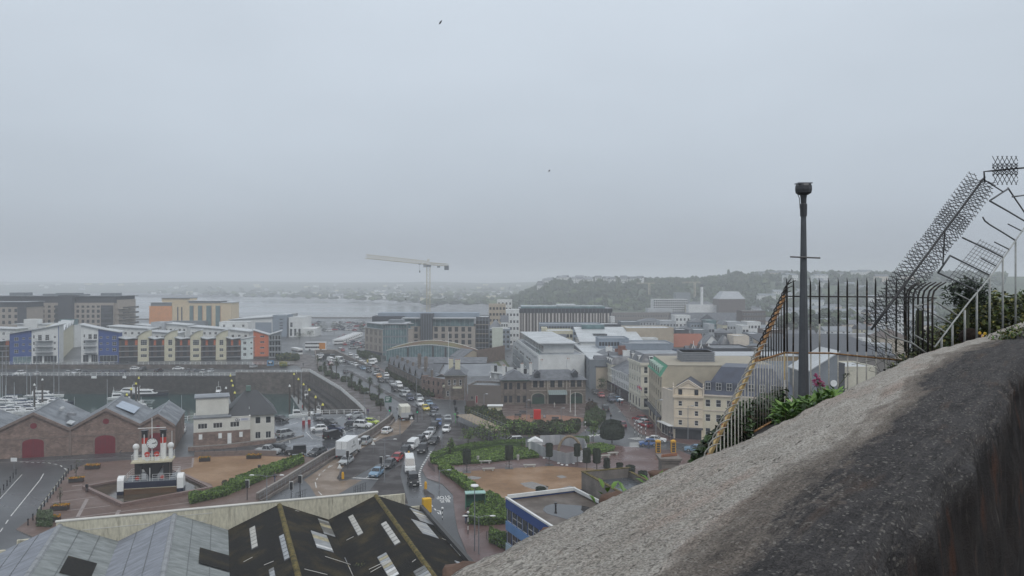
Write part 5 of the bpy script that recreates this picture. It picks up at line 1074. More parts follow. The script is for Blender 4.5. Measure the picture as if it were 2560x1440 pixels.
for u in (1376,1396): b.win('F',(u-1352)/79*b.L,2.9,1.5,2.2,nx=1,nz=1,gl=DGL,fr=MGREY)
b.win('F',b.L*.9,3.0,1.8,2.4,nx=1,nz=1,gl=DGL,fr=MGREY)
b.grid('L',5,[.5,3.4],1.6,2.2,nx=1,nz=1,gl=DGL,fr=MGREY); b.walls(); b.h=zt(942,272); b.flat(LEAD,.2,over=.4); b.box('upper_wall',.0,b.L,.2,23.8,zt(959,272),b.h,WREN); b.box('grey_block',b.L*.28,b.L*.62,-2.6,-.02,0,zt(976,270),MGREY); b.box('grey_block',b.L*.62+.02,b.L*.99,-3.6,-.02,0,zt(972,270),BGREY)
# ---------------------------------------------------------------- street on the right: terrace, hotels
PURP=C('purple shop front',(.05,.025,.05)); SHOP=C('dark shop front',(.04,.042,.045)); PINKW=C('pale grey render',(.50,.50,.49)); HOTC=C('cream hotel render',(.60,.58,.49)); PCH=C('pale peach render',(.60,.53,.44)); GREEN=C('copper green roof',(.06,.25,.15)); SASH=dict(nx=1,nz=2)
a0=V((27.9,292)); a1=V((34.5,235)); GS='white street terrace houses'
ds=(a1-a0)/57.4
for i,(s0,s1,h,wl,sf,lab) in enumerate(((0,15,8.0,WREN,SHOP,'white street house farthest from the square'),(15.1,27,8.4,WREN,SHOP,'second white street house from the far end'),(27.1,36,8.8,HOTC,SHOP,'cream street house with three round dormers'),(36.1,47,7.8,WREN,PURP,'white street house with a purple shop front'),(47.1,57.2,8.0,WREN,SHOP,'white street house beside the cream hotel'))):
 A=a0+ds*s0; Bp=a0+ds*s1; b=B('street_house',lab,A,Bp,12,h,wl,group=GS); L1=b.L
 n=5 if i!=2 else 4
 b.grid('F',n,[3.2,5.6],.95,1.55,**SASH); b.grid('R',3,[4.9],.9,1.4,**SASH); winpanel(b,'F',.4,L1-.4,.1,2.5,5,1,fr=sf,gl=DGL); b.walls(); b.box('shop_fascia',0,L1,-.22,-.02,2.55,3.0,sf)
 b.gable(SLATE,2.6,ov=.2) if i!=2 else b.mansard(SLATE,2.2,1.0)
 b.box('cornice',0,L1,-.28,-.02,h-.35,h,wl)
 if i==2:
  for q in (.2,.5,.8): 
   o=b.box('dormer',L1*q-.6,L1*q+.6,.1,1.6,h+.2,h+1.7,WREN); MB().box(L1*q-.35,L1*q+.35,.03,.1,h+.45,h+1.5,GLASS).obj('dormer_window',o)
 b.chimney(L1*.5,6,h+1.6,h+4.0,.8,2.2,RBRICK if i%2 else WREN,4)
b=B('cream_hotel','cream corner hotel with a flag and dark mansard attic on the street',a0+ds*57.4,(35.9,221.6),14,12.7,HOTC); b.grid('F',5,[4.3,7.2,10.0],.85,1.6,**SASH); b.grid('R',5,[4.3,7.2,10.0],1.05,1.8,**SASH); b.grid('R',5,[.6],1.1,2.4,nx=1,fr=DARK); b.grid('F',4,[.5],1.3,2.4,nx=1,fr=DARK); b.walls(); b.mansard(SLATE,2.6,1.3)
b.box('cornice',-.3,b.L+.3,-.35,-.02,b.h-.5,b.h+.25,HOTC); b.box('cornice',b.L+.02,b.L+.35,-.3,14,b.h-.5,b.h+.25,HOTC); b.box('string_course',-.1,b.L+.1,-.15,-.02,3.6,3.9,HOTC); b.box('string_course',b.L+.02,b.L+.15,-.1,14,3.6,3.9,HOTC); b.box('string_course',b.L+.02,b.L+.12,-.1,14,9.4,9.6,HOTC)
for k,T_ in (('R',(3,8)),('F',(3,10))):
 for q in T_: 
  if k=='R': o=b.box('dormer',b.L-1.4,b.L-.1,q-.6,q+.6,b.h+.3,b.h+2,WREN); MB().box(b.L-.1,b.L-.02,q-.4,q+.4,b.h+.6,b.h+1.8,GLASS).obj('dormer_window',o)
  else: o=b.box('dormer',q-.6,q+.6,.1,1.4,b.h+.3,b.h+2,WREN); MB().box(q-.4,q+.4,.02,.1,b.h+.6,b.h+1.8,GLASS).obj('dormer_window',o)
t=thing('union_flag','union flag drooping from a pole on the cream hotel corner','flag',(35.6,221.2,5.2)); MB().tube([(0,0,0),(-.9,-.9,1.9)],.04,WHT,5).obj('pole',t)
FB=flat('flag blue',(.02,.04,.22)); FR=flat('flag red',(.45,.03,.04)); FW=flat('flag white',(.75,.75,.75))
def flagp(t,x0,y0,z0,w,h):
 n=12
 for nm,mat,fn in (('flag_field',FB,None),):
  m=MB(); m2=MB()
  for i in range(n):
   for j in range(8):
    def pt(a,c): return (x0+w*a*.75,y0-w*a*.5+.10*math.sin(a*7),z0-h*c-.45*w*a*a)
    a,c=(i+.5)/n-.5,(j+.5)/8-.5; dgn=min(abs(a-c),abs(a+c))
    mat=FR if abs(a)<.07 or abs(c)<.1 else FW if abs(a)<.13 or abs(c)<.18 else FR if dgn<.05 else FW if dgn<.13 else FB
    (m if 1 else m2).quad(pt(i/n,j/8),pt((i+1)/n,j/8),pt((i+1)/n,(j+1)/8),pt(i/n,(j+1)/8),mat)
  m.obj('cloth',t)
flagp(t,-.9,-.9,1.8,1.5,1.1)
b=B('green_roofed_building','beige building with a copper green mansard roof and flagpoles over the street',(36.3,211),(35.3,187.5),26,13.1,C('drab beige render',(.42,.37,.28))); b.grid('F',6,[4.6,7.6,10.5],1.1,1.7,fr=DARK); b.grid('F',4,[.4],3.0,2.8,nx=3,nz=1,fr=DARK,gl=DGL); b.walls()
m=MB(); m.add([(-.2,-.35,13.1),(b.L,-.35,13.1),(b.L,1.5,15.9),(-.2,1.5,15.9)],[(0,1,2,3)],GREEN); m.quad((b.L,-.35,13.1),(b.L,1.5,13.1),(b.L,1.5,15.9),(b.L,1.5,15.9),b.wall); b.part('mansard_roof',m); b.box('upper_wall',0,b.L,1.5,26,13.103,15.8,b.wall); b.box('roof',-.1,b.L+.1,1.4,26.1,15.803,15.95,C('drab roof',(.30,.27,.21)))
for q in range(6): o=b.box('dormer',2+q*3.3-.7,2+q*3.3+.7,-.1,1.2,13.4,15.2,C('pale green paint',(.40,.50,.44))); MB().box(2+q*3.3-.45,2+q*3.3+.45,-.18,-.1,13.6,14.9,GLASS).obj('dormer_window',o)
m=MB(); 
for i in range(6): m.box(8,16,6,14,15.96+i*.42,16.2+i*.42,GREYM)
b.part('louvred_plant',m); b.box('plant_core',8.2,15.8,6.2,13.8,15.95,18.3,MGREY); b.box('balcony',0,b.L,-1.2,-.02,3.6,3.8,DGREY)
for q in range(7):
 f=thing('flagpole',('farthest','second','third','middle','fifth','sixth','nearest')[q]+' bare flagpole leaning out from the green roofed building','flagpole',(36.2-.045*q*3,209-q*3.1,4.2),0,'flagpoles on the street front'); MB().tube([(0,0,0),(-1.6,-.4,1.9)],.045,DARK,5).obj('pole',f)
b=B('corner_house','blank pale peach wall between the green roofed building and the yellow hotel',(35.2,187.3),(36.7,180.6),10,10.6,PCH); b.walls().flat(LEAD,.2); winpanel(b,'F',.3,b.L-.3,.2,2.6,4,1,fr=WFR,gl=DGL); b.box('awning',0,b.L,-1.2,-.02,2.8,2.95,WHT)
yA,yB=G2(1685,1097),G2(1757,1101); b=B('yellow_hotel','pale yellow hotel front with a triangular gable and dark ground floor',yA,yB,14,9.75,YEL); L1=b.L
for s in (.22,.78):
 for z in (3.2,5.35,7.5): b.win('F',L1*s,z,.85,1.15,**SASH)
winpanel(b,'F',.3,L1-.3,.1,2.3,3,1,fr=DGREY,gl=DGL); b.walls()
b.box('shop_awning',-.05,L1+.05,-1.0,-.02,2.45,2.75,DGREY)
for z in (5.0,7.15): b.box('string_course',-.05,L1+.05,-.1,-.02,z-.15,z,PCH)
m=MB(); m.box(-.25,L1+.25,-.35,-.02,9.45,9.95,YEL)
for i in range(14): m.box(.1+i*(L1-.2)/14,.3+i*(L1-.2)/14,-.28,-.02,9.2,9.45,YEL)
b.part('cornice',m)
m=MB(); m.poly([(.1,-.05,9.95),(L1-.1,-.05,9.95),(L1-.1,-.05,11.4),(L1/2,-.05,13.4),(.1,-.05,11.4)],YEL); b.part('gable',m)
for s in (.22,.78): o=MB().box(L1*s-.42,L1*s+.42,-.12,-.05,10.1,11.3,GLASS).obj('window',b.t)
m=MB()
for (xa,za),(xb,zb) in (((-.2,11.3),(L1/2,13.45)),((L1+.2,11.3),(L1/2,13.45)),((.9,11.6),(L1-.9,11.6)),((.9,11.6),(L1/2,13.0)),((L1-.9,11.6),(L1/2,13.0))): m.tube([(xa,-.14,za),(xb,-.14,zb)],.13,PCH,4)
b.part('gable_moulding',m)
m=MB(); m.add([(0,-.1,11.3),(L1/2,-.1,13.4),(L1/2,12,13.4),(0,12,11.3),(L1,-.1,11.3),(L1,12,11.3)],[(0,1,2,3),(1,4,5,2)],SLB); m.quad((0,0,9.75),(0,12,9.75),(0,12,11.3),(0,0,11.3),YEL); b.part('roof',m)
for x_ in (-.15,L1+.15): MB().lathe([(.16,9.9),(.2,11.2),(.12,11.3),(.12,11.6),(.26,11.7),(.1,12.0),(.2,12.3),(.03,12.9)],PCH,8,(x_,-.1,0)).obj('finial',b.t)
b=B('yellow_hotel','long pale yellow hotel wing under a blue slate mansard roof behind the railing',(yB[0]+.02,yB[1]+.3),uv(1975,172),16,10.3,C('pale cream render',(.60,.55,.42))); 
for z in (1.2,4.3,7.6): b.grid('F',8,[z],1.1,1.6,**SASH)
b.walls(); b.mansard(SLB,6.0,3.6,flat=SLB)
for i in range(8): x_=b.L*(i+.5)/8; o=b.box('dormer',x_-.75,x_+.75,.35,2.6,11.2,13.1,SLB); put('dormer_window',winmesh(1.2,1.7,2,2),o,(x_,.2,11.3))
b.box('cornice',0,b.L,-.3,-.02,10.0,10.35,PCH)
b.box('string_course',0,b.L,-.12,-.02,6.7,6.9,PCH)
b=B('dark_extension','dark slate extension with a flat roof behind the yellow hotel gable',uv(1715,196),uv(1790,196),8,zt(948,196),SLB); b.walls().flat(SLB,.2)
t=thing('stone_chimney','broad brown stone chimney stack with a row of pots just beyond the parapet','chimney',(*uv(1672,60),15.42)); m=MB()
cw=1.3
m.box(-cw/2,cw/2,-.7,.7,3.2,6.95,CW); m.box(-cw/2-.09,cw/2+.09,-.79,.79,6.95,7.15,CW); m.box(-cw/2-.1,cw/2+.1,-.8,.8,-6,3.2,CW); m.obj('stack',t); MB().box(-cw/2-.18,cw/2+.18,-.88,.88,7.15,7.3,CW).obj('cap',t)
for i in range(9): MB().lathe([(.07,0),(.085,.05),(.06,.2)],POT,6,(-cw/2+.1+i*cw/9,-.3+.06*i,7.3)).obj('chimney_pot',t)
b=B('chimney_wing','low dark stone wall and roof at the chimney foot',uv(1630,62),uv(1712,60),4,15.5,CW); b.walls().flat(SLATE,.2)
MB().box(0,1.2,-.05,0,15.5,16.4,LGREY).obj('pale_sign',b.t)
NAVY=C('navy fascia',(.025,.07,.24)); MBLU=C('mid blue panel',(.13,.27,.52)); PBLU=C('pale blue panel',(.42,.55,.62))
fA=V((8.4,84.2)); fB=V((-.7,105.0))      # west face, near end to far end; seen from the left
t=B('blue_office','blue striped office block with a flat brown roof holding a puddle',fB,fA,19,7.2,NAVY); L1=t.L
FLR=M('brown roof felt',(.075,.055,.04),.6,var=.25,scale=.35,rough2=.4,fine=.15); 
for z0,mat in ((6.0,NAVY),(3.1,MBLU),(.2,PBLU)): t.box('spandrel',-.05,L1,-.14,-.02,z0,z0+1.25 if z0>5 else z0+1.15,mat)
for z in (1.35,4.25):
 n=14
 for i in range(n):
  me=winmesh(L1/n-.06,1.7,1,2 if i%3 else 1,WFR,DGL,.09); t.w.append(('F',L1*(i+.5)/n,z,me,'window')); t.r['F'].append((L1*i/n+.03,L1*(i+1)/n-.03,z,z+1.7))
t.walls(); MB().quad((.2,.2,7.0),(L1,.2,7.0),(L1,19,7.0),(.2,19,7.0),FLR).obj('roof',t.t) ; t.r={}
m=MB(); m.box(-.1,L1,-.2,.12,7.2,7.42,WREN); m.box(-.1,.2,.12,10.2,7.2,7.65,WREN); m.obj('parapet',t.t); t.box('coping',-.1,L1,9.9,10.2,7.2,7.6,WREN)
m=MB(); c=(8.6,5.2); pts=[(c[0]+(3.1+.5*math.sin(2*a))*math.cos(a)*1.35,c[1]+(3.0+.5*math.cos(3*a))*math.sin(a)*.95,7.02) for a in [2*PI*k/28 for k in range(28)]]; m.poly(pts,M('roof puddle',(.03,.03,.032),.03,var=.1)); m.obj('puddle',t.t); MB().lathe([(.12,0),(.12,.5),(.2,.55),(.2,.7)],DARK,8,(6.0,4.2,7.0)).obj('roof_vent',t.t)
t2=B('walled_roof','flat dark roof behind a mossy brown parapet wall right of the blue office',(15.8,92.4),(22.2,94.6),18,8.3,CW); t2.walls()
q=MB(); L2=t2.L; q.quad((0,0,8.31),(L2,0,8.31),(L2,18,8.31),(0,18,8.31),M('wet roof felt',(.055,.062,.072),.35,var=.25,scale=.4,rough2=.15)); q.obj('roof',t2.t)
t2.box('parapet',-.3,0,0,18.3,5,9.6,CW); t2.box('parapet',0,L2,18,18.3,8.3,9.6,CW); t2.box('parapet',L2,L2+.3,0,18.3,5,9.1,CW); MM=MATS['moss and lichen']; t2.box('moss_coping',-.35,.05,0,18.35,9.6,9.72,MM); t2.box('moss_coping',.05,L2+.3,17.95,18.35,9.6,9.7,MM); t2.box('moss_coping',L2-.05,L2+.35,0,17.9,9.1,9.2,MM)
# ---------------------------------------------------------------- the town behind
def tb(label,u0,u1,Y,vt,wall,dep=14,roof='flat',n=0,rows=0,rh=3,mat=None,name='town_building',ww=1.2,wh=1.5,fr=None,sk=0,Y1=None,cat='building',grp=None):
 b=B(name,label,uv(u0,Y),uv(u1,(Y1 or Y)+sk),dep,max(2,zt(vt,Y)-(0 if roof=='flat' else rh)),wall,cat=cat,group=grp)
 if n: b.floors('F',n,rows,ww,wh,fr=fr or WFR,nx=1,nz=2)
 b.walls()
 if roof=='flat': b.flat(mat or LROOF,.35)
 elif roof=='gable': b.gable(mat or SLATE,rh)
 elif roof=='gabley': b.gable(mat or SLATE,rh,axis='y')
 elif roof=='hip': b.hip(mat or SLATE,rh)
 elif roof=='mans': b.mansard(mat or SLATE,rh,rh*.5)
 return b
b=tb('long library block with dark glass above black and white vertical stripes',1298,1528,460,783,DGREY,26)
X=b.L; ST=C('pale stripe panel',(.50,.47,.44)); DS=C('dark brown stripe',(.06,.045,.04)); m=MB(); m2=MB(); x=0; i=0
while x<X-1:
 w=R.choice((.45,.6,.9)); mm=m if i%2==0 else m2; j=R.choice((0,0,2.5,-2.5))
 mm.box(x,x+w,-.22,-.02,1 if R.random()<.3 else 5,b.h,ST if i%2==0 else DS); x+=w+.18; i+=1
stuff(m.obj('pale_stripes',b.t)); stuff(m2.obj('dark_stripes',b.t)); b.box('glass_storey',-.4,X+.6,-.5,25,b.h+.36,zt(771,460),C('black glass',(.02,.022,.03),rough=.2)); b.box('roof',1,X-3.5,1,24,zt(771,460)+.003,zt(766,460),GLASSB); b.box('roof_light',X*.42,X*.62,3,20,zt(766,460)+.003,zt(762,460),LROOF)
for q in range(24): b.box('mullion',q*X/24,q*X/24+.12,-.56,-.5,b.h+.4,zt(771,460),MGREY)
tb('white flat roofed block left of the striped library',1265,1298,440,776,WREN,14,n=4,rows=5); tb('beige balconied flats with a swept white roof',1222,1264,470,762,TAN,14,n=5,rows=6,fr=DARK); tb('small white penthouse box above the beige flats',1243,1280,490,751,WREN,12,n=4,rows=7); tb('pale grey dormered house in front of the beige flats',1225,1252,430,800,LGREY,12,'hip',4,4,4,LEAD); tb('white narrow house with a slate roof near the beige flats',1252,1270,425,790,WREN,12,'gable',3,4)
tb('long blue grey flat roof with a glass band below the striped library',1350,1503,390,812,BGREY,16,n=22,rows=5,fr=DARK,mat=LEAD); tb('low dark block right of the long blue grey roof',1503,1552,400,812,DGREY,14); tb('small white block at the right of the striped library',1528,1537,450,793,WREN,8)
tb('cream low building with a wide roof edge',1366,1432,350,829,CREAM,16,n=8,rows=4,fr=DARK); tb('slate gabled house in front of the cream low building',1372,1416,338,838,TAN,10,'gable',0,0,4); tb('narrow cream building with dark columns',1355,1368,360,822,CREAM,10,n=2,rows=4,fr=DARK)
tb('white clock tower block beside the mall roof',1418,1432,318,856,WREN,10,n=3,rows=4,fr=DARK); 
b=tb('grey stone office running back along the street',1432,1474,330,860,MGREY,16,n=9,rows=4,fr=DARK,Y1=262); 
b=tb('shopping hall under a broad pale sloping roof with a glazed slot',1452,1606,325,858,WREN,30); b.shed(b.h+.4,b.h+4.6,LROOF,.6,.3,'y'); b.box('roof_light',b.L*.25,b.L*.48,11,16,b.h+2.2,b.h+3.0,DGL); b.box('glass_ridge',b.L*.1,b.L*.5,25,29,b.h+4.3,b.h+6.2,GLASSB)
tb('blue grey glazed block in front of the pale sloping roof',1497,1572,308,848,BGREY,12,n=10,rows=4,fr=DARK,mat=LEAD); tb('long plain blue grey wall across the middle of the town',1556,1684,298,861,BGREY,16,mat=LEAD); tb('wide plain beige block beyond the blue grey wall',1567,1684,345,822,TAN,18,mat=LROOF); tb('white plant box on the beige block',1606,1645,335,848,WREN,8); tb('grey roofed office in front of the blue grey wall',1500,1560,283,872,MGREY,14,'hip',7,3,3,LEAD)
tb('brown slate house with tall chimneys behind the street terrace',1490,1535,262,893,TAN,10,'gable',0,0,3); b=tb('dark slate roof block behind the street terrace',1530,1600,258,886,BROWNP,14,'gable',0,0,4); b.chimney(4,6,b.h+2,b.h+6,2.4,.7,RBRICK,6)
tb('slate hipped hall behind the cream hotel',1590,1690,255,888,MGREY,16,'flat',8,3,mat=SLATE)
for i,(u0,u1,v) in enumerate(((1650,1672,882),(1676,1698,880),(1700,1722,884))):
 t=thing('rooftop_unit',('left','middle','right')[i]+' pale air handling unit on the dark roof behind the green roofed building','roof unit',(*uv(u0,262),zt(892,262)),0,'rooftop air units'); w=(u1-u0)/F*262; m=MB(); m.box(0,w,0,2,0,zt(v,262)-zt(892,262),LROOF); m.obj('case',t); MB().lathe([(.5,0),(.5,.15),(.4,.2)],DARK,8,(w/2,1,zt(v,262)-zt(892,262))).obj('fan',t)
b=tb('beige hall with a long red tiled roof',1682,1762,345,838,TAN,16,'gable',0,0,5,M('red clay tiles',(.24,.085,.05),.8,fine=.2)); 
b=tb('dark brick church hall with white edged pointed gables',1722,1782,300,868,DBRICK,12,'gable',0,0,3)
for q in (.18,.5,.82):
 xc=b.L*q; z0=b.h-.5; o=MB().extr([(xc-1.7,-.6,z0),(xc+1.7,-.6,z0),(xc,-.6,z0+4.6)],(0,5,0),DBRICK).obj('gable',b.t); m=MB()
 for sg in (-1,1): m.extr([(xc+sg*1.9,-.75,z0-.2),(xc+sg*1.55,-.75,z0-.2),(xc,-.75,z0+4.3),(xc,-.75,z0+4.9)],(0,.3,0),WHT)
 m.obj('barge_board',o); MB().tube([(xc,-.6,z0+4.6),(xc,-.6,z0+6)],.12,WHT,5).obj('finial',o); MB().lathe([(.35,0),(.35,.1)],WHT,8,(xc,-.7,z0+2)).obj('round_vent',o)
tb('pale gabled house with slate roof beside the brick church hall',1760,1800,330,838,WREN,10,'gabley',2,2,4); tb('steep slate roofed house right of the pale gable',1800,1834,335,840,WREN,10,'hip',2,2,6); tb('plain cream block in front of the hillside',1834,1873,330,841,PCH,10); tb('white gabled house low among the dark roofs',1785,1808,318,856,WREN,8,'gabley',2,2,3)
tb('long dark flat roof with a fascia behind the blue roofed offices',1782,1884,290,873,DGREY,18,mat=SLATE); 
b=tb('navy flat roofed office with air units left of the orange topped block',1704,1790,240,884,C('navy cladding',(.05,.07,.12)),14,n=6,rows=3,fr=DARK,mat=SLATE)
for i in range(4):
 t=thing('rooftop_unit',('upper left','upper right','lower left','lower right')[i]+' grey fan box below the navy office','roof unit',(*uv(1710+(i%2)*16,226),zt(921-(i//2)*14,226)-1.4),0,'fan boxes below the navy office'); m=MB(); m.box(0,1.5,0,1,0,1.45,LGREY); m.obj('case',t); m=MB(); m.extr([(.75+.5*math.cos(a),-.06,.72+.5*math.sin(a)) for a in [PI*k/6 for k in range(12)]],(0,.05,0),DARK); m.obj('fan',t)
tb('low cream roof block below the navy office',1660,1776,222,921,C('drab cream roof block',(.36,.33,.26)),12,mat=C('drab cream roof',(.38,.35,.29)))
b=tb('blue grey block with an orange brown top band',1775,1995,228,905,BGREY,14,mat=LEAD); b.box('top_band',0,b.L,-.1,13,b.h+.36,zt(891,228),C('orange brown cladding',(.22,.14,.05))); b.box('top_roof',-.2,b.L+.2,-.3,13.2,zt(891,228)+.003,zt(889,228),LGREY)
b=tb('huge dark roofed hall with a plain brown grey wall seen through the railings',1960,2240,255,893,C('brown grey render',(.15,.135,.12)),40); b.shed(b.h+.36,b.h+4.5,C('dark sheet roof',(.05,.055,.065)),.3,.3,'y')
tb('cream flat block through the railings with a dark left side',2112,2192,200,920,C('pale cream wall',(.55,.52,.42)),14); tb('dark narrow block left of the cream flat block',2092,2112,199,912,DGREY,14); b=tb('white angular roofed building right of the dark column',2018,2095,190,935,MGREY,12); b.shed(b.h+.4,b.h+5,LROOF,.4,.3); t_=MB().lathe([(.8,0),(.8,.12)],WHT,14,(0,0,0)); o=t_.obj('clock_disc',b.t,False,(b.L*.85,-.15,b.h-2.2)); o.rotation_euler=(PI/2,0,0)
tb('slate and white terrace left of the big trees',1965,2044,470,828,WREN,12,'gable',8,3,4); tb('dark slate terrace with dormers right of the big trees',2085,2228,430,836,MGREY,12,'mans',14,3,4); tb('beige block in front of the slate terrace',2037,2086,380,845,TAN,12); tb('white sign board block on the dark hall',2156,2178,330,848,WREN,6); tb('brown gabled roof among the terraces',2040,2075,400,852,DBRICK,10,'gabley',0,0,4); tb('row of pale rooftops behind the dark hall',2140,2230,320,862,LGREY,8,n=10,rows=2); tb('low brown roof right of the beige block',2085,2130,350,852,DBRICK,10,'gable',0,0,3)
tb('tall white tower behind the bramble',2246,2263,470,764,WREN,12,n=2,rows=8,fr=DARK); tb('brown hipped roof house under the mesh guard',2200,2270,360,822,TAN,12,'hip',0,0,4,DBRICK); tb('pink gabled house under the mesh guard',2152,2180,520,795,C('pink render',(.42,.28,.22)),10,'gabley',2,2,4)
tb('long grey stone institution at the foot of the wooded hill',1530,1682,600,783,C('grey stone',(.20,.18,.165)),14,'flat',24,3,mat=SLATE); b=tb('long dark slate roofed hospital with a central pediment',1682,1853,560,783,C('grey stone',(.20,.18,.165)),14,'gable',26,3,5); b.box('pediment_block',b.L*.36,b.L*.62,-2,-.02,0,b.h,b.wall); MB().extr([(b.L*.36,-2.2,b.h),(b.L*.62,-2.2,b.h),(b.L*.49,-2.2,b.h+4.5)],(0,8,0),SLATE).obj('pediment',b.t)
tb('white roof block on the stone institution',1620,1680,640,772,LROOF,12); tb('large white apartment block left of the tall chimney',1634,1719,800,749,WREN,18,n=18,rows=7,fr=DARK,ww=2,wh=2); tb('cream low hospital wing behind the tall chimney',1718,1792,790,754,CREAM,14,'hip',12,4,4); tb('banded pale hospital wing below the tall chimney',1722,1796,760,763,WREN,12)
b=tb('dark square hospital tower with a pale sloping crown',1798,1863,750,748,DBRICK,24); b.mansard(LGREY,zt(729,750)-b.h,5); tb('dark brick office with white windows left of the railing',1856,1914,520,779,DBRICK,14,n=9,rows=5,ww=2); tb('lower half built block with a crane site behind the white apartments',1690,1726,900,732,MGREY,14)
ch=thing('tall_chimney','tall pale hospital chimney with a dark top','chimney',(*uv(1754.5,770),0)); zc=zt(717,770); MB().lathe([(1.5,0),(1.25,zc)],WREN,10).obj('shaft',ch); MB().lathe([(1.5,zc),(1.6,zc+2),(1.4,zt(711,770))],DGREY,10).obj('cap',ch)
b=tb('white rendered block with boxy roof steps in the middle distance',1688,1726,480,790,WREN,12,n=4,rows=4); 
for i,(u0,u1,Y,v,w,lab) in enumerate(((1727,1765,470,797,BGREY,'blue grey glazed block right of the white boxy block'),(1766,1790,460,802,GLASSB,'pale blue roofed block in the middle distance'),(1650,1690,470,803,LGREY,'pale grey block left of the white boxy block'),(1807,1818,430,803,CREAM,'narrow cream stair block in the town'),(1818,1854,430,806,LGREY,'grey block right of the narrow cream stair block'),(1868,1902,450,806,WREN,'white three window block near the railing'),(1702,1735,400,816,LROOF,'low white roofed shed above the red tiles'),(1772,1786,400,812,LGREY,'tall grey lift block in the town'),(1735,1772,395,826,MGREY,'dark low block between the white shed and lift block'),(1786,1832,400,822,SLATE,'slate coloured block left of the plain cream block'),(1874,1905,360,836,MGREY,'grey block right of the plain cream block'),(1856,1872,415,816,WREN,'slim white block behind the plain cream block'),(1600,1650,410,812,LGREY,'pale roof block beyond the wide beige wall'),(1552,1600,430,806,MGREY,'grey block right of the low dark block'),(1690,1722,372,826,DGREY,'black framed block with white bays'),(1880,1925,300,862,LGREY,'pale block just left of the railing corner'),(1905,1960,330,850,TAN,'tan block behind the railing corner'),(1912,1962,400,826,DBRICK,'dark brick block behind the railing corner'),(1600,1660,520,796,LGREY,'long pale roof in front of the stone institution'))):
 tb(lab,u0,u1,Y,v,w,12,n=max(2,int((u1-u0)/7)),rows=3,fr=DARK if i%2 else WFR,roof='flat' if i%3 else 'hip',rh=2)
tb('stone church hall at the corner of the red roof',1772,1796,310,862,GRAN,9,'gabley',0,0,4)
# ---------------------------------------------------------------- brick warehouses, harbour office, steam clock
RED=C('dark red door',(.16,.018,.028)); 
wa=V((-103.5,159.6)); wd=(V((-71.2,169.4))-wa).normalized(); wang=math.atan2(wd.y,wd.x); wn=V((-wd.y,wd.x)); GW='granite harbour warehouses with red doors'
def along(u):   # distance along the facade line where the photo column u crosses it
 k=(u-U0)/F; return (k*wa.y-wa.x)/(wd.x-k*wd.y)
WSL=M('warehouse slate',(.095,.105,.12),.45,var=.2,scale=.35,rough2=.3,bump=.25,bscale=4,fine=.12)
def ware(label,u0,u1,ua,ze,za,dw,du,round_=True,zl=None):
 s0,s1,sa=along(u0),along(u1),along(ua); A=wa+wd*s0; t=thing('harbour_warehouse',label,'warehouse',(A.x,A.y,0),wang,GW); L_=s1-s0; xa=sa-s0; D=19.5; zl=zl or ze
 m=MB(); sd=along(du)-s0
 m.poly([(0,0,0),(L_,0,0),(L_,0,ze),(xa,0,za),(0,0,zl)],GRANB); m.poly([(L_,D,0),(0,D,0),(0,D,zl),(xa,D,za),(L_,D,ze)],GRANB); m.quad((L_,0,0),(L_,D,0),(L_,D,ze),(L_,0,ze),GRANB); m.quad((0,D,0),(0,0,0),(0,0,zl),(0,D,zl),GRANB); m.obj('wall',t)
 m=MB(); m.extr([(-.15,-.35,zl-.05),(xa,-.35,za+.12),(xa,D+.3,za+.12),(-.15,D+.3,zl-.05)],(0,0,.12),WSL); m.obj('roof_slope',t); m=MB(); m.extr([(xa,-.35,za+.12),(L_+.15,-.35,ze-.05),(L_+.15,D+.3,ze-.05),(xa,D+.3,za+.12)],(0,0,.12),WSL); m.obj('roof_slope',t)
 m=MB(); m.tube([(xa,-.35,za+.28),(xa,D+.3,za+.28)],.14,LEAD,6); m.obj('ridge',t)
 m=MB()      # coping along the gable
 for (p,q) in (((0,zl),(xa,za)),((xa,za),(L_,ze))): m.extr([(p[0],-.42,p[1]-.28),(q[0],-.42,q[1]-.28),(q[0],-.42,q[1]+.3),(p[0],-.42,p[1]+.3)],(0,.4,0),QU2)
 m.obj('gable_coping',t)
 w=dw/2; arch=[(sd+w*math.cos(a),3.0+.75*math.sin(a)) for a in [PI*k/8 for k in range(9)]]
 m=MB(); m.poly([(sd-w-.35,-.05,0),(sd+w+.35,-.05,0)]+[(sd+(x-sd)*(w+.35)/w,-.05,3.0+(z-3.0)*1.4) for x,z in arch],QU2); m.obj('door_surround',t)
 m=MB(); m.poly([(sd-w,-.09,0),(sd+w,-.09,0)]+[(x,-.09,z) for x,z in arch],RED); o=m.obj('door',t)
 m=MB()
 for i in range(int(dw/.3)): x=sd-w+.15+i*.3; m.box(x-.012,x+.012,-.105,-.09,.05,3.0,C('door groove',(.07,.01,.012)))
 m.box(sd-.02,sd+.02,-.11,-.09,0,3.6,BLACK); m.obj('door_planks',o)
 if round_:
  rz=za-2.5; r=.62 if L_>9 else .38
  m=MB(); m.poly([(xa+r*1.35*math.cos(a),-.04,rz+r*1.35*math.sin(a)) for a in [2*PI*k/20 for k in range(20)]],QU2); m.obj('window_surround',t)
  m=MB(); m.poly([(xa+r*math.cos(a),-.08,rz+r*.95*math.sin(a)) for a in [2*PI*k/20 for k in range(20)]],RED); m.obj('round_window',t)
 MB().box(.1,L_-.1,-.06,-.01,3.75,3.95,QU2).obj('string_course',t); MB().box(-.25,.25,-.18,-.01,0,ze+.3,QU2).obj('pilaster',t)
 return t,L_,xa,D
QU2=M('dressed brown stone',(.19,.145,.125),.85,var=.15,scale=1.2,fine=.1)
t,L_,xa,D=ware('leftmost brick warehouse with a large red door and roof vents',-20,175,84,5.35,8.9,3.9,83)
def roofpt(xa,za,L_,ze,f): return za+(ze-za)*f
m=MB(); 
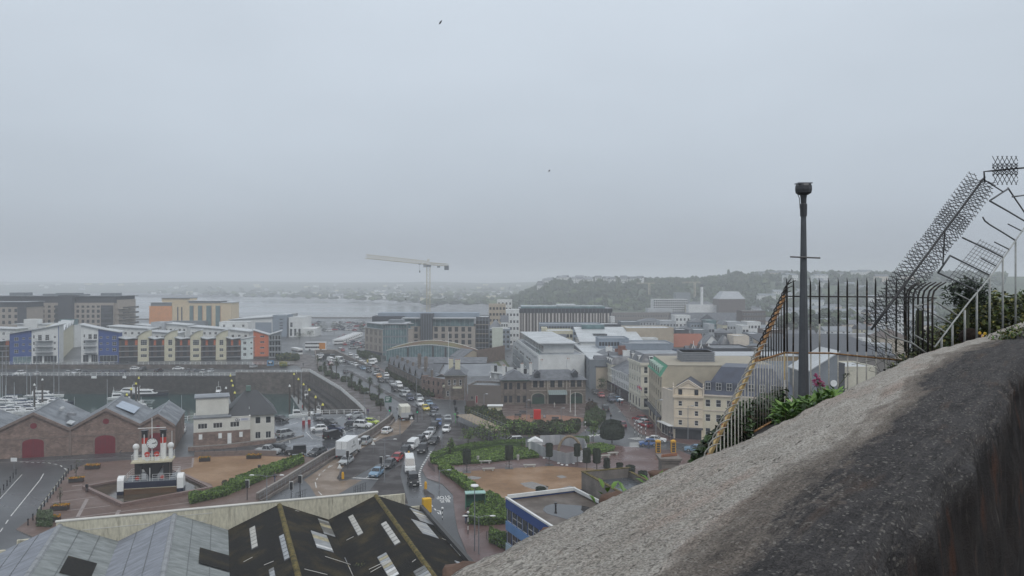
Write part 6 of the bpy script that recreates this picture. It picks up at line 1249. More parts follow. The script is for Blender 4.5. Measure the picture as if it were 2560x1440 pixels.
for y in (9,10.1): t_=MB().lathe([(.42,0),(.42,.35),(.3,.6),(.05,.7)],LROOF,10,(xa+3.0,y,8.0)); t_.obj('roof_vent',t)
for x,y in ((xa+4.5,9),(xa+5.2,8.2),(xa+5.8,7.4)): MB().box(x-.35,x+.35,y-.5,y+.5,7.0,7.55,GREYM).obj('roof_hatch',t)
MB().extr([(xa+5.6,1.6,6.3),(xa+6.6,1.6,5.95),(xa+6.6,4.8,5.95),(xa+5.6,4.8,6.3)],(0,0,.25),LROOF).obj('skylight',t)
t,L_,xa,D=ware('middle brick warehouse with a pale blue skylight beside the red door',175.3,350,265,5.55,9.15,3.85,263,True,5.35)
MB().extr([(xa+1.0,5,8.9),(xa+4.6,5,7.2),(xa+4.6,13,7.2),(xa+1.0,13,8.9)],(0,0,.12),C('pale blue glass panel',(.30,.36,.44),rough=.25)).obj('skylight',t)
t,L_,xa,D=ware('small brick warehouse at the right end behind the clock ship',350.3,437.5,395,5.0,7.45,2.7,391,True,5.55)
tag(MB().tube([(0,0,0),(0,0,3.9)],.06,WHT,6).obj('drainpipe',None,False,(*(wa+wd*along(430)-wn*.1),.1)),'white drainpipe near the right corner of the small warehouse','pipe')
t=thing('harbour_warehouse','next warehouse roof cut by the left edge of the view','warehouse',(*(wa+wd*(along(-20)-15)),0),wang,GW); m=MB(); m.box(0,14.9,0,19,0,5.3,GRANB); m.extr([(0,.05,5.3),(14.9,.05,5.3),(7.4,.05,8.7)],(0,18.9,0),GRANB); m.obj('wall',t); m=MB(); m.extr([(7.4,-.3,8.85),(15.0,-.3,5.35),(15.0,19.3,5.35),(7.4,19.3,8.85)],(0,0,.12),WSL); m.obj('roof_slope',t)
for u,v,lab in ((298,1131,'rusty old anchor leaning on the warehouse wall right of the middle red door'),):
 t=thing('anchor',lab,'anchor',G(u,v)); m=MB(); m.tube([(0,0,0),(0,.1,1.3)],.09,DARK,6); m.tube([(-.5,0,.5),(-.3,0,.12),(0,0,0),(.3,0,.12),(.5,0,.5)],.09,DARK,6); m.tube([(-.35,.1,1.1),(.35,.1,1.1)],.06,DARK,5); m.obj('shank',t)
hA,hB=G2(484,1122),G2(626,1112); HW=C('white painted render',(.56,.55,.50))
b=B('harbour_office','long white harbour office on a stone ground floor, left of its slate roofed wing',hA,hB,8,6.2,HW); Lh=b.L
b.box('stone_base',-.06,Lh-.02,-.12,-.02,0,3.4,GRANB)
for s in (.155,.42,.72): b.win('F',Lh*s,4.1,1.9,1.15,nx=3,nz=1)
m=b.walls().flat(LEAD,.15)
b.box('upper_block',.4,Lh*.62,3.2,8.6,6.36,10.2,HW); b.box('upper_roof',.1,Lh*.64,2.9,8.9,10.203,10.45,LEAD)
b.box('lean_to_roof',-.1,Lh*.66,-.25,3.3,6.36,6.55,LEAD)
for s in (.12,.46,.83): b.box('notice',Lh*s-.35,Lh*s+.35,-.16,-.12,1.9,3.0,WHT)
b.box('door',Lh*.59,Lh*.66,-.17,-.12,.6,2.9,WHT); sg=b.box('sign_board',Lh*.72,Lh*.99,-.07,-.01,5.35,6.0,C('sign board white',(.6,.6,.6)))
def text3(body,size,mat,parent,loc,rot,name='lettering',ext=.01,al='LEFT'):
 fc=bpy.data.curves.new(name,'FONT'); fc.body=body; fc.size=size; fc.extrude=ext; fc.align_x=al; fc.materials.append(mat); fc.resolution_u=2
 fo=bpy.data.objects.new(name,fc); COL.objects.link(fo); dg=bpy.context.evaluated_depsgraph_get(); me=bpy.data.meshes.new_from_object(fo.evaluated_get(dg)); bpy.data.objects.remove(fo)
 o=put(name,me,parent,loc); o.rotation_euler=rot; return o
m=MB(); 
for cx,sg_ in ((.0,1),(.55,-1)): m.tube([(Lh*.75+cx+.22*math.cos(a)*1.0,-.09,5.68+.26*math.sin(a)) for a in [PI*.25+PI*1.5*k/10 for k in range(11)]] if sg_>0 else [(Lh*.75+.42+.22*math.cos(a),-.09,5.62+.2*math.sin(a)) for a in [2*PI*k/10 for k in range(11)]],.045,BLACK,4,False)
m.tube([(Lh*.75+.22,-.09,5.45),(Lh*.75+.22,-.09,5.9)],.04,BLACK,4); m.obj('sign_emblem',sg)
m=MB()
for i in range(4): m.box(Lh*.83+.0,Lh*.97-.1*i,-.085,-.07,5.82-.1*i,5.85-.1*i,BLUEW)
m.obj('sign_text',sg)
b=B('harbour_office_wing','white two storey wing under a big dark slate hipped roof',G2(627,1108),G2(686,1104),13,6.3,HW); L2=b.L
for s in (.3,.74):
 b.win('F',L2*s,.9,1.15,1.5,nx=2,nz=1); b.win('F',L2*s,4.2,1.15,1.5,nx=1,nz=1)
b.walls(); m=MB(); h=b.h; a,c=(-5.0,-.6,h-.1),(L2+.7,-.6,h-.1); m.add([a,c,(L2+.7,13.6,h-.1),(-5.0,13.6,h-.1),(-1.0,6.5,h+4.6),(L2-3.4,6.5,h+4.6)],[(0,1,5,4),(1,2,5),(2,3,4,5),(3,0,4),(3,2,1,0)],C('black slate',(.035,.038,.042),rough=.5,fine=.15)); b.part('roof',m); m=MB(); m.box(-.8,.2,6,7,h+4.4,h+5.6,C('green cowl',(.10,.16,.14))); b.part('roof_cowl',m); MB().tube([(-.3,1.2,h+.3),(-.3,1.2,h+1.6)],.05,WHT,5).obj('vent_pipe',b.t)
m=MB(); m.box(-5,-.02,-.3,8,0,h-.2,HW); b.part('link_wall',m)
tag(wallrun(MB(),[G2(470,1128),G2(560,1122),G2(640,1112),G2(690,1106)],0,.75,.35,GRANB,KERB).obj('forecourt_wall'),'low stone forecourt wall in front of the white harbour office','wall')
tag(wallrun(MB(),[G2(690,1108),G2(760,1090)],0,.0001+.2,.35,KERB).obj('forecourt_kerb'),'low kerb wall beside the silver people carrier','kerb')
tag(wallrun(MB(),[G2(486,1141),G2(560,1139),G2(622,1137),G2(690,1138)],0,.9,.25,QU2).obj('plaza_wall'),'low dark wall between the tan gravel plaza and the harbour office lane','wall')
tag(wallrun(MB(),[G2(645,1251),G2(700,1219),G2(760,1181),G2(812,1148),G2(880,1113),G2(930,1085),G2(975,1052),G2(982,1044)],0,1.05,.35,CW,KERB).obj('roadside_wall'),'long brown concrete wall curving between the car park and the buff road','wall')
tag(wallrun(MB(),[G2(982,1044),G2(986,1049),G2(978,1062),G2(930,1096),G2(880,1122),G2(826,1152),G2(770,1186),G2(650,1258)],.0,.5,.2,CW).obj('roadside_plinth'),'low stone plinth along the buff road footway','wall')
pool=[G2(205,1224),G2(303,1270),G2(533,1226),G2(437,1180)]
m=MB(); n=4; cc=V((sum(p[0] for p in pool)/4,sum(p[1] for p in pool)/4)); ins=[tuple(cc+(V(p)-cc)*.925) for p in pool]
PK_=M('pink granite rim',(.17,.115,.10),.5,var=.15,scale=1.5,fine=.12); PDK=M('pink granite step',(.09,.062,.055),.5,fine=.1)
rim=thing('ornamental_pool','diamond shaped pool with a pink granite rim around the ship shaped clock','pool',(cc.x,cc.y,0))
rl_=lambda p,z:(p[0]-cc.x,p[1]-cc.y,z)
for i in range(4):
 j=(i+1)%4; m=MB(); m.add([rl_(pool[i],.1),rl_(pool[j],.1),rl_(ins[j],.1),rl_(ins[i],.1),rl_(pool[i],.65),rl_(pool[j],.65),rl_(ins[j],.65),rl_(ins[i],.65)],[(4,5,6,7),(0,1,5,4),(2,3,7,6),(1,2,6,5),(3,0,4,7)],PK_); m.obj('rim',rim)
 i2=[tuple(cc+(V(p)-cc)*.89) for p in pool]; m=MB(); m.add([rl_(ins[i],.1),rl_(ins[j],.1),rl_(i2[j],.1),rl_(i2[i],.1),rl_(ins[i],.45),rl_(ins[j],.45),rl_(i2[j],.45),rl_(i2[i],.45)],[(4,5,6,7),(2,3,7,6)],PDK); m.obj('inner_step',rim)
MB().poly([rl_(p,.16) for p in ins],M('pool water',(.065,.05,.035),.05,var=.2,scale=.3,bump=.05,bscale=3)).obj('water',rim)
c0=G(366,1236); sa=rad(17)
st=thing('steam_clock','ship shaped steam clock with two red and black funnels, white paddle boxes and mast','clock',(c0.x,c0.y+2.6,0),rad(14))
NV=C('navy hull paint',(.012,.017,.04),rough=.35); RU=C('rust brown hull',(.10,.055,.025)); 
def hullsec(m,z0,z1,mat,l=2.6,w=4.1): m.prism([(-w,-l),(w,-l),(w,l),(w-.6,l+.6),(-w+.6,l+.6),(-w,l)],z0,z1,mat)
m=MB(); hullsec(m,.1,1.05,RU); m.obj('lower_hull',st); m=MB(); hullsec(m,1.05,1.15,C('cream waterline',(.45,.40,.30)),2.63,4.13); hullsec(m,1.15,2.15,NV); m.obj('hull',st); MB().box(-4.0,4.0,-2.5,2.5,2.15,2.2,MGREY).obj('deck',st)
for s in (-1,1):
 m=MB(); pr=[(-1.1,.75),(1.1,.75),(1.1,2.4),(.8,2.85),(.3,3.1),(-.4,3.1),(-.9,2.85),(-1.1,2.5)]
 m.extr([(s*4.15,y-1.5,z) for y,z in pr],(s*1.0,0,0),WHT); o=m.obj('paddle_box',st); m=MB(); m.extr([(s*4.2,y-1.5,z) for y,z in ((-1.05,.12),(1.05,.12),(1.05,.75),(-1.05,.75))],(s*1.0,0,0),NV); m.obj('paddle_base',o)
for x in (-2.2,2.3):
 for y in (-1.0,1.2): MB().box(x-.5,x+.5,y-.35,y+.35,2.2,5.1,BLACK).obj('deck_column',st)
m=MB(); m.add([(-2.1,-.9,5.1),(2.1,-.9,5.1),(2.1,.9,5.1),(-2.1,.9,5.1),(-.5,-.5,2.3),(.5,-.5,2.3),(.5,.5,2.3),(-.5,.5,2.3)],[(0,1,5,4),(1,2,6,5),(2,3,7,6),(3,0,4,7)],BLACK); m.obj('funnel_housing',st)
MB().box(-3.2,3.2,-1.9,1.9,5.1,5.35,C('cream deck edge',(.50,.46,.33))).obj('upper_deck',st)
for x in (-1.45,1.5):
 m=MB(); y=.5; m.lathe([(.48,5.35),(.48,8.0)],WHT,14,(x,y,0)); m.lathe([(.485,8.0),(.485,9.0)],C('funnel red',(.42,.03,.015),rough=.4),14,(x,y,0)); m.lathe([(.49,9.0),(.50,10.0),(.62,10.1),(.62,10.28),(.5,10.3)],BLACK,14,(x,y,0)); f=m.obj('funnel',st); MB().tube([(x,y-.55,6.5),(x,y-.55,9.6)],.07,WHT,5).obj('steam_pipe',f)
for x in (-2.75,2.75): m=MB(); m.lathe([(.36,5.35),(.34,7.2)],WREN,12,(x,.1,0)); m.ball((x,.1,7.55),.55,WREN,12,8); m.obj('cowl_vent',st)
for x in (-.75,.75):
 m=MB(); m.lathe([(.4,5.35),(.38,6.1),(.5,6.5)],WREN,12,(x,-.9,0)); m.obj('ventilator',st); m=MB(); m.extr([(x+.45*math.cos(a),-1.35,6.45+.45*math.sin(a)) for a in [2*PI*k/14 for k in range(14)]],(0,.15,0),MATS['funnel red']); m.obj('ventilator_mouth',st)
MB().tube([(0,-1.2,5.35),(0,-1.2,12.6)],[.09,.05],WHT,6).obj('mast',st); MB().tube([(-2.2,-1.2,10.9),(2.2,-1.2,10.9)],.06,WHT,5).obj('yard_arm',st)
m=MB(); m.extr([(.85*math.cos(a)+.1,-1.62,8.35+.85*math.sin(a)) for a in [2*PI*k/24 for k in range(24)]],(0,.3,0),WHT); ck=m.obj('clock_face',st)
m=MB(); 
ring=[(.88*math.cos(2*PI*k/24)+.1,-1.6,8.35+.88*math.sin(2*PI*k/24)) for k in range(25)]; m.tube(ring,.05,BLACK,5,False); m.obj('clock_rim',ck); m=MB()
for k in range(12): a=PI*k/6; m.tube([(.1+.62*math.cos(a),-1.66,8.35+.62*math.sin(a)),(.1+.76*math.cos(a),-1.66,8.35+.76*math.sin(a))],.035,BLACK,4)
m.obj('hour_marks',ck); MB().tube([(.1,-1.67,8.35),(.1+.52*math.cos(rad(4)),-1.67,8.35+.52*math.sin(rad(4)))],.05,BLACK,4).obj('hour_hand',ck); MB().tube([(.1,-1.68,8.35),(.1+.7*math.cos(rad(12)),-1.68,8.35+.7*math.sin(rad(12)))],.035,BLACK,4).obj('minute_hand',ck)
def railset(pts,z0,h,rows,gap,parent,mat=WHT,r=.024,name='railing'):
 m=MB()
 for a_,b_ in zip(pts,pts[1:]):
  a_,b_=V(a_),V(b_); n=max(1,int((b_-a_).length/gap))
  for k in range(rows): z=z0+h*(k+1)/rows; m.tube([(*a_,z),(*b_,z)],r,mat,4,False)
  for i in range(n+1): p=a_.lerp(b_,i/n); m.tube([(*p,z0),(*p,z0+h)],r,mat,4,False)
 return m.obj(name,parent)
railset([(-3.1,1.8),(-3.1,-1.8),(3.1,-1.8),(3.1,1.8)],5.35,1.1,3,1.2,st); railset([(-3.9,-2.5),(-.5,-2.5)],2.2,1.1,3,.9,st); railset([(.3,-2.5),(3.9,-2.5)],2.2,1.1,3,.9,st); railset([(-3.9,2.5),(3.9,2.5)],2.2,1.1,3,1.2,st); railset([(-3.9,2.5),(-3.9,-2.5)],2.2,1.1,3,1.4,st); railset([(3.9,2.5),(3.9,-2.5)],2.2,1.1,3,1.4,st)
MB().tube([(-.1,-2.5,2.2),(-.1,-2.5,4.4)],.06,WHT,5).obj('jack_staff',st)
for x,y in ((-2.2,-1.9),(1.7,-1.9)): m=MB(); m.extr([(x+.3*math.cos(a),y,2.6+.3*math.sin(a)) for a in [2*PI*k/12 for k in range(12)]],(0,.3,0),MATS['funnel red']); m.obj('life_ring',st)
m=MB(); m.ball((-1.5,-.4,3.55),.32,WREN,10,7); m.box(-2.0,-1.0,-.9,.1,2.2,3.2,LGREY); m.box(1.0,1.9,-.3,.5,2.2,3.8,LGREY); m.obj('deck_engine',st)
# ---------------------------------------------------------------- hills, woods, far shore
def sm(x,a,b): t=min(1,max(0,(x-a)/(b-a))); return t*t*(3-2*t)
def hz_(x,y):
 """terrain height: wooded headland and the town hillside on its right"""
 w=sm(x,-25+.03*(y-900),75)*sm(y,860,1180-.12*min(x,300))*30
 w*=1-.25*sm(y,1500,2500)
 r=sm(x,250,420)*sm(y,520,1150)*10
 return w+r+2.2*noise.noise(V((x*.006,y*.006,0)))*sm(w,2,14)
m=MB(); NX,NY=60,36; xs=[-80+1900*(i/NX)**1.4 for i in range(NX+1)]; ys=[500+2600*(j/NY)**1.35 for j in range(NY+1)]
vs=[(x,y,hz_(x,y)-.4 if hz_(x,y)<.3 else hz_(x,y)) for y in ys for x in xs]; m.add(vs,[(j*(NX+1)+i,j*(NX+1)+i+1,(j+1)*(NX+1)+i+1,(j+1)*(NX+1)+i) for j in range(NY) for i in range(NX)],M('hill grass',(.045,.068,.028),.95,var=.35,scale=.02,fine=.2)); struct(m.obj('hill',smooth=True))
m=MB(); NX=70
def fh(x,y): return (14+18*noise.noise(V((x*.0011,2.3,0)))+8*noise.noise(V((x*.004,5,0))))*sm(y,2250,3300)+10*sm(y,2150,2500)
xs=[-3600+5200*i/NX for i in range(NX+1)]; ys=[2130,2300,2500,2800,3300,4200]
m.add([(x,y,-1 if y==2130 else fh(x,y)) for y in ys for x in xs],[(j*(NX+1)+i,j*(NX+1)+i+1,(j+1)*(NX+1)+i+1,(j+1)*(NX+1)+i) for j in range(5) for i in range(NX)],M('far shore fields',(.05,.07,.045),.95,var=.4,scale=.006)); struct(m.obj('far_hills',smooth=True))
WD=[M('wood green a',(.030,.048,.020),.9,var=.4,scale=.3),M('wood green b',(.042,.062,.024),.9,var=.4,scale=.3),M('wood green c',(.020,.034,.018),.9,var=.35,scale=.3),M('spring green',(.075,.105,.035),.9,var=.3,scale=.3)]
def blob(m,c,r,h,mat,n=7,k=4,jit=.28):
 """uneven low-poly leaf mass"""
 vs=[];fs=[]
 for i in range(k+1):
  ph=PI*(i/k)*.92+.12
  for j in range(n):
   t=2*PI*j/n+i*.4; q=1+R.uniform(-jit,jit); vs.append((c[0]+r*q*math.sin(ph)*math.cos(t),c[1]+r*q*math.sin(ph)*math.sin(t),c[2]+h*(.5-.5*-math.cos(ph))*q))
 for i in range(k):
  for j in range(n): fs.append((i*n+j,(i+1)*n+j,(i+1)*n+(j+1)%n,i*n+(j+1)%n))
 fs.append(tuple(range(n))); m.add(vs,fs,mat)
m=MB()
for _ in range(2600):
 y=880+R.random()**1.5*420; x=R.uniform(-25,560)
 if R.random()<.35: y=R.uniform(1080,1350)
 g=hz_(x,y)
 if g<1.0 or (x>330 and R.random()<.55): continue
 r=R.uniform(3,6.5); blob(m,(x,y,g-1.5),r,R.uniform(5,10.5),R.choices(WD,(4,3,3,1.2 if y<960 else .3))[0])
stuff(m.obj('woodland'))
m=MB()
for _ in range(900):
 y=R.uniform(560,2000); x=R.uniform(.30,.62)*y
 r=R.uniform(3,7); blob(m,(x,y,hz_(x,y)-1),r,R.uniform(5,11),R.choices(WD,(3,3,2,1))[0])
stuff(m.obj('hillside_trees'))
for u,Y,w,hgt,lab in ((1838,1180,16,15,'dark skyline tree clump above the white villa'),(1822,1190,5,17,'tall narrow dark tree left of the skyline clump'),(1922,1200,12,12,'rounded tree on the skyline left of the railing'),(1550,1190,14,12,'broad skyline tree above the white hilltop houses'),(1490,1180,9,11,'skyline tree among the white hilltop houses'),(1350,1150,8,9,'end tree on the left shoulder of the wooded hill'),(1620,1190,13,9,'low broad skyline tree right of the hilltop houses'),(1680,1190,12,9,'second low skyline tree right of the hilltop houses')):
 x=(u-U0)/F*Y; t=thing('skyline_tree',lab,'tree',(x,Y,hz_(x,Y)),0,'trees on the hill skyline'); m=MB()
 for _ in range(14): blob(m,(R.gauss(0,w*.28),R.gauss(0,w*.2),hgt*R.uniform(.2,.6)),w*.26,hgt*.42,R.choice(WD[:3]),6,4)
 m.obj('crown',t); MB().tube([(0,0,-1),(0,0,hgt*.5)],.5,WD[2],5).obj('trunk',t)
HWALL=[WREN,WREN,CREAM,PCH,LGREY]; HROOF=[SLATE,MGREY,LEAD,SLATE]
def hmesh(w,d,h,rh,wl,rf):
 m=MB(); m.box(-w/2,w/2,-d/2,d/2,-3,h,wl); m.extr([(-w/2-.3,-d/2-.4,h),(-w/2-.3,d/2+.4,h),(-w/2-.3,0,h+rh)],(w+.6,0,0),rf)
 k=max(2,int(w/3))
 for i in range(k):
  for z in ((.9,) if h<4 else (.9,3.6)): x=-w/2+w*(i+.5)/k; m.box(x-.5,x+.5,-d/2-.05,-d/2+.02,z,z+1.2,GLASS)
 return m.mesh('house')
HM=[hmesh(9,8,5.5,2.6,WREN,SLATE),hmesh(13,8,5.5,2.4,WREN,LEAD),hmesh(8,7,5.2,3,CREAM,SLATE),hmesh(16,9,8,2.6,PCH,SLATE),hmesh(11,8,5.5,2.5,LGREY,MGREY),hmesh(20,10,9,2.2,WREN,MGREY)]
hl='pale house on the hazy hillside'
cnt=0
for i in range(150):
 if i<20: u=R.uniform(1350,1500) if i<13 else R.uniform(1505,1620); Y=R.uniform(1120,1180)
 elif i<100: Y=R.uniform(620,1400); u=R.uniform(1880,2330)
 else: Y=R.uniform(480,800); u=R.uniform(1900,2300)
 x=(u-U0)/F*Y; o=put('hillside_house',R.choice(HM if i>=20 else HM[:2]),None,(x,Y,hz_(x,Y)+(4.5 if i<20 else 0)),R.uniform(-.5,.5)); tag(o,('white house among the trees on the wooded hilltop'+(', left group' if i<13 else ', right of the skyline tree')) if i<20 else ('pale house on the hazy hillside '+('left of' if u<2008 else 'right of')+' the dark lamp column') if i<100 else ('pale house at the hillside foot '+('left of' if u<2008 else 'right of')+' the dark lamp column'),'house',('hilltop houses','hillside houses','houses at the hillside foot')[(i>=20)+(i>=100)])
m=MB()
for _ in range(150):
 y=R.uniform(1250,2300); s=sm(y,1250,2300); x=R.uniform(-140-900*s,-40+60*s); w=R.uniform(7,16); m.cbox((x,y,2+fh(x,y)),(w,8,R.uniform(5,9)),R.choice([WREN,WREN,CREAM,LGREY,MGREY,WD[1],WD[0]]))
for _ in range(60):
 x=R.uniform(-2600,500); y=R.uniform(2330,2900); m.cbox((x,y,fh(x,y)+3),(R.uniform(9,20),9,R.uniform(5,8)),R.choice([WREN,CREAM,LGREY]))
stuff(m.obj('distant_town'))
m=MB()
for _ in range(500):
 y=R.uniform(1150,2400); s=sm(y,1150,2300); x=R.uniform(-130-900*s,60); blob(m,(x,y,fh(x,y)-1),R.uniform(5,10),R.uniform(5,9),R.choice(WD),6,3)
stuff(m.obj('distant_trees'))
for i,(u,Y,w,hgt) in enumerate(((1985,520,12,15),(2020,540,15,16),(2065,530,16,17),(2105,540,14,14),(2140,520,10,13),(2040,500,12,13),(1960,540,10,12),(2085,505,11,13))):
 x=(u-U0)/F*Y; t=thing('park_tree',('first','third','fifth','seventh','last','fourth','leftmost','sixth')[i]+' green park tree seen through the railings, counted from the left','tree',(x,Y,0),0,'park trees seen through the railings'); m=MB()
 for _ in range(26): blob(m,(R.gauss(0,w*.26),R.gauss(0,w*.22),hgt*R.uniform(.25,.72)),w*.2,hgt*.26,R.choices(WD,(2,3,1,2.5))[0],7,4)
 m.obj('crown',t); MB().tube([(0,0,0),(0,0,hgt*.6)],[.6,.3],flat('bark',(.06,.05,.04),.9),6).obj('trunk',t)
# ---------------------------------------------------------------- vehicles
def paint(n,c): return M('paint '+n,c,.28,var=.04,scale=1,spec=.5)
PNT={n:paint(n,c) for n,c in dict(white=(.68,.69,.69),silver=(.36,.38,.39),grey=(.14,.15,.165),black=(.012,.012,.014),navy=(.02,.03,.075),blue=(.055,.12,.30),lightblue=(.16,.27,.38),red=(.32,.015,.02),maroon=(.16,.03,.045),yellow=(.65,.50,.03),lime=(.42,.52,.06),orange=(.55,.26,.04),green=(.04,.13,.06),darkgrey=(.05,.054,.06)).items()}
CG=M('car glass',(.018,.021,.026),.06,var=.1,spec=.6); TY=flat('tyre',(.016,.016,.017),.8); RIMM=flat('alloy rim',(.42,.43,.44),.35,metal=.4); HLM=flat('headlamp glass',(.62,.62,.60),.15); TLM=flat('tail lamp',(.35,.02,.02),.25); PLM=flat('number plate',(.6,.58,.42),.5); PLW=flat('white number plate',(.68,.68,.66),.5); BMP=flat('black bumper',(.03,.03,.032),.6)
BASE=PNT['white']
def carproto(kind,L_,Wd,Hh,belt,hood,ws,rf,rr,rb,wr=.32,boot=None,boxy=0,panel=False):
 """forward is +x; ws/rf/rr/rb: x of windscreen foot, roof front, roof rear, rear glass foot"""
 t=thing('car','','car'); a,b=-L_/2,L_/2; w=Wd/2; wf=L_*.31; wb=-L_*.30; g=.22; bt=boot or belt
 def side(s,k): return [(x,s*w*k*(1-.10*(max(0,abs(x)-L_*.40)/(L_*.1))**2*(1-boxy)),z) for x,z in prof]
 prof=[(a+.02,.42),(a,.62),(a+.03,bt-.06),(a+.16,bt),(rb,bt),(ws,belt),(b-.55*(1-boxy)-.1,hood+.02),(b-.1,hood-.10),(b,.60),(b-.02,.40),(b-.08,g)]
 def arch(cx): return [(cx+(wr+.06)*math.cos(q),.30+(wr+.05)*math.sin(q)) for q in [PI*i/6 for i in range(7)]]
 prof+=[(x,max(g,z)) for x,z in arch(wf)]+[(x,max(g,z)) for x,z in arch(wb)]+[(a+.06,g)]
 m=MB(); n=len(prof); A=side(-1,1);Bq=side(1,1)
 tops=lambda P_:[(x,y*(.93 if z>.8 else 1),z) for x,y,z in P_]
 A,Bq=tops(A),tops(Bq); m.add(A+Bq,[tuple(range(n)),tuple(range(n,2*n))[::-1]]+[(i,n+i,n+(i+1)%n,(i+1)%n) for i in range(n)],BASE); m.obj('body',t)
 tw=w*(.72+.14*boxy); bw=w*.90; r=Hh-.05
 m=MB(); q=[(ws,bw,belt-.02),(rf,tw,r),(rr,tw,r),(rb,bw,bt-.02)]
 vs=[(x,-y,z) for x,y,z in q]+q; m.add(vs,[(0,3,2,1),(4,5,6,7),(0,1,5,4),(2,3,7,6)],BASE if panel else CG); go=m.obj('windows' if not panel else 'load_body',t)
 if panel:
  m=MB(); x1=ws-.03; c=(rf-ws)/(r-belt)
  m.add([(ws+.02,-bw*.94,belt+.03),(ws+.02,bw*.94,belt+.03),(rf+.10,tw*.94,r-.14),(rf+.10,-tw*.94,r-.14)],[(0,1,2,3)],CG)
  for s in (-1,1): m.add([(ws-.12,s*(bw+.015),belt+.02),(ws-.75,s*(bw+.015),belt+.02),(rf-.55,s*(tw+.03),r-.32),(rf-.08,s*(tw+.03),r-.32)],[(0,1,2,3)],CG)
  m.obj('windows',t)
 m=MB(); m.add([(rf+.06,-tw*.98,r),(rf+.06,tw*.98,r),(rr-.06,tw*.98,r),(rr-.06,-tw*.98,r),(rf-.10,-tw*.86,Hh),(rf-.10,tw*.86,Hh),(rr+.10,tw*.86,Hh),(rr+.10,-tw*.86,Hh)],[(4,5,6,7),(0,1,5,4),(1,2,6,5),(2,3,7,6),(3,0,4,7)],BASE); m.obj('roof',t)
 m=MB()
 if not panel:
  for s in (-1,1):
   for (x0,z0,x1,z1) in ((ws,belt,rf,r),(rb,bt,rr,r),((ws+rb)/2+.05,belt,(rf+rr)/2+.05,r)): m.tube([(x0,s*(bw+.005),z0),(x1,s*(tw+.005),z1)],.035,BASE,4,False)
  stuff(m.obj('pillars',t))
 for s in (-1,1):
  MB().cbox((b-.09,s*w*.68,hood-.19),(.14,w*.36,.15),HLM).obj('headlight',t); MB().cbox((a+.05,s*w*.80,bt-.22),(.09,w*.22,.2),TLM).obj('tail_light',t)
  MB().cbox((ws-.18,s*(w+.08),belt+.06),(.12,.16,.12),BMP).obj('mirror',t)
  for cx in (wf,wb):
   m=MB(Matrix.Translation((cx,s*(w-.09),wr))@Matrix.Rotation(PI/2,4,'X')); m.lathe([(wr,-.10),(wr,.10)],TY,12); o=m.obj('wheel',t); m=MB(Matrix.Translation((cx,s*(w-.09),wr))@Matrix.Rotation(PI/2*(1 if s<0 else -1),4,'X')); m.lathe([(wr*.62,.0),(wr*.62,.112),(.04,.10)],RIMM,8); m.obj('rim',o)
 MB().cbox((b-.01,0,.42),(.05,Wd*.78,.16),BMP).obj('bumper',t); MB().cbox((b+.02,0,.44),(.02,.5,.11),PLW).obj('number_plate',t); MB().cbox((a-.005,0,.60),(.02,.5,.11),PLM).obj('number_plate',t)
 for c in kids(t): pass
 return t
KIND=dict(
 hatch=carproto('hatch',3.9,1.72,1.48,.92,.86,.95,.35,-1.25,-1.75,.30),
 saloon=carproto('saloon',4.55,1.78,1.43,.92,.84,1.0,.25,-.95,-1.65,.31),
 estate=carproto('estate',4.6,1.78,1.48,.93,.86,1.0,.3,-1.7,-2.12,.31),
 suv=carproto('suv',4.5,1.86,1.74,1.06,1.02,.95,.45,-1.7,-2.05,.36),
 mpv=carproto('mpv',4.6,1.82,1.72,1.0,.92,1.35,.5,-1.75,-2.12,.32),
 jeep=carproto('jeep',4.2,1.8,1.95,1.12,1.10,.6,.5,-1.9,-2.0,.39,boxy=.8),
 van=carproto('van',4.9,1.92,1.95,1.12,1.02,1.75,1.0,-2.25,-2.4,.33,boxy=.7,panel=True),
 bigvan=carproto('bigvan',5.9,2.0,2.62,1.25,1.15,2.3,1.55,-2.8,-2.92,.35,boxy=.75,panel=True),
 pickup=carproto('pickup',5.2,1.86,1.80,1.05,1.02,1.05,.4,-.75,-.95,.38))
laneA=[(812,900),(870,911),(910,925),(945,945),(985,970),(1015,985),(1050,1012),(1085,1040),(1096,1055),(1085,1072),(1066,1094),(1031,1120),(992,1150),(941,1188),(905,1215)]
laneB=[(850,872),(876,889),(905,905),(940,925),(970,945),(1000,965),(1025,985),(1060,1005),(1085,1020),(1108,1033),(1119,1050),(1117,1075),(1090,1103),(1058,1128),(1026,1170),(1033,1210),(1050,1250)]
laneC=[(790,888),(822,910),(864,932),(930,985),(985,1035),(996,1050),(967,1080),(915,1107),(848,1150),(790,1190)]   # left road
def head(lane,u,v,away=False):
 best=None
 for p,q in zip(lane,lane[1:]):
  a_,b_=V(p),V(q); t=max(0,min(1,(V((u,v))-a_).dot(b_-a_)/(b_-a_).length_squared)); dd=(a_+(b_-a_)*t-V((u,v))).length
  if best is None or dd<best[0]: best=(dd,p,q)
 g=G(*best[2])-G(*best[1]); a_=math.atan2(g.y,g.x); return a_+PI if away else a_
def place(kind,col,u,v,ang,label,group=None,z=0.006):
 w=G(u,v,z); o=dup(KIND[kind],w,ang,label,group,{BASE:PNT[col]}); o.name={'van':'van','bigvan':'van','pickup':'pickup_truck'}.get(kind,'car'); o['category']={'van':'van','bigvan':'van','pickup':'pickup'}.get(kind,'car'); return o
GA='vehicles queueing along the main road'; GP='cars parked by the marina'; GQ='cars parked under the terrace'; GR='cars on the street at the right'
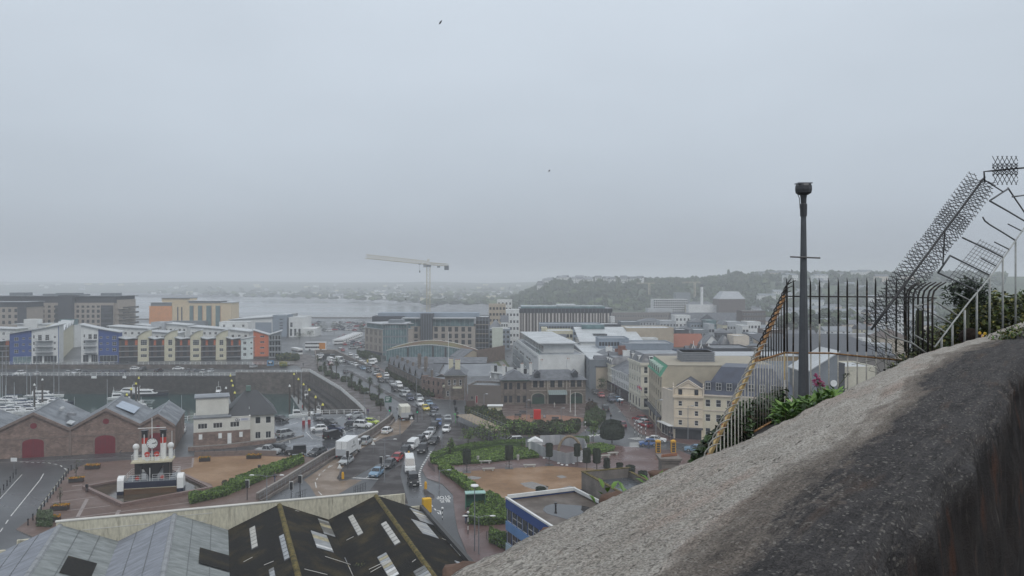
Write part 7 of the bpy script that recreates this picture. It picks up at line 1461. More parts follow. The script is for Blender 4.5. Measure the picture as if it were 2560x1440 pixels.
for kind,col,u,v,lane,aw,lab in (
 ('jeep','black',1033,1211,'B',0,'boxy black off-roader at the front of the queue below the white high van'),
 ('bigvan','white',1024,1174,'B',0,'tall white panel van behind the boxy black off-roader'),
 ('suv','black',1057,1130,'B',0,'black off-roader beside the small white van in the queue'),
 ('van','white',1031,1120,'A',0,'small white panel van behind the car carrying bicycles'),
 ('suv','darkgrey',1012,1136,'A',0,'dark car with bicycles on the roof in front of the small white van'),
 ('estate','darkgrey',1049,1106,'A',0,'dark estate car just behind the small white van'),
 ('hatch','red',992,1151,'A',0,'small red hatchback with a dark roof in the left turning lane'),
 ('estate','darkgrey',972,1167,'A',0,'dark grey estate between the red hatchback and the blue car'),
 ('saloon','lightblue',942,1188,'A',0,'light blue car stopped at the white stop line'),
 ('saloon','white',1066,1096,'A',0,'white saloon ahead of the silver saloon at the bend'),
 ('saloon','silver',1077,1084,'A',0,'silver saloon behind the white saloon at the bend'),
 ('suv','black',1085,1073,'A',0,'black off-roader with bright lamps on the bend'),
 ('hatch','blue',1096,1063,'A',0,'royal blue hatchback behind the black off-roader on the bend'),
 ('hatch','black',1096,1050,'A',0,'black hatchback with headlamps near the road lamp'),
 ('saloon','grey',1085,1040,'A',0,'grey saloon at the inside of the junction'),
 ('saloon','silver',1120,1052,'B',0,'silver saloon at the head of the right hand lane by the scaffold'),
 ('hatch','darkgrey',1119,1064,'B',0,'dark hatchback between the silver saloon and old white hatchback'),
 ('hatch','white',1116,1079,'B',0,'old white hatchback beside the scaffold'),
 ('saloon','black',1085,1108,'B',0,'black saloon alone in the right lane near the off-roader'),
 ('hatch','yellow',1064,1025,'A',0,'bright yellow small car at the traffic lights'),
 ('suv','white',1050,1014,'A',0,'white off-roader behind the yellow car'),
 ('saloon','navy',1084,1023,'B',0,'navy saloon right of the yellow car'),
 ('saloon','lightblue',1072,1013,'B',0,'blue grey saloon behind the navy saloon'),
 ('suv','silver',1048,1000,'B',0,'silver off-roader in the right lane near the pub'),
 ('suv','navy',1025,1000,'A',0,'dark blue off-roader in the left lane near the pub'),
 ('mpv','silver',1009,990,'A',0,'silver people carrier behind the dark blue off-roader'),
 ('saloon','silver',1016,981,'B',0,'pale silver saloon by the stone pub wing'),
 ('suv','black',988,978,'A',0,'black off-roader beside the white van in mid queue'),
 ('van','white',997,968,'B',0,'white panel van in mid queue beside the stone warehouses'),
 ('saloon','silver',981,963,'A',0,'silver saloon left of the mid queue white van'),
 ('hatch','darkgrey',970,956,'A',0,'dark hatchback behind the silver saloon in mid queue'),
 ('saloon','silver',965,949,'B',0,'silver saloon before the stone warehouses'),
 ('hatch','orange',948,945,'A',0,'orange brown hatchback in the queue'),
 ('saloon','black',952,955,'A',0,'black saloon beside the orange brown hatchback'),
 ('hatch','white',966,941,'B',0,'white hatchback level with the orange brown hatchback'),
 ('saloon','silver',939,938,'A',0,'silver saloon behind the orange brown hatchback'),
 ('saloon','darkgrey',943,928,'B',0,'dark saloon in the right lane by the low wall'),
 ('suv','darkgrey',922,930,'A',0,'dark off-roader in the far queue'),
 ('saloon','lightblue',909,924,'A',0,'blue grey saloon in the far queue'),
 ('saloon','darkgrey',900,920,'A',0,'dark saloon in the far queue behind the blue grey saloon'),
 ('hatch','white',890,915.5,'A',0,'white hatchback in the far queue'),
 ('saloon','silver',880,912.5,'A',0,'silver saloon in the far queue behind the white hatchback'),
 ('saloon','darkgrey',870,910,'A',0,'dark saloon in the far queue near the underpass'),
 ('saloon','silver',860,907,'A',0,'pale saloon second from the underpass vans'),
 ('bigvan','white',849,906,'A',0,'tall cream van leaving the underpass'),
 ('hatch','white',838,905,'A',0,'little white car between the two vans at the underpass'),
 ('van','white',827,903.5,'A',0,'white van just out of the underpass'),
 ('saloon','darkgrey',864,933,'C',1,'dark saloon driving away alone towards the underpass'),
 ('suv','maroon',826,914.5,'C',1,'brown off-roader driving into the underpass'),
 ('hatch','white',876,889,'B',0,'white hatchback first on the slip road'),
 ('suv','white',891,896.5,'B',0,'white off-roader second on the slip road'),
 ('saloon','silver',901,904,'B',0,'silver saloon third on the slip road'),
 ('hatch','white',911,911,'B',0,'white hatchback fourth on the slip road'),
 ('saloon','grey',922,917,'B',0,'grey saloon beside the yellow truck'),
 ('van','white',936,907,'B',0,'white van behind the yellow truck'),
 ('hatch','red',857,878,'B',0,'red hatchback with lamps on the road above the underpass'),
 ('saloon','silver',850,872,'B',0,'silver saloon behind the red hatchback above the underpass')):
 place(kind,col,u,v,head({'A':laneA,'B':laneB,'C':laneC}[lane],u,v,aw),lab,GA)
for kind,col,u,v,aw,lab in (('hatch','white',968,1082,0,'white hatchback on the buff road below the parked truck'),('suv','silver',915,1109,0,'silver off-roader on the buff road behind the white box lorry'),('saloon','silver',866,1158,1,'silver saloon following the white box lorry')):
 place(kind,col,u,v,head(laneC,u,v,not aw),lab,GA)
def nose(u,v,u2,v2): g=G(u2,v2)-G(u,v); return math.atan2(g.y,g.x)
for kind,col,u,v,n,lab,grp in (
 ('hatch','white',797,1077,(780,1078),'white hatchback parked alone in the middle of the car park',GP),('saloon','navy',838,1076,(858,1078),'navy saloon behind the black van',GP),('van','black',832,1096,(855,1090),'black panel van in the car park',GP),('mpv','silver',714,1090,(735,1086),'silver people carrier beside the harbour office',GP),('pickup','silver',670,1134,(695,1135),'silver covered pickup by the tan plaza',GP),('suv','black',702,1130,(724,1132),'black off-roader beside the silver pickup',GP),('jeep','black',740,1136,(720,1137),'black open off-roader near the flower planter',GP),('estate','darkgrey',793,1136,(778,1141),'dark estate near the white box lorry',GP),('saloon','black',702,1052,(716,1054),'black saloon behind the harbour office',GP),('hatch','grey',795,1049,(800,1052),'blue grey hatchback by the slipway wall',GP),('saloon','darkgrey',824,1060,(834,1062),'dark saloon reversing in the car park',GP),('saloon','silver',887,1043,(870,1045),'long silver saloon parked against the white railing',GP),('hatch','darkgrey',882,1066,(890,1066),'dark hatchback left of the pale off-roader',GP),('suv','white',907,1068,(926,1069),'pale off-roader in the front row of the car park',GP),('hatch','lime',928,1060,(942,1061),'lime green hatchback at the end of the car park',GP),('suv','white',454,1080,(450,1090),'white car in the lane between warehouse and harbour office',GP),
 ('saloon','black',1488,984,(1496,990),'black saloon coming down the street',GR),('hatch','red',1503,993,(1510,998),'red hatchback with lamps on the street',GR),('suv','darkgrey',1514,1027,(1510,1018),'dark off-roader waiting at the street crossing',GR),('saloon','silver',1530,996,(1537,1000),'first silver car of the row parked by the purple shop',GR),('saloon','darkgrey',1538,1001,(1545,1004),'dark car in the row parked by the purple shop',GR),('hatch','lightblue',1546,1004,(1553,1008),'pale blue car at the end of the row by the purple shop',GR),('saloon','navy',1528,1003,(1534,1007),'navy car on the street side of the parked row',GR),('hatch','maroon',1557,1067,(1553,1060),'maroon hatchback alone on the street bend',GR),('hatch','red',1600,1052,(1585,1050),'red car partly hidden behind the white estate',GR),('estate','white',1607,1060,(1590,1055),'long white estate parked outside the hotels',GR),('hatch','red',1615,1068,(1600,1064),'red hatchback parked in front of the white estate',GR),('hatch','blue',1620,1114,(1600,1114),'bright blue hatchback near the yellow phone boxes',GR),('saloon','white',1640,1105,(1660,1106),'white saloon behind the bright blue hatchback',GR),('saloon','lightblue',1738,1128,(1715,1127),'pale blue saloon behind the bottom of the railing',GR),('mpv','white',1284,1110,(1266,1111),'white taxi behind the long green hedge',GR),
 ('saloon','silver',804,890,(812,894),'silver car by the white coach',GA),('hatch','white',795,893.5,(790,890),'white hatchback deep in the underpass',GA),('hatch','white',799,896,(794,893),'second white hatchback in the underpass',GA)):
 place(kind,col,u,v,nose(u,v,*n),lab,grp)
for i,(u,v,col,kind,lab) in enumerate(((50,937,'white','suv','white off-roader at the far left of the quay'),(94,937,'silver','estate','pale estate second from the left on the quay'),(170,935,'silver','hatch','brown grey hatchback left of the silver people carrier on the quay'),(192,935,'silver','mpv','silver people carrier on the quay'),(211,935,'darkgrey','saloon','dark saloon right of the silver people carrier on the quay'),(248,934.5,'grey','saloon','first dark saloon of a pair below the blue house'),(268,934.5,'darkgrey','saloon','second dark saloon of a pair below the blue house'),(307,933.5,'navy','saloon','navy saloon by itself on the quay'),(338,924.5,'white','hatch','white hatchback against the terrace wall'),(356,925.5,'darkgrey','saloon','dark saloon beside the white hatchback at the terrace wall'),(397,931,'black','mpv','black people carrier below the first gap of the cream towers'),(446,924.5,'white','saloon','long white saloon against the terrace wall'),(470,931,'darkgrey','hatch','dark hatchback right of the long white saloon'),(487,931,'grey','saloon','grey saloon in the quay row'),(509,932,'silver','estate','pale silver estate in the quay row'),(527,931,'silver','hatch','last silver hatchback of the quay row'),(634,919,'silver','hatch','silver hatchback parked alone on the ramp'))):
 place(kind,col,u,v,(PI/2 if i%3 else -PI/2)+R.uniform(-.5,.5) if u not in (446,338) else .1,lab,GQ,QL+.01 if u<600 else -.3)
def axle(t,x,w,r=.48):
 for s in (-1,1):
  m=MB(Matrix.Translation((x,s*(w-.15),r))@Matrix.Rotation(PI/2,4,'X')); m.lathe([(r,-.14),(r,.14)],TY,12); o=m.obj('wheel',t); m=MB(Matrix.Translation((x,s*(w-.15),r))@Matrix.Rotation(PI/2*(1 if s<0 else -1),4,'X')); m.lathe([(r*.5,0),(r*.5,.15)],GREYM,8); m.obj('rim',o)
def lorry(label,L_,hb,col,rear,loc,ang,logo=False):
 t=thing('box_lorry',label,'lorry',loc,ang); m=MB(); m.box(-L_/2,L_/2-2.1,-1.25,1.25,1.05,hb,col); m.obj('box_body',t)
 if rear:
  m=MB(); m.box(-L_/2-.06,-L_/2,-1.2,1.2,.9,2.15,LGREY); m.obj('tail_lift',t)
  m=MB(); 
  for y in (-1.18,-.03,1.12): m.box(-L_/2-.03,-L_/2+.01,y,y+.06,1.1,hb-.05,GREYM)
  m.obj('door_frame',t)
 m=MB(); x=L_/2-2.0; m.add([(x,-1.2,.7),(L_/2,-1.2,.7),(L_/2,1.2,.7),(x,1.2,.7),(x,-1.2,2.7),(L_/2-.25,-1.2,2.7),(L_/2-.25,1.2,2.7),(x,1.2,2.7)],[(0,3,2,1),(4,5,6,7),(0,1,5,4),(1,2,6,5),(2,3,7,6),(3,0,4,7)],PNT['white']); cab=m.obj('cab',t)
 m=MB(); m.add([(L_/2-.10,-1.1,1.65),(L_/2-.10,1.1,1.65),(L_/2-.235,1.05,2.5),(L_/2-.235,-1.05,2.5)],[(0,1,2,3)],CG)
 for s in (-1,1): m.add([(L_/2-.3,s*1.215,1.6),(L_/2-1.3,s*1.215,1.6),(L_/2-1.3,s*1.215,2.4),(L_/2-.45,s*1.215,2.4)],[(0,1,2,3)],CG)
 m.obj('cab_window',cab); MB().box(-L_/2,L_/2-.3,-.9,.9,.55,1.0,DARK).obj('chassis',t)
 for x in (L_/2-1.1,-L_/2+1.6,-L_/2+2.8): axle(t,x,1.2)
 for s in (-1,1): MB().box(-L_/2-.05,-L_/2,s*1.0-.12,s*1.0+.12,.65,.85,TLM).obj('tail_light',t); MB().cbox((L_/2-.5,s*1.4,2.2),(.1,.2,.5),BMP).obj('mirror',t)
 if logo:
  lm=MB(); s=-1.256; cx=-.5
  lm.add([(cx-.28,s,2.75),(cx+.3,s,2.75),(cx+.22,s,3.0),(cx+.05,s,3.45),(cx-.12,s,3.1)],[(0,1,2,3,4)],DARK); lm.add([(cx-.36,s,2.62),(cx+.38,s,2.62),(cx+.30,s,2.70),(cx-.28,s,2.70)],[(0,1,2,3)],DARK); lm.obj('emblem',t)
  text3('FERRYSPEED',.48,DARK,t,(-1.9,-1.257,2.0),(PI/2,0,0),'lettering',.002)
 return t
w=G(848,1146); g=head(laneC,848,1146,True); lorry('white box lorry with a ship emblem and dark lettering driving away on the buff road',8.6,3.75,PNT['white'],True,(w.x+1.4,w.y+2.6,.01),g,True)
w=G(996,1052); lorry('cream backed box lorry stopped at the green traffic light',7.2,3.7,C('cream lorry box',(.56,.55,.48)),True,(w.x+1,w.y+3,.01),head(laneC,990,1042,True))
w=G(927,912); t=lorry('short yellow flatbed lorry on the slip road',5.6,1.9,PNT['yellow'],False,(w.x,w.y,.01),head(laneB,927,912)); 
def bus(label,name,L_,Hh,decks,loc,ang,ad=None,body=None):
 t=thing(name,label,'bus',loc,ang); bd=body or PNT['white']; m=MB(); m.box(-L_/2,L_/2,-1.25,1.25,.35,Hh,bd); m.obj('body',t)
 for d_ in range(decks):
  z0=1.35+d_*1.95; z1=z0+.85; m=MB(); m.box(-L_/2+.5,L_/2-.1,-1.27,1.27,z0,z1,CG); m.obj('window_band',t); MB().box(L_/2-.02,L_/2+.03,-1.12,1.12,z0-.1,z1+.1,CG).obj('windscreen',t)
  m=MB()
  for k in range(8): x=-L_/2+.6+k*(L_-1)/8; m.box(x-.05,x+.05,-1.285,1.285,z0,z1,bd)
  m.obj('window_pillars',t)
 if ad: MB().box(-L_/2+.3,-L_/2+3.4,-1.29,1.29,.9,Hh-.3,ad).obj('advert_panel',t)
 MB().box(-L_/2+.1,L_/2-.1,-1.2,1.2,Hh,Hh+.08,bd).obj('roof',t)
 for x in (L_/2-2.4,-L_/2+2.6): axle(t,x,1.27)
 MB().box(-2.5,1.5,-1.275,-1.255,1.0,1.25,C('teal stripe',(.05,.2,.2))).obj('stripe',t); return t
w=G(788,877); bus('white double decker bus with an orange rear advert crossing the road bridge','double_decker_bus',10.6,4.3,2,(w.x+.6,404,.16),PI,C('orange advert',(.5,.2,.03)))
w=G(747,888); bus('white single deck coach with a teal stripe by the orange tower','coach',9.5,3.1,1,(w.x-2,w.y+4,.01),rad(-55))
def small(kind):
 m=MB()
 if kind: m.box(-3.1,3.1,-1.1,1.1,.5,2.9,BASE); m.box(-2.9,2.6,-1.13,1.13,1.5,2.1,CG); m.box(-2.2,-1.5,-1.05,1.05,0,.6,TY); m.box(1.4,2.1,-1.05,1.05,0,.6,TY)
 else: m.box(-2.1,2.1,-.86,.86,.28,.92,BASE); m.add([(-1.7,-.8,.92),(1.0,-.8,.92),(1.0,.8,.92),(-1.7,.8,.92),(-1.2,-.65,1.42),(.3,-.65,1.42),(.3,.65,1.42),(-1.2,.65,1.42)],[(0,1,5,4),(1,2,6,5),(2,3,7,6),(3,0,4,7)],CG); m.box(-1.2,.3,-.64,.64,1.42,1.46,BASE); m.box(-1.7,-1.1,-.88,.88,0,.5,TY); m.box(.9,1.5,-.88,.88,0,.5,TY)
 return m.mesh('parked_car')
SM=[small(0),small(1)]
def far(me,x,y,a_,col,name,label,cat,grp):
 o=put(name,me,None,(x,y,.01),a_); tag(o,label,cat,grp)
 for sl in o.material_slots:
  if sl.material==BASE: sl.link='OBJECT'; sl.material=PNT[col]
for i in range(12): u=846+i*4.3; far(SM[1],*uv(u,H*F/(861-i*1.7-V0)),rad(35),'white','motorhome','white motorhome in the row beyond the road bridge','motorhome','row of motorhomes')
for i in range(130):
 v=R.uniform(806,829); Y=H*F/(v-V0); u=R.uniform(772+(v-806)*1.5,925); 
 if 800<u<835 and v<826: continue
 far(SM[0],*uv(u,Y),R.choice((0.3,1.87))+R.uniform(-.08,.08),R.choice(('white','silver','silver','grey','black','red','navy','white')),'parked_car','small car in the crowded distant car park','car','distant car park')
for i in range(26):
 s=i/26; v=838+s*26; Y=H*F/(v-V0); u=838+28*(1-s)**2+s*22+R.uniform(-14,22); far(SM[0],*uv(u,Y),rad(-70),R.choice(('white','silver','grey','navy','red')),'car','small car on the road beyond the underpass','car','cars beyond the underpass')
for i in range(20): far(SM[0],*uv(R.uniform(880,912),H*F/(R.uniform(852,872)-V0)),rad(25),R.choice(('white','silver','grey','navy','red')),'parked_car','small car parked left of the beige office','car','cars left of the beige office')
for k in KIND.values():      # prototypes are only sources
 for c in kids(k):
  for q in kids(c): bpy.data.objects.remove(q)
  bpy.data.objects.remove(c)
 bpy.data.objects.remove(k)
bk=thing('roof_bicycles','bicycles carried upside down on the roof of the dark car','bicycle',G(1012,1136)); bk.location.z=1.8; bk.rotation_euler=(0,0,head(laneA,1012,1136))
for y in (-.4,.4):
 for x in (-.55,.5): m=MB(); m.tube([(x+.33*math.cos(a),y,.38+.33*math.sin(a)) for a in [2*PI*k/12 for k in range(13)]],.03,BLACK,4,False); m.obj('wheel',bk)
 m=MB(); m.tube([(-.55,y,.38),(-.1,y,.3),(.4,y,.75),(.5,y,.38)],.03,DARK,4); m.tube([(-.1,y,.3),(-.2,y,.8),(.4,y,.75)],.03,DARK,4); m.obj('frame',bk)
# ---------------------------------------------------------------- planting
BK=flat('tree bark',(.055,.045,.038),.9)
HB=[M('box hedge green',(.085,.150,.030),.6,var=.35,scale=1.2),M('bright hedge',(.16,.25,.04),.6,var=.3,scale=1.2),M('hedge deep green',(.040,.075,.02),.7,var=.3,scale=1.2)]
YW=[M('yew dark',(.014,.022,.011),.8,var=.35,scale=1),M('yew',(.022,.036,.016),.8,var=.35,scale=1)]
SHB=[M('shrub olive',(.06,.07,.026),.7,var=.35,scale=.8),M('shrub dark',(.02,.028,.013),.7,var=.35,scale=.8),M('shrub green',(.05,.085,.026),.7,var=.35,scale=.8),M('shrub red brown',(.06,.035,.02),.7,var=.3,scale=.8)]
YFL=M('yellow flowers',(.35,.30,.03),.7,var=.3,scale=2)
def tuft(m,p,l,mat):
 d=rdir(); d.z=abs(d.z)*.7+.15; s=d.cross(rdir()); s=s.normalized()*l*.42; p=V(p); m.add([p-s*.4,p+d*l*.5-s,p+d*l,p+d*l*.5+s],[(0,1,2,3)],mat)
def inpoly(pt,poly):
 c=False; x,y=pt; n=len(poly)
 for i in range(n):
  x1,y1=poly[i];x2,y2=poly[i-1]
  if (y1>y)!=(y2>y) and x<(x2-x1)*(y-y1)/(y2-y1)+x1: c=not c
 return c
def bed(name,label,cat,pts,h,n,l,mats,wt,bump=.3,base=None,grp=None):
 """planted bed: a rough solid core and leaf tufts all over it"""
 pl=[G2(*p) for p in pts]; cx=sum(p[0] for p in pl)/len(pl); cy_=sum(p[1] for p in pl)/len(pl); t=thing(name,label,cat,(cx,cy_,.1),0,grp)
 x0,x1=min(p[0] for p in pl),max(p[0] for p in pl); y0,y1=min(p[1] for p in pl),max(p[1] for p in pl); m=MB()
 hh=lambda x,y:h*(1-bump+bump*(noise.noise(V((x*.55,y*.55,h)))+.5*noise.noise(V((x*1.6,y*1.6,1)))+.55))
 cen=V((cx,cy_)); sh=[tuple(cen+(V(p)-cen)*.93) for p in pl]; MB().prism([(x-cx,y-cy_) for x,y in sh],-.05,h*(1-bump)*.8,base or mats[-1]).obj('core',t)
 k=0; n=int(n*1.9); l*=.66
 while k<n:
  x,y=R.uniform(x0,x1),R.uniform(y0,y1)
  if inpoly((x,y),pl): z=hh(x,y)*(1 if R.random()<.75 else R.random()); tuft(m,(x-cx,y-cy_,z-l*.3),l*R.uniform(.6,1.3),R.choices(mats,wt)[0]); k+=1
 for a,b in zip(pl,pl[1:]+pl[:1]):
  ln=math.dist(a,b)
  for _ in range(int(ln*h*n/60)): s=R.random(); x,y=a[0]+(b[0]-a[0])*s,a[1]+(b[1]-a[1])*s; tuft(m,(x-cx,y-cy_,R.random()*hh(x,y)),l,R.choices(mats,wt)[0])
 m.obj('leaves',t); return t
bed('hedge','bright green clipped hedge bank between the tan plaza and the roadside footway','hedge',[(478,1262),(560,1243),(600,1226),(650,1205),(700,1182),(758,1159),(752,1150),(700,1164),(640,1186),(590,1206),(560,1226),(520,1240),(475,1246)],1.1,5200,.5,HB,(3,3,2),.45)
bed('shrub','dark reddish shrub at the plaza end of the green hedge bank','shrub',[(556,1222),(566,1220),(566,1214),(557,1214)],1.0,160,.35,SHB,(1,1,1,4))
bed('hedge','light green hedge running beside the bus lane footway','hedge',[(1096,1174),(1108,1186),(1138,1206),(1180,1240),(1198,1256),(1216,1252),(1198,1234),(1160,1204),(1125,1180),(1108,1168)],1.2,2600,.42,HB,(2,5,1.5),.35)
bed('shrub_bed','wide green shrub bed between the bus shelter and the blue office','shrubs',[(1172,1312),(1200,1316),(1262,1312),(1266,1290),(1258,1262),(1225,1246),(1200,1250),(1180,1275)],1.2,3400,.45,HB,(4,3,2),.4)
bed('shrub_bed','small green bed behind iron railings beside the blue office','shrubs',[(1225,1360),(1262,1375),(1264,1345),(1225,1330)],.9,700,.4,HB,(3,2,2),.4)
bed('groundcover_bed','large bed of bright leafy plants behind the first two clipped trees','plants',[(1078,1160),(1110,1166),(1200,1160),(1290,1150),(1346,1146),(1340,1136),(1310,1124),(1250,1122),(1160,1135),(1110,1146)],.55,6200,.42,HB,(3,5,3),.5)
bed('hedge','long low clipped hedge along the near side of the park road','hedge',[(1076,1152),(1082,1146),(1110,1135),(1160,1123),(1230,1114),(1312,1110),(1312,1116),(1230,1121),(1160,1131),(1112,1143),(1082,1158)],1.15,3600,.32,HB,(5,2,1.5),.15)
bed('hedge','short clipped hedge right of the white hut','hedge',[(1346,1113),(1350,1107),(1472,1103),(1472,1109)],1.15,1500,.3,HB,(5,2,1.5),.12)
bed('groundcover_bed','leafy green bed between the hoarding and the domed tree','plants',[(1460,1118),(1500,1112),(1536,1118),(1534,1128),(1500,1136),(1472,1138)],.5,1500,.4,HB,(3,4,2),.5)
bed('shrub_border','mixed dark shrub border with yellow flowers on the left of the square','shrubs',[(1164,1032),(1172,1042),(1200,1058),(1226,1078),(1252,1080),(1262,1064),(1252,1048),(1225,1032),(1205,1030),(1185,1034)],1.9,3000,.6,SHB+[YFL],(4,3,4,1,.5),.5,SHB[1])
bed('shrub_border','mixed green shrub border along the front of the square','shrubs',[(1252,1084),(1300,1089),(1400,1088),(1442,1082),(1450,1070),(1420,1066),(1360,1070),(1300,1070),(1268,1066)],1.8,3600,.6,SHB,(3,3,4,2),.55,SHB[1])
bed('shrub_border','green shrub mound at the right of the square beside the street','shrubs',[(1462,1066),(1490,1068),(1513,1050),(1512,1038),(1490,1030),(1466,1040)],1.4,1700,.55,SHB,(2,1,6,.3),.4,SHB[2])
bed('shrub','rusty brown dome shrub above the green mound by the street','shrub',[(1464,1032),(1490,1030),(1492,1022),(1470,1020)],1.7,600,.45,SHB,(1,1,.3,5),.3,SHB[3])
bed('shrub_bed','green bushes and yellow broom beside the orange tower','shrubs',[(696,902),(740,903),(748,898),(720,893),(690,896)],2.2,900,.8,SHB+[YFL],(2,2,4,.3,.5),.4,SHB[1])
bed('shrub','bright yellow broom bush on the quay ramp','shrub',[(700,917),(717,917),(717,911),(700,911)],1.3,260,.5,[YFL,SHB[2]],(4,1),.3,SHB[2])
bed('shrub_bed','dark green shrubs along the retaining wall below the beige office','shrubs',[(896,893),(950,905),(948,898),(910,884),(893,884)],1.6,900,.8,SHB,(2,3,3,.3),.4,SHB[1])
bed('shrub_bed','low dark shrubs along the wall of the stone warehouses','shrubs',[(965,932),(1000,958),(1060,990),(1085,994),(1066,984),(1005,950),(968,926)],1.3,900,.7,SHB,(2,3,2,1),.4,SHB[1])
for i,(u,v) in enumerate(((806,926),(822,938),(838,944),(862,952),(880,966),(896,974),(912,982),(936,998),(949,1012))):
 bed('shrub','low evergreen shrub clump between the palms of the promenade','shrub',[(u-9,v+4),(u+10,v+4),(u+8,v-4),(u-8,v-3)],1.2,260,.6,SHB,(2,3,3,.4),.4,SHB[1],'shrub clumps between the palms')
def domed(name,label,u,v,w,h,stem,shape='cyl',n=900,guard=False,grp=None):
 p=G(u,v); t=thing(name,label,'tree',p,0,grp); m=MB(); r=w/2
 prof=[(r*.80,stem),(r*.95,stem+h*.08),(r,stem+h*.5),(r*.98,stem+h*.9),(r*.75,stem+h)] if shape=='cyl' else [(r*.72,stem),(r*.98,stem+h*.10),(r*1.02,stem+h*.35),(r*.93,stem+h*.62),(r*.68,stem+h*.85),(r*.3,stem+h*.98),(.05,stem+h)]
 m.lathe([(a*.95,b) for a,b in prof],YW[0],16)
 for _ in range(n):
  i=R.randrange(len(prof)-1); f=R.random(); rr=prof[i][0]+(prof[i+1][0]-prof[i][0])*f; z=prof[i][1]+(prof[i+1][1]-prof[i][1])*f; a=R.random()*2*PI; tuft(m,(rr*.95*math.cos(a),rr*.95*math.sin(a),z),.16+w*.02,R.choice(YW))
 for _ in range(n//4): a=R.random()*2*PI; q=r*.75*R.random()**.5; tuft(m,(q*math.cos(a),q*math.sin(a),stem+h*(1 if shape=='cyl' else .93)),.2,R.choice(YW))
 m.obj('crown',t); MB().tube([(0,0,0),(0,0,stem+.3)],[.14 if w>3 else .09,.09],BK,6).obj('trunk',t)
 if guard: railset([(.5*math.cos(a),.5*math.sin(a)) for a in [PI/2*k for k in range(5)]],.1,1.2,2,.4,t,GREYM,.02,'guard'); MB().box(-.8,.8,-.8,.8,.1,.13,DARK).obj('tree_grille',t)
domed('domed_tree','large dark clipped dome tree at the road junction',1530,1107,5.5,4.1,.9,'dome',2600)
for u,v,w,h,s,lab,g in ((1167,1182,1.6,2.6,1.7,'clipped column tree nearest the bus lane',1),(1273,1172,1.6,2.6,1.75,'clipped column tree in the middle of the gravel edge',1),(1373,1164,1.45,2.5,1.75,'clipped column tree in front of the grey hoarding left side',1),(1443,1165,1.3,2.3,1.9,'smaller clipped column tree in front of the hoarding arch',0),(1467,1175,1.6,2.6,1.4,'clipped column tree just right of the hoarding',0),(1492,1176,1.6,2.6,1.4,'clipped column tree second right of the hoarding',0),(1517,1172,1.25,1.75,.15,'low clipped cylinder bush, leftmost of the low four',0),(1549,1182,1.3,1.6,.15,'low clipped cylinder bush, second of the low four',0),(1576,1194,1.7,2.0,.15,'low clipped cylinder bush behind the broad leaved plant',0),(1607,1206,1.7,1.8,.15,'low clipped cylinder bush, rightmost of the low four',0),(1352,1234,1.7,.9,.1,'small round clipped bush behind the blue office roof',0)): domed('clipped_tree',lab,u,v,w,h,s,'cyl',420,bool(g))
def tree(label,u,v,h,w,n=260,mats=None,name='young_tree',grp=None,l=.42):
 t=thing(name,label,'tree',G(u,v),0,grp); m=MB(); mm=mats or [HB[0],SHB[2],HB[1],SHB[0]]; br=MB(); br.tube([(0,0,0),(.03,0,h*.45),(0,0,h*.85)],[.07,.05,.02],BK,5)
 cl=[]
 for k in range(9):
  a=R.random()*2*PI; q=V((math.cos(a)*w*.36*R.random()**.5,math.sin(a)*w*.36*R.random()**.5,h*R.uniform(.42,.92))); br.tube([(0,0,q.z*.72),tuple(q)],[.03,.012],BK,4); cl.append(q)
 for _ in range(n): q=R.choice(cl); tuft(m,q+V((R.gauss(0,w*.13),R.gauss(0,w*.13),R.gauss(0,h*.075))),l*R.uniform(.6,1.2),R.choice(mm))
 m.obj('crown',t); br.obj('trunk',t); return t
for u,v,h,w,lab in ((1171,1122,5.2,4.2,'young tree in front of the scaffold platform'),(1207,1120,6.0,4.0,'second young tree in front of the scaffold platform'),(1236,1118,5.4,3.0,'thin young tree at the right end of the scaffold'),(1266,1113,5.0,2.7,'young tree left of the white taxi'),(1302,1110,5.3,3.4,'young tree right of the white taxi'),(1327,1111,5.0,3.0,'young tree behind the white hut'),(1387,1107,5.0,3.2,'young tree above the short clipped hedge'),(1425,1104,4.7,2.6,'slim young tree at the end of the square border'),(1484,1105,4.6,2.6,'young tree left of the domed tree'),(1126,1140,3.4,1.6,'small sapling at the bed corner by the bus lane')): tree(lab,u,v,h,w)
for u,v,h,lab in ((1465,958,7,'street tree at the mouth of the grey office lane'),(1502,985,5,'bare street tree before the white street houses'),(1425,900,6,'tree in the lane beside the white apartments'),(1225,1000,5.5,'bare brown tree in front of the curved annex wall'),(905,832,7,'dark tree left of the beige office'),(808,838,9,'dark round tree at the distant car park'),(836,836,8,'second dark round tree at the distant car park'),(748,857,7,'palm like tree behind the white coach'),(775,852,7,'tree on the roundabout behind the double decker')): tree(lab,u,v,h,h*.85,260,[SHB[2],SHB[0],SHB[1]],'street_tree')
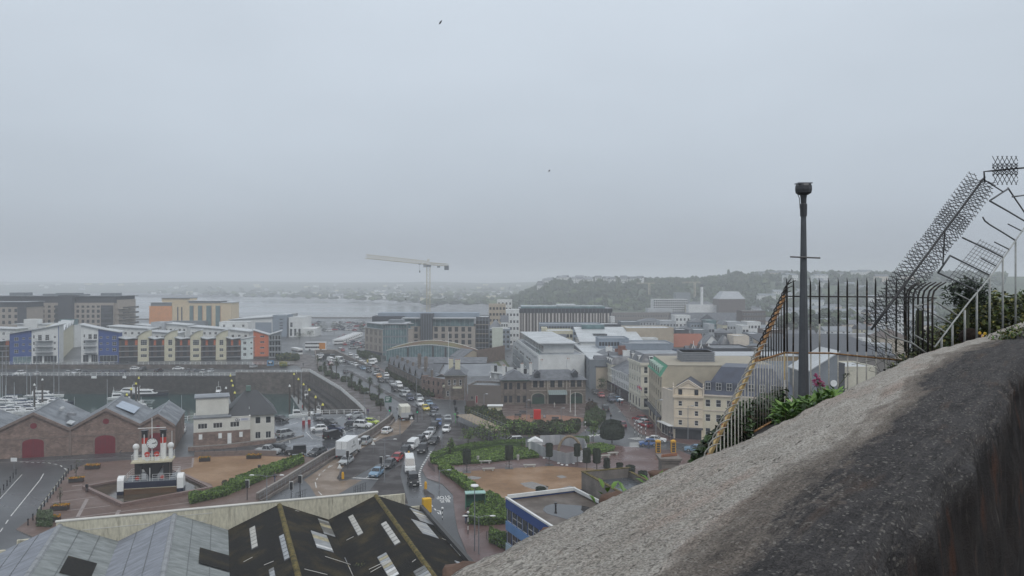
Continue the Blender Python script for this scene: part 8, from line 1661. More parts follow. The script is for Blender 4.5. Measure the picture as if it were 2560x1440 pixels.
for i,(u,v,h) in enumerate(((794,922,5.6),(811,934,4.6),(829,942,5.2),(841,950,8.2),(880,974,5.8),(900,984,5.0),(924,991,6.2),(947,1012,6.0),(952,1028,3.5))):
 t=thing('cabbage_palm',('cabbage palm nearest the underpass','second cabbage palm of the promenade','slim cabbage palm of the promenade','tallest cabbage palm of the promenade','cabbage palm beside the curved railing','short cabbage palm in the promenade row','broad cabbage palm near the flagstaff','cabbage palm at the near end of the row','stubby palm at the road corner')[i],'palm',G(u,v),0,'promenade palms'); m=MB()
 hs=[(0,0,h*.86)]+[(R.uniform(-.6,.6),R.uniform(-.6,.6),h*R.uniform(.55,.8)) for _ in range(2)]
 for q in hs:
  for _ in range(46): d=rdir(); d.z=d.z*.7+.25; leaf(m,V(q),d,V((0,0,1)),h*.2*R.uniform(.7,1.1),.16,R.choice(SHB[:3]),.6)
 m.obj('crown',t); b_=MB(); b_.tube([(0,0,0),(0,0,h*.86)],[.18,.12],BK,6); [b_.tube([(0,0,h*.4),q],.09,BK,5) for q in hs[1:]]; b_.obj('trunk',t)
PLB=flat('planter timber',(.055,.03,.022),.8); ORF=M('orange brown flowers',(.42,.20,.02),.8,var=.35,scale=3)
for i,(u,v,w,lab) in enumerate(((150,1275,2.4,'wooden flower planter nearest the corner of the plaza'),(191,1205,2.3,'wooden flower planter midway along the left chain'),(232,1172,2.4,'wooden flower planter at the plaza corner near the red door'),(512,1153,2.0,'small wooden planter by the harbour office lane'),(635,1146,2.7,'dark low planter of yellow flowers in front of the silver pickup'),(742,1151,2.6,'dark low planter of yellow flowers in front of the black off-roader'),(135,1303,1.6,'rusty planter half hidden behind the shed roof'))):
 t=thing('flower_planter',lab,'planter',G(u,v,.1),R.uniform(.1,.4),'wooden flower planters'); MB().prism([(-w/2,-.6),(w/2,-.6),(w/2,.6),(-w/2,.6)],0,.75,PLB).obj('box',t); m=MB()
 for _ in range(170): tuft(m,(R.uniform(-w/2,w/2),R.uniform(-.6,.6),.72),.3,ORF if R.random()<.75 else HB[0])
 m.obj('flowers',t)
 for z in (.2,.45): MB().box(-w/2-.03,w/2+.03,-.63,-.6,z,z+.18,BMP).obj('slat',t)
for (u,v) in ((150,1270),(190,1200)): tree('thin sapling in the wooden planter '+('nearest the corner' if v>1250 else 'midway along the chain'),u,v,3.6,.9,40,SHB[:3],'sapling',None,.25)
bed('shrub','pale variegated round shrub at the plaza corner behind the shed roof','shrub',[(92,1318),(128,1320),(130,1300),(96,1298)],1.5,700,.4,[M('variegated leaf',(.12,.15,.09),.7,var=.3,scale=2),SHB[2]],(3,2),.3,SHB[2])
# ---------------------------------------------------------------- street furniture
def one(name,label,cat,m,loc,rz=0,grp=None): o=m.obj(name,None,False,loc); o.rotation_euler=(0,0,rz); return tag(o,label,cat,grp)
bm=MB().lathe([(.13,0),(.10,.15),(.08,.75),(.13,.82),(.11,.95),(.03,1.02)],BLACK,8).mesh('bollard')
def row(pts,n,lab,grp):
 ps=[G(*p,.1) for p in pts]; ds=[0]
 for a,b in zip(ps,ps[1:]): ds.append(ds[-1]+(b-a).length)
 for i in range(n):
  s=ds[-1]*i/(n-1); k=max(j for j in range(len(ds)-1) if ds[j]<=s+1e-6); p=ps[k].lerp(ps[k+1],(s-ds[k])/(ds[k+1]-ds[k])); tag(put('bollard',bm,None,p),lab,'bollard',grp)
row([(70,1313),(97,1285),(135,1233),(172,1182),(178,1176)],15,'black bollard in the chain along the left of the plaza','plaza bollards'); row([(0,1236),(20,1212),(40,1186)],6,'black bollard at the far left kerb','far left bollards'); row([(1325,1106),(1480,1101)],10,'black bollard along the park road','park road bollards'); row([(1466,1016),(1486,1022)],6,'black bollard beside the station corner','station bollards')
def fence_run(name,label,pts,z,h,gap,mat,r=.05,rows=2,grp=None,zs=None):
 p0=pts[0]; t=thing(name,label,'railing',(p0[0],p0[1],z),0,grp); L0=[(p[0]-p0[0],p[1]-p0[1]) for p in pts]; k=0
 for a,b in zip(L0,L0[1:]):
  a,b=V(a),V(b); n=max(1,round((b-a).length/gap)); 
  for i in range(n): p=a.lerp(b,i/n); put('post',postm(h,r,mat),t,(p.x,p.y,0))
  for q in range(rows): MB().tube([(*a,h*(q+1)/rows),(*b,h*(q+1)/rows)],r*.8,mat,4,False).obj('rail',t)
PM={}
def postm(h,r,mat):
 k=(h,r,mat.name)
 if k not in PM: PM[k]=MB().box(-r,r,-r,r,0,h,mat).mesh('post')
 return PM[k]
fence_run('quay_railing','white railing along the far quay edge above the marina',[(-215,311.5),(-108,311.5)],QL,1.15,2.2,WHT,.07); fence_run('quay_railing','white railing on the quay ramp corner',[(-108,311.5),cnr],-.6,1.3,2.2,WHT,.07)
fence_run('quay_railing','white railing curving above the granite quay wall by the promenade',[cnr,*edge],.1,1.15,1.5,WHT,.07,3); fence_run('quay_railing','white railing between the car park and the marina',[edge[-1],(-50.8,213.3),(-57,207.3)],.0,1.1,1.8,WHT,.06); fence_run('quay_railing','white railing by the lane between warehouse and harbour office',[G2(488,1050),G2(430,1053)],.0,1.1,1.8,WHT,.06)
fence_run('terrace_railing','white railing on the terrace wall in front of the apartment houses',[(-228,336.4),(-168,336.4)],.25,1.1,2.2,WHT,.06); fence_run('terrace_railing','longer white railing on the terrace wall below the cream towers',[(-158,336.4),(-92,336.4)],.25,1.1,2.2,WHT,.06)
fence_run('plaza_railing','thin dark railing at the back of the plaza near the office lane',[G2(486,1142),G2(560,1140),G2(622,1138)],.9,.6,2.2,DARK,.03,1); fence_run('footway_railing','grey railing along the buff road plinth',[G2(650,1256),G2(770,1184),G2(826,1150)],.5,.9,1.6,GREYM,.025,2)
fence_run('crossing_railing','black railing by the traffic lights above the cream wall',[G2(740,1252),G2(768,1242)],.1,1.2,.5,BLACK,.03,2); fence_run('crossing_railing','black railing at the lower traffic island',[G2(885,1238),G2(918,1225)],.1,1.3,.45,BLACK,.03,2); fence_run('bed_railing','black railing in front of the small green bed',[G2(1216,1350),G2(1262,1380)],.1,1.1,1.2,BLACK,.03,2); fence_run('bed_railing','short dark railing at the corner of the leafy bed',[G2(1070,1165),G2(1088,1183)],.1,1.0,.6,BLACK,.03,2)
fence_run('bollard_chain','pale chain rail along the left bollards of the plaza',[G2(97,1285),G2(135,1233),G2(172,1182)],.3,.6,40,CREAM,.045,1)
def lamp(label,u,v,h,arm=1.6,dbl=True,mat=None,head=WREN,ang=0,grp=None):
 t=thing('street_lamp',label,'street lamp',G(u,v,.1),ang,grp); MB().tube([(0,0,0),(0,0,h)],[.10,.06],mat or GREYM,6).obj('pole',t)
 for s in ((-1,1) if dbl else (1,)): MB().tube([(0,0,h-.25),(s*arm*.5,0,h),(s*arm,0,h+.02)],.04,mat or GREYM,5).obj('arm',t); MB().ball((s*(arm+.3),0,h),.42,head,8,5,(1,.45,.28)).obj('lamp_head',t)
for u,v,vt,lab,dbl,arm in ((667,1262,1188,'twin armed lamp at the footway by the green hedge bank',1,2.1),(962,1138,1098,'twin armed lamp on the median behind the blue car',1,1.8),(961,1206,1140,'tall plain pole beside the light blue car',0,.3),(1105,1122,1040,'tall dark pole beside the white saloon queue',0,.3),(1000,1088,1050,'pole with small lamp by the buff road',0,.5),(1197,1385,1290,'twin armed lamp beside the bus shelter',1,1.5),(1041,1010,920,'tall lamp by the stone pub wing',0,1.5),(923,938,890,'thin median lamp near the yellow truck',0,.8),(955,955,905,'thin median lamp beside the mid queue',0,.8),(887,908,860,'thin lamp near the underpass wall',0,.6),(1055,1050,1018,'traffic lamp pole on the median',0,.4),(807,938,900,'thin dark lamp on the promenade',0,.5),(867,965,905,'second thin dark lamp on the promenade',0,.5),(912,1040,980,'lamp at the corner of the curved railing',0,.6),(1720,1100,1015,'street lamp in front of the yellow hotel',0,.7),(1640,1128,1000,'tall lamp near the phone boxes',0,.8),(1162,1010,945,'tall lamp left of the curved annex',0,1.2),(1210,1028,985,'dark lamp at the left of the square',0,.4),(1317,1048,1000,'dark lamp beside the red kiosk',0,.3),(1403,1054,1020,'dark lamp at the right of the square',0,.3),(1545,1000,955,'white lamp by the purple shop front',1,.8),(1536,985,940,'lamp on the street by the white houses',1,.8),(1098,1226,1175,'lamp arm over the bus lane',0,1.4),(1125,1022,960,'lamp at the pub corner',0,1.0)):
 Y=H*F/(v-V0); lamp(lab,u,v,(v-vt)/F*Y,arm,bool(dbl),None,WREN if dbl else LGREY)
t=thing('street_lamp','saucer topped park lamp in front of the tan gravel','street lamp',G(1197,1385,.1)+V((-.6,1.2,0))); MB().tube([(0,0,0),(0,0,8.6)],[.09,.06],GREYM,6).obj('pole',t); MB().lathe([(.1,8.45),(.55,8.6),(.5,8.75),(.1,8.8)],WHT,12).obj('lamp_head',t)
for u,v,h,lab in ((1170,1335,2.9,'striped beacon post with white globe beside the bus lane'),(1106,1300,1.6,'white globe beacon behind the black shed corner'),(1463,1083,2.4,'striped beacon at the square corner'),(1587,1088,2.5,'striped beacon left of the blue hatchback'),(1603,1098,2.5,'striped beacon in front of the blue hatchback'),(1614,1090,2.4,'striped beacon beside the zebra crossing'),(1576,1028,2.6,'striped beacon at the street crossing'),(1596,1092,2.4,'second striped beacon beside the zebra crossing')):
 t=thing('crossing_beacon',lab,'beacon',G(u,v,.1),0,'belisha beacons'); 
 for k in range(5): MB().lathe([(.06,k*h/5),(.06,(k+1)*h/5)],BLACK if k%2==0 else WHT,6).obj('pole_band',t)
 MB().ball((0,0,h+.16),.2,WREN,10,6).obj('globe',t)
GRL=M('green signal',(.03,.30,.16),.4); GRL.node_tree.nodes['Principled BSDF'].inputs['Emission Color'].default_value=(.05,.9,.45,1); GRL.node_tree.nodes['Principled BSDF'].inputs['Emission Strength'].default_value=1.2
for u,v,h,lab,grn in ((618,1250,3.2,'traffic light beside the green hedge bank',0),(728,1258,3.4,'left traffic light above the cream wall',0),(750,1254,4.2,'right traffic light above the cream wall',0),(869,1172,3.4,'traffic light on the median behind the silver saloon',0),(953,1186,3.2,'traffic light beside the light blue car',0),(1043,1056,3.6,'green traffic light at the end of the median',1),(975,1050,3.4,'green traffic light left of the cream lorry',1),(1140,1048,3.0,'traffic light on the pavement by the scaffold',0),(1143,1060,2.8,'second traffic light by the scaffold',0),(1137,1028,3.0,'traffic light near the pub',0)):
 t=thing('traffic_light',lab,'traffic light',G(u,v,.1),R.uniform(-.4,.4)); MB().tube([(0,0,0),(0,0,h)],.07,DARK,6).obj('pole',t); MB().box(-.24,.24,-.2,.1,h-1.15,h,BLACK).obj('signal_head',t); MB().box(-.32,.32,.1,.13,h-1.25,h+.1,WHT if v>1170 else BLACK).obj('backboard',t)
 for k in range(3): MB().lathe([(.11,-.02),(.11,.02)],GRL if grn and k==0 else DARK,8).obj('lens',t,False,(0,-.21,h-.97+k*.38)).rotation_euler=(PI/2,0,0)
YB=C('yellow bollard',(.62,.33,.02))
for u,v,lab in ((857,1197,'yellow traffic bollard at the tip of the median'),(1064,1222,'yellow traffic bollard on the bus lane island'),(1022,1143,'yellow traffic bollard in front of the white panel van')): one('yellow_bollard',lab,'bollard',MB().lathe([(.24,0),(.24,.8),(.2,1.1),(.1,1.25)],YB,10),G(u,v,.12))
for u,v,a,lab in ((849,1195,0,'white triangular sign beside the tip bollard'),(1029,1066,0,'black and white triangle sign on the median'),(35,1172,0,'small white sign at the far left'),(933,1133,.5,'small triangular road sign on the median')):
 t=thing('road_sign',lab,'road sign',G(u,v,.1)); MB().tube([(0,0,0),(0,0,2)],.04,GREYM,5).obj('pole',t)
 if u in (1029,): MB().box(-.7,.7,-.06,-.03,1.6,2.9,BLACK).obj('board',t)
 m=MB(); m.extr([(-.45,-.09,1.75),(.45,-.09,1.75),(0,-.09,2.6)],(0,.03,0),WHT) if u!=35 else m.box(-.6,.6,-.06,-.03,1.4,2.1,WHT); m.obj('sign_plate',t)
t=thing('direction_sign','green direction sign at the end of the promenade','road sign',G(971,1030,.1)); MB().tube([(0,0,0),(0,0,4.4)],.06,GREYM,5).obj('pole',t); MB().box(-.9,.9,-.08,-.03,2.6,4.2,C('sign green',(.02,.10,.07))).obj('sign_plate',t); 
m=MB(); [m.box(-.7,.5-.2*i,-.10,-.08,3.8-i*.4,3.95-i*.4,WHT) for i in range(3)]; m.obj('sign_text',t)
t=thing('information_board','blue notice board with a white emblem on the quay ramp','sign',G(676,918,-.2)); MB().box(-1.4,1.4,-.1,.1,.6,2.9,C('board blue',(.10,.22,.36))).obj('board',t); m=MB(); m.box(-1.0,-.2,-.13,-.1,1.2,2.2,BLACK); m.box(.2,1.0,-.13,-.1,1.2,2.2,BLACK); m.box(-.6,.6,-.14,-.11,1.8,2.4,WREN); m.obj('emblem',t); [MB().box(x-.05,x+.05,-.05,.05,0,.6,DARK).obj('post',t) for x in (-1.2,1.2)]
for u,lab in ((235,'larger white notice fixed on the quay wall'),(311,'smaller white notice fixed on the quay wall')): w=(13 if u<300 else 9)/F*311; one('wall_notice',lab,'sign',MB().box(-w/2,w/2,-.08,0,0,1.0,WHT),(*uv(u,310.95),zt(946,311)))
def bench(lab,u,v,a,mat=CONC):
 t=thing('bench',lab,'bench',G(u,v,.1),a,'park benches'); MB().box(-1.2,1.2,-.3,.3,.38,.52,mat).obj('seat',t); [MB().box(x-.15,x+.15,-.25,.25,0,.38,mat).obj('leg',t) for x in (-.8,.8)]
for u,v,a,lab in ((1213,1158,.05,'stone bench in front of the leafy bed'),(1221,1177,.1,'stone bench on the edge of the tan gravel, left'),(1324,1168,.1,'stone bench on the edge of the tan gravel, right'),(1511,1144,.3,'stone bench left of the pair near the domed tree'),(1532,1137,.3,'stone bench right of the pair near the domed tree')): bench(lab,u,v,a)
for u,v,a,lab in ((584,1212,-.45,'left black bench against the green hedge bank'),(602,1216,-.45,'right black bench against the green hedge bank'),(1295,1044,0,'dark bench left of the red kiosk'),(1388,1052,-.1,'dark bench right of the red kiosk'),(1307,1036,0,'dark bench behind the red kiosk')):
 t=thing('bench',lab,'bench',G(u,v,.1),a,'dark slatted benches'); MB().box(-.9,.9,-.25,.25,.4,.46,DARK).obj('seat',t); MB().extr([(-.9,.22,.5),(.9,.22,.5),(.9,.36,.95),(-.9,.36,.95)],(0,.05,0),DARK).obj('backrest',t); [MB().box(x-.05,x+.05,-.22,.28,0,.4,DARK).obj('leg',t) for x in (-.8,.8)]
for u,v,lab in ((648,1176,'dark litter bin beside the green hedge bank'),(1212,1310,'round litter bin in the bed by the bus shelter'),(1195,1153,'stone litter bin at the leafy bed'),(1295,1150,'second stone litter bin at the leafy bed'),(947,1052,'cream litter bin at the car park corner')): one('litter_bin',lab,'bin',MB().lathe([(.25,0),(.28,.9),(.3,1.0),(.2,1.05)],DARK if u in (648,1212) else CONC,10),G(u,v,.1))
t=thing('bus_shelter','green bus shelter with a pale roof beside the light green hedge','bus shelter',G(1188,1272,.1),rad(8)); GRS=C('shelter green',(.04,.17,.11)); MB().box(-1.6,1.6,-.8,.8,2.5,2.65,C('shelter roof',(.28,.44,.40))).obj('roof',t); MB().box(-1.5,1.5,.65,.7,.1,2.5,GRS).obj('back_panel',t); [MB().box(x-.03,x+.03,-.7,.7,.1,2.5,GRS).obj('side_panel',t) for x in (-1.5,1.5)]; MB().box(-1.2,1.2,.2,.6,.45,.52,GRS).obj('seat',t)
for dx,lab in ((-19,'left of two yellow phone boxes beyond the stone chimney'),(19,'right of two yellow phone boxes beyond the stone chimney')):
 t=thing('phone_box',lab,'phone box',(*uv(1664+dx*1.0,172),0),0,'yellow phone boxes'); 
 t.location=(*uv(1664+dx,166),0); 
 for x in (-.42,.42):
  for y in (-.42,.42): MB().box(x-.06,x+.06,y-.06,y+.06,0,2.25,YB).obj('post',t)
 MB().box(-.36,.36,-.36,.36,.1,2.1,DGL).obj('glazing',t)
 for z in (.1,.6,1.1,1.6,2.05): MB().box(-.45,.45,-.45,.45,z,z+.06,YB).obj('glazing_bar',t)
 MB().box(-.52,.52,-.52,.52,2.25,2.5,YB).obj('roof',t); MB().lathe([(.5,2.5),(.3,2.66),(.05,2.7)],YB,8).obj('dome',t)
t=thing('red_kiosk','bright red kiosk box on the red gravel of the square','kiosk',G(1343,1047,.1)); MB().box(-.9,.9,-.7,.7,0,2.35,C('kiosk red',(.50,.015,.01))).obj('box',t); MB().box(-.8,.8,-.72,-.7,.1,2.2,MATS['kiosk red']).obj('door_panel',t); MB().cbox((.6,-.73,1.1),(.06,.04,.3),DARK).obj('handle',t)
for u,lab in ((1329,'black notice stand left of the red kiosk'),(1361,'black notice stand right of the red kiosk')): t=thing('notice_stand',lab,'sign',G(u,1046,.1)); MB().box(-.35,.35,-.05,.05,.2,1.1,DARK).obj('board',t); MB().box(-.28,.28,-.07,-.05,.3,1.0,LGREY).obj('poster',t); [MB().box(x-.03,x+.03,-.1,.1,0,.2,DARK).obj('foot',t) for x in (-.3,.3)]
for u,v,vt,lab in ((1426,1030,975,'left white flagpole in front of the station'),(1438,1040,980,'right white flagpole in front of the station')): Y=H*F/(v-V0); t=thing('flagpole',lab,'flagpole',G(u,v,.1)); MB().tube([(0,0,0),(0,0,(v-vt)/F*Y)],[.1,.05],WHT,6).obj('pole',t); MB().lathe([(.3,0),(.2,.3)],CONC,8).obj('base',t)
t=thing('hut','small white site hut in the hoarding','hut',G(1338,1126,.1)); MB().box(-1.4,1.4,-1,1,0,2.0,WREN).obj('wall',t); MB().extr([(-1.6,-1.2,2.0),(1.6,-1.2,2.0),(0,-1.2,2.8)],(0,2.4,0),WHT).obj('roof',t)
t=thing('cream_shelter','flat roofed cream shelter behind the left shrub border','shelter',G(1238,1036,.1)); MB().box(-1.8,1.8,-1,1,0,2.3,CREAM).obj('wall',t); MB().box(-2.1,2.1,-1.3,1.3,2.3,2.5,WREN).obj('roof',t)
hp=[(1317,1124),(1366,1146),(1382,1152),(1415,1161),(1457,1153),(1467,1140),(1460,1122),(1400,1112),(1350,1114)]
hd_=thing('site_hoarding','ring of grey hoarding panels round the unfinished arch in the park','hoarding',G(1400,1140,.1)); o0=V(hd_.location); HPM=[C('hoarding grey',(.31,.32,.335)),C('hoarding light',(.37,.38,.39))]
for a,b in zip(hp,hp[1:]):
 A,Bq=G(*a,.1)-o0,G(*b,.1)-o0; n=max(1,round((Bq-A).length/1.25)); an=math.atan2((Bq-A).y,(Bq-A).x)
 for i in range(n): p=A.lerp(Bq,i/n); o=MB().box(.02,(Bq-A).length/n-.02,-.03,.03,.05,2.2,HPM[i%2]).obj('panel',hd_,False,p); o.rotation_euler=(0,0,an)
for (u,v) in ((1360,1147),(1396,1160),(1405,1164),(1417,1165),(1434,1161),(1452,1156)): one('sandbag','white sandbag at the foot of the grey hoarding','sandbag',MB().ball((0,0,.15),.3,WREN,8,5,(1,.8,.5)),G(u,v,.1),0,'hoarding sandbags')
t=thing('stone_arch','rough straw coloured arch rising above the grey hoarding','arch',G(1424,1136,.1)); SW=M('straw stone',(.22,.17,.11),.9,var=.3,scale=3,bump=.5); m=MB(); m.tube([(2.3*math.cos(a),0,.4+3.3*math.sin(a)) for a in [PI*k/14 for k in range(15)]],.28,SW,7); m.obj('arch_ring',t); MB().box(-2.7,-1.9,-.4,.4,0,.6,SW).obj('foot',t); MB().box(1.9,2.7,-.4,.4,0,.6,SW).obj('foot',t)
sp=thing('scaffold_platform','timber decked scaffold platform beside the junction','scaffold',G(1140,1062,.1)); o0=V(sp.location); q=[G(1140,1062)-o0,G(1230,1106)-o0]; dd=(q[1]-q[0]).normalized(); nn=V((-dd.y,dd.x,0)); LL=(q[1]-q[0]).length; WOD=[C('scaffold board',(.30,.23,.15)),C('scaffold board grey',(.24,.20,.15))]
for i in range(int(LL/.5)): 
 p=dd*(i*.5); m=MB(); m.extr([p+V((0,0,2.4)),p+dd*.45+V((0,0,2.4)),p+dd*.45+nn*4+V((0,0,2.4)),p+nn*4+V((0,0,2.4))],(0,0,.06),WOD[i%2]); m.obj('board',sp)
n=int(LL/2)
for i in range(n+1):
 for j in range(3): p=dd*(LL*i/n)+nn*(j*2.0); MB().tube([p,p+V((0,0,3.5))],.035,GREYM,4).obj('scaffold_pole',sp)
 if i<n: p=dd*(LL*i/n); MB().tube([p,p+dd*(LL/n)+V((0,0,2.3))],.03,GREYM,4).obj('brace',sp)
for z in (1.2,2.3,2.9,3.4):
 for j in (0,2): MB().tube([nn*(j*2.0)+V((0,0,z)),dd*LL+nn*(j*2.0)+V((0,0,z))],.03,GREYM,4).obj('ledger',sp)
one('green_disc_sign','bright green round sign at the end of the scaffold','sign',MB().lathe([(.5,2.2),(.5,2.35),(.06,2.36),(.06,0)][::-1],C('bright green',(.10,.50,.12)),12),G(1139,1058,.1))
one('pergola_board','dark timber board frame left of the shrub border','frame',MB().box(-1.2,1.2,-.1,.1,.5,2.2,BROWNP).box(-1.2,-1.05,-.1,.1,0,.5,BROWNP).box(1.05,1.2,-.1,.1,0,.5,BROWNP),G(1176,1022,.1))
# ---------------------------------------------------------------- boats, pontoons, piles
FG=M('boat gelcoat',(.72,.73,.73),.25,var=.05); NAVH=C('boat navy hull',(.015,.02,.04),rough=.25); CANV=C('boat canvas',(.03,.045,.10))
def boat(label,kind,u,v,L_,ang,hull=None,mast=0):
 t=thing('sailing_boat' if kind=='sail' else 'motor_boat',label,'boat',G(u,v,WL+.05),ang); w=L_*.16; m=MB(); st=[]
 for x,k,s in ((-.5,.82,0),(-.3,.97,0),(0,1,.0),(.25,.86,.1),(.42,.42,.22),(.5,.03,.34)): st.append([(x*L_,-w*k,.95+s),(x*L_*.96,-w*k*.75,.05),(x*L_*.96,w*k*.75,.05),(x*L_,w*k,.95+s)])
 vs=[p for r in st for p in r]; m.add(vs,[(i*4+j,i*4+4+j,i*4+5+j,i*4+1+j) for i in range(5) for j in range(3)]+[(i*4,i*4+3,i*4+7,i*4+4) for i in range(5)]+[(0,1,2,3)],hull or FG); m.obj('hull',t)
 z=1.0; h=1.0 if kind=='sail' else 1.5
 m=MB(); a,b=(-.2,.22) if kind=='sail' else (-.28,.2); q=w*.72; m.add([(a*L_,-q,z),(b*L_,-q*.7,z+.1),(b*L_,q*.7,z+.1),(a*L_,q,z),(a*L_,-q*.85,z+h),((b-.12)*L_,-q*.6,z+h),((b-.12)*L_,q*.6,z+h),(a*L_,q*.85,z+h)],[(4,5,6,7),(0,1,5,4),(1,2,6,5),(2,3,7,6),(3,0,4,7)],FG); c=m.obj('cabin',t)
 m=MB()
 for s in (-1,1): m.add([((a+.04)*L_,s*(q*.96),z+h*.4),((b-.08)*L_,s*(q*.76),z+h*.4),((b-.12)*L_,s*(q*.70),z+h*.78),((a+.04)*L_,s*(q*.92),z+h*.78)],[(0,1,2,3)],CG)
 m.add([((b-.02)*L_,-q*.62,z+h*.3),((b-.02)*L_,q*.62,z+h*.3),((b-.10)*L_,q*.58,z+h*.85),((b-.10)*L_,-q*.58,z+h*.85)],[(0,1,2,3)],CG); m.obj('cabin_window',c)
 if kind=='sail':
  MB().tube([(.08*L_,0,1),(.08*L_,0,mast)],[.09,.06],LGREY,6).obj('mast',t); MB().tube([(.08*L_,0,2.4),(-.38*L_,0,2.3)],.13,CANV,6).obj('boom',t); m=MB(); [m.tube([(.08*L_,0,mast*.98),e_],.015,DARK,3) for e_ in ((.49*L_,0,1.3),(-.49*L_,0,1),(.05*L_,w,1),(.05*L_,-w,1))]; m.obj('rigging',t)
 else:
  MB().box(-.3*L_,-.02*L_,-q*.7,q*.7,z+h,z+h+.12,FG).obj('flybridge',t); m=MB(); m.tube([(-.3*L_,-q*.8,z),(-.24*L_,-q*.6,z+h+1.3),(-.24*L_,q*.6,z+h+1.3),(-.3*L_,q*.8,z)],.09,FG,5); m.tube([(-.24*L_,0,z+h+1.2),(-.24*L_,0,z+h+2.4+mast)],.05,FG,5); m.obj('radar_arch',t); m=MB(); m.tube([(.1*L_,-w*.9,1.7),(.4*L_,-w*.45,1.95),(.49*L_,0,2.05),(.4*L_,w*.45,1.95),(.1*L_,w*.9,1.7)],.03,GREYM,4); m.obj('bow_rail',t)
 return t
for a in (('large white motor yacht with a tall radar mast and navy hull','motor',372,990,15,.05,NAVH,3),('white flybridge cruiser left of the navy hulled yacht','motor',318,985,13,2.9,None,0),('small white cruiser below the flybridge cruiser','motor',298,1000,8,.2,None,0),('white tender behind the middle warehouse roof','motor',362,1028,5,.1,None,0),('dark canopied cruiser by the middle pontoon','motor',545,994,10,-1.3,None,1),('white open backed cruiser by the middle pontoon','motor',544,1020,10,-1.4,None,0),('white fishing boat between the right pontoon and the curved wall','motor',767,1005,9,-1.2,None,1),('white wheelhouse boat at the end of the right pontoon','motor',790,1042,8,2.2,None,0),('low white speedboat with a black engine by the car park railing','motor',746,1044,6,.2,None,0),('white motor yacht at the top of the crowded left marina','motor',112,994,14,.1,None,0),('white cruiser under the tall masts on the left','motor',118,1012,11,.3,None,0),('black hulled sailing boat right of the left marina group','sail',140,1012,12,.15,NAVH,17)): boat(*a)
for i,(u,v,L_,mt) in enumerate(((12,1012,11,19),(22,1003,12,20),(60,1018,11,18),(71,1024,9,13),(85,1016,12,18),(128,1008,11,17),(41,1030,9,10),(30,1036,9,9),(78,1034,8,8),(8,1030,9,9))): boat(('first','second','third','fourth','fifth','sixth','seventh','eighth','ninth','tenth')[i]+' white sailing boat of the crowded left marina'+(', far row' if v<1014 else ', near row'),'sail',u,v,L_,R.choice((.1,.2,3.2)),None,mt)
PT=flat('pontoon deck',(.19,.20,.20),.7)
def pontoon(label,a,b,w=2.2):
 A,Bq=V(a),V(b); d_=(Bq-A).normalized(); n=V((-d_.y,d_.x))*w/2; t=thing('pontoon',label,'pontoon',(A.x,A.y,WL)); q=[-n,Bq-A-n,Bq-A+n,n]; MB().prism([(p.x,p.y) for p in q],.1,.55,PT).obj('deck',t)
 for k in range(1,5): p=(Bq-A)*k/5; MB().box(p.x-.2,p.x+.2,p.y-.2,p.y+.2,.55,1.6,C('life buoy red',(.4,.05,.05)) if k==2 else WHT).obj('service_post',t)
pontoon('middle floating pontoon behind the dark slate hipped roof',(-107,298),(-84,240)); pontoon('right hand floating pontoon near the curved quay wall',(-83,303),(-55,228)); pontoon('floating pontoon behind the middle warehouse',(-136,292),(-117,243)); pontoon('floating pontoon of the crowded left marina',(-172,262),(-130,255),2.6)
YC=C('pile cap yellow',(.66,.60,.12))
for u,v,lab in ((576,941,'yellow capped pile, farthest of the middle pontoon'),(579,954,'yellow capped pile, second of the middle pontoon'),(582,966,'yellow capped pile, third of the middle pontoon'),(587,984,'yellow capped pile, fourth of the middle pontoon'),(590,1003,'yellow capped pile, nearest of the middle pontoon'),(735,937,'yellow capped pile, farthest of the right pontoon'),(746,950,'yellow capped pile, second of the right pontoon'),(759,963,'yellow capped pile, third of the right pontoon'),(773,977,'yellow capped pile, fourth of the right pontoon'),(789,995,'yellow capped pile, fifth of the right pontoon'),(807,1014,'yellow capped pile, nearest of the right pontoon'),(347,947,'yellow capped pile, farthest by the navy hulled yacht'),(340,961,'yellow capped pile, second by the navy hulled yacht'),(328,975,'yellow capped pile, third by the navy hulled yacht'),(317,989,'yellow capped pile, nearest by the navy hulled yacht'),(106,951,'white capped pile in the left marina'),(86,964,'second white capped pile in the left marina'),(565,972,'white capped pile at the foot of the middle pontoon'),(724,967,'white capped pile at the head of the right pontoon')):
 p=G(u,v,.5); t=thing('mooring_pile',lab,'pile',(p.x,p.y,WL),0,'pontoon piles'); hh=9.0; MB().tube([(0,0,-2),(0,0,hh)],.3,BK,8).obj('shaft',t); MB().lathe([(.36,hh),(.36,hh+.25),(.08,hh+.75)],WREN if 'white' in lab else YC,8).obj('cap',t)
for u,v,vt,lab in ((454,1046,988,'thin white mast behind the office lane'),(186,1010,992,'thin white mast left of the middle warehouse'),(268,1010,948,'tall pair mast behind the middle warehouse'),(518,1030,985,'thin white mast behind the harbour office'),(753,1038,932,'tall white mast by the right pontoon'),(1,1000,935,'mast cut by the left edge of the view')):
 Y=(H-WL)*F/(v-V0); tag(MB().tube([(0,0,0),(0,0,(v-vt)/F*Y)],[.1,.06],LGREY,6).obj('mast',None,False,(*uv(u,Y),WL)),lab,'mast')
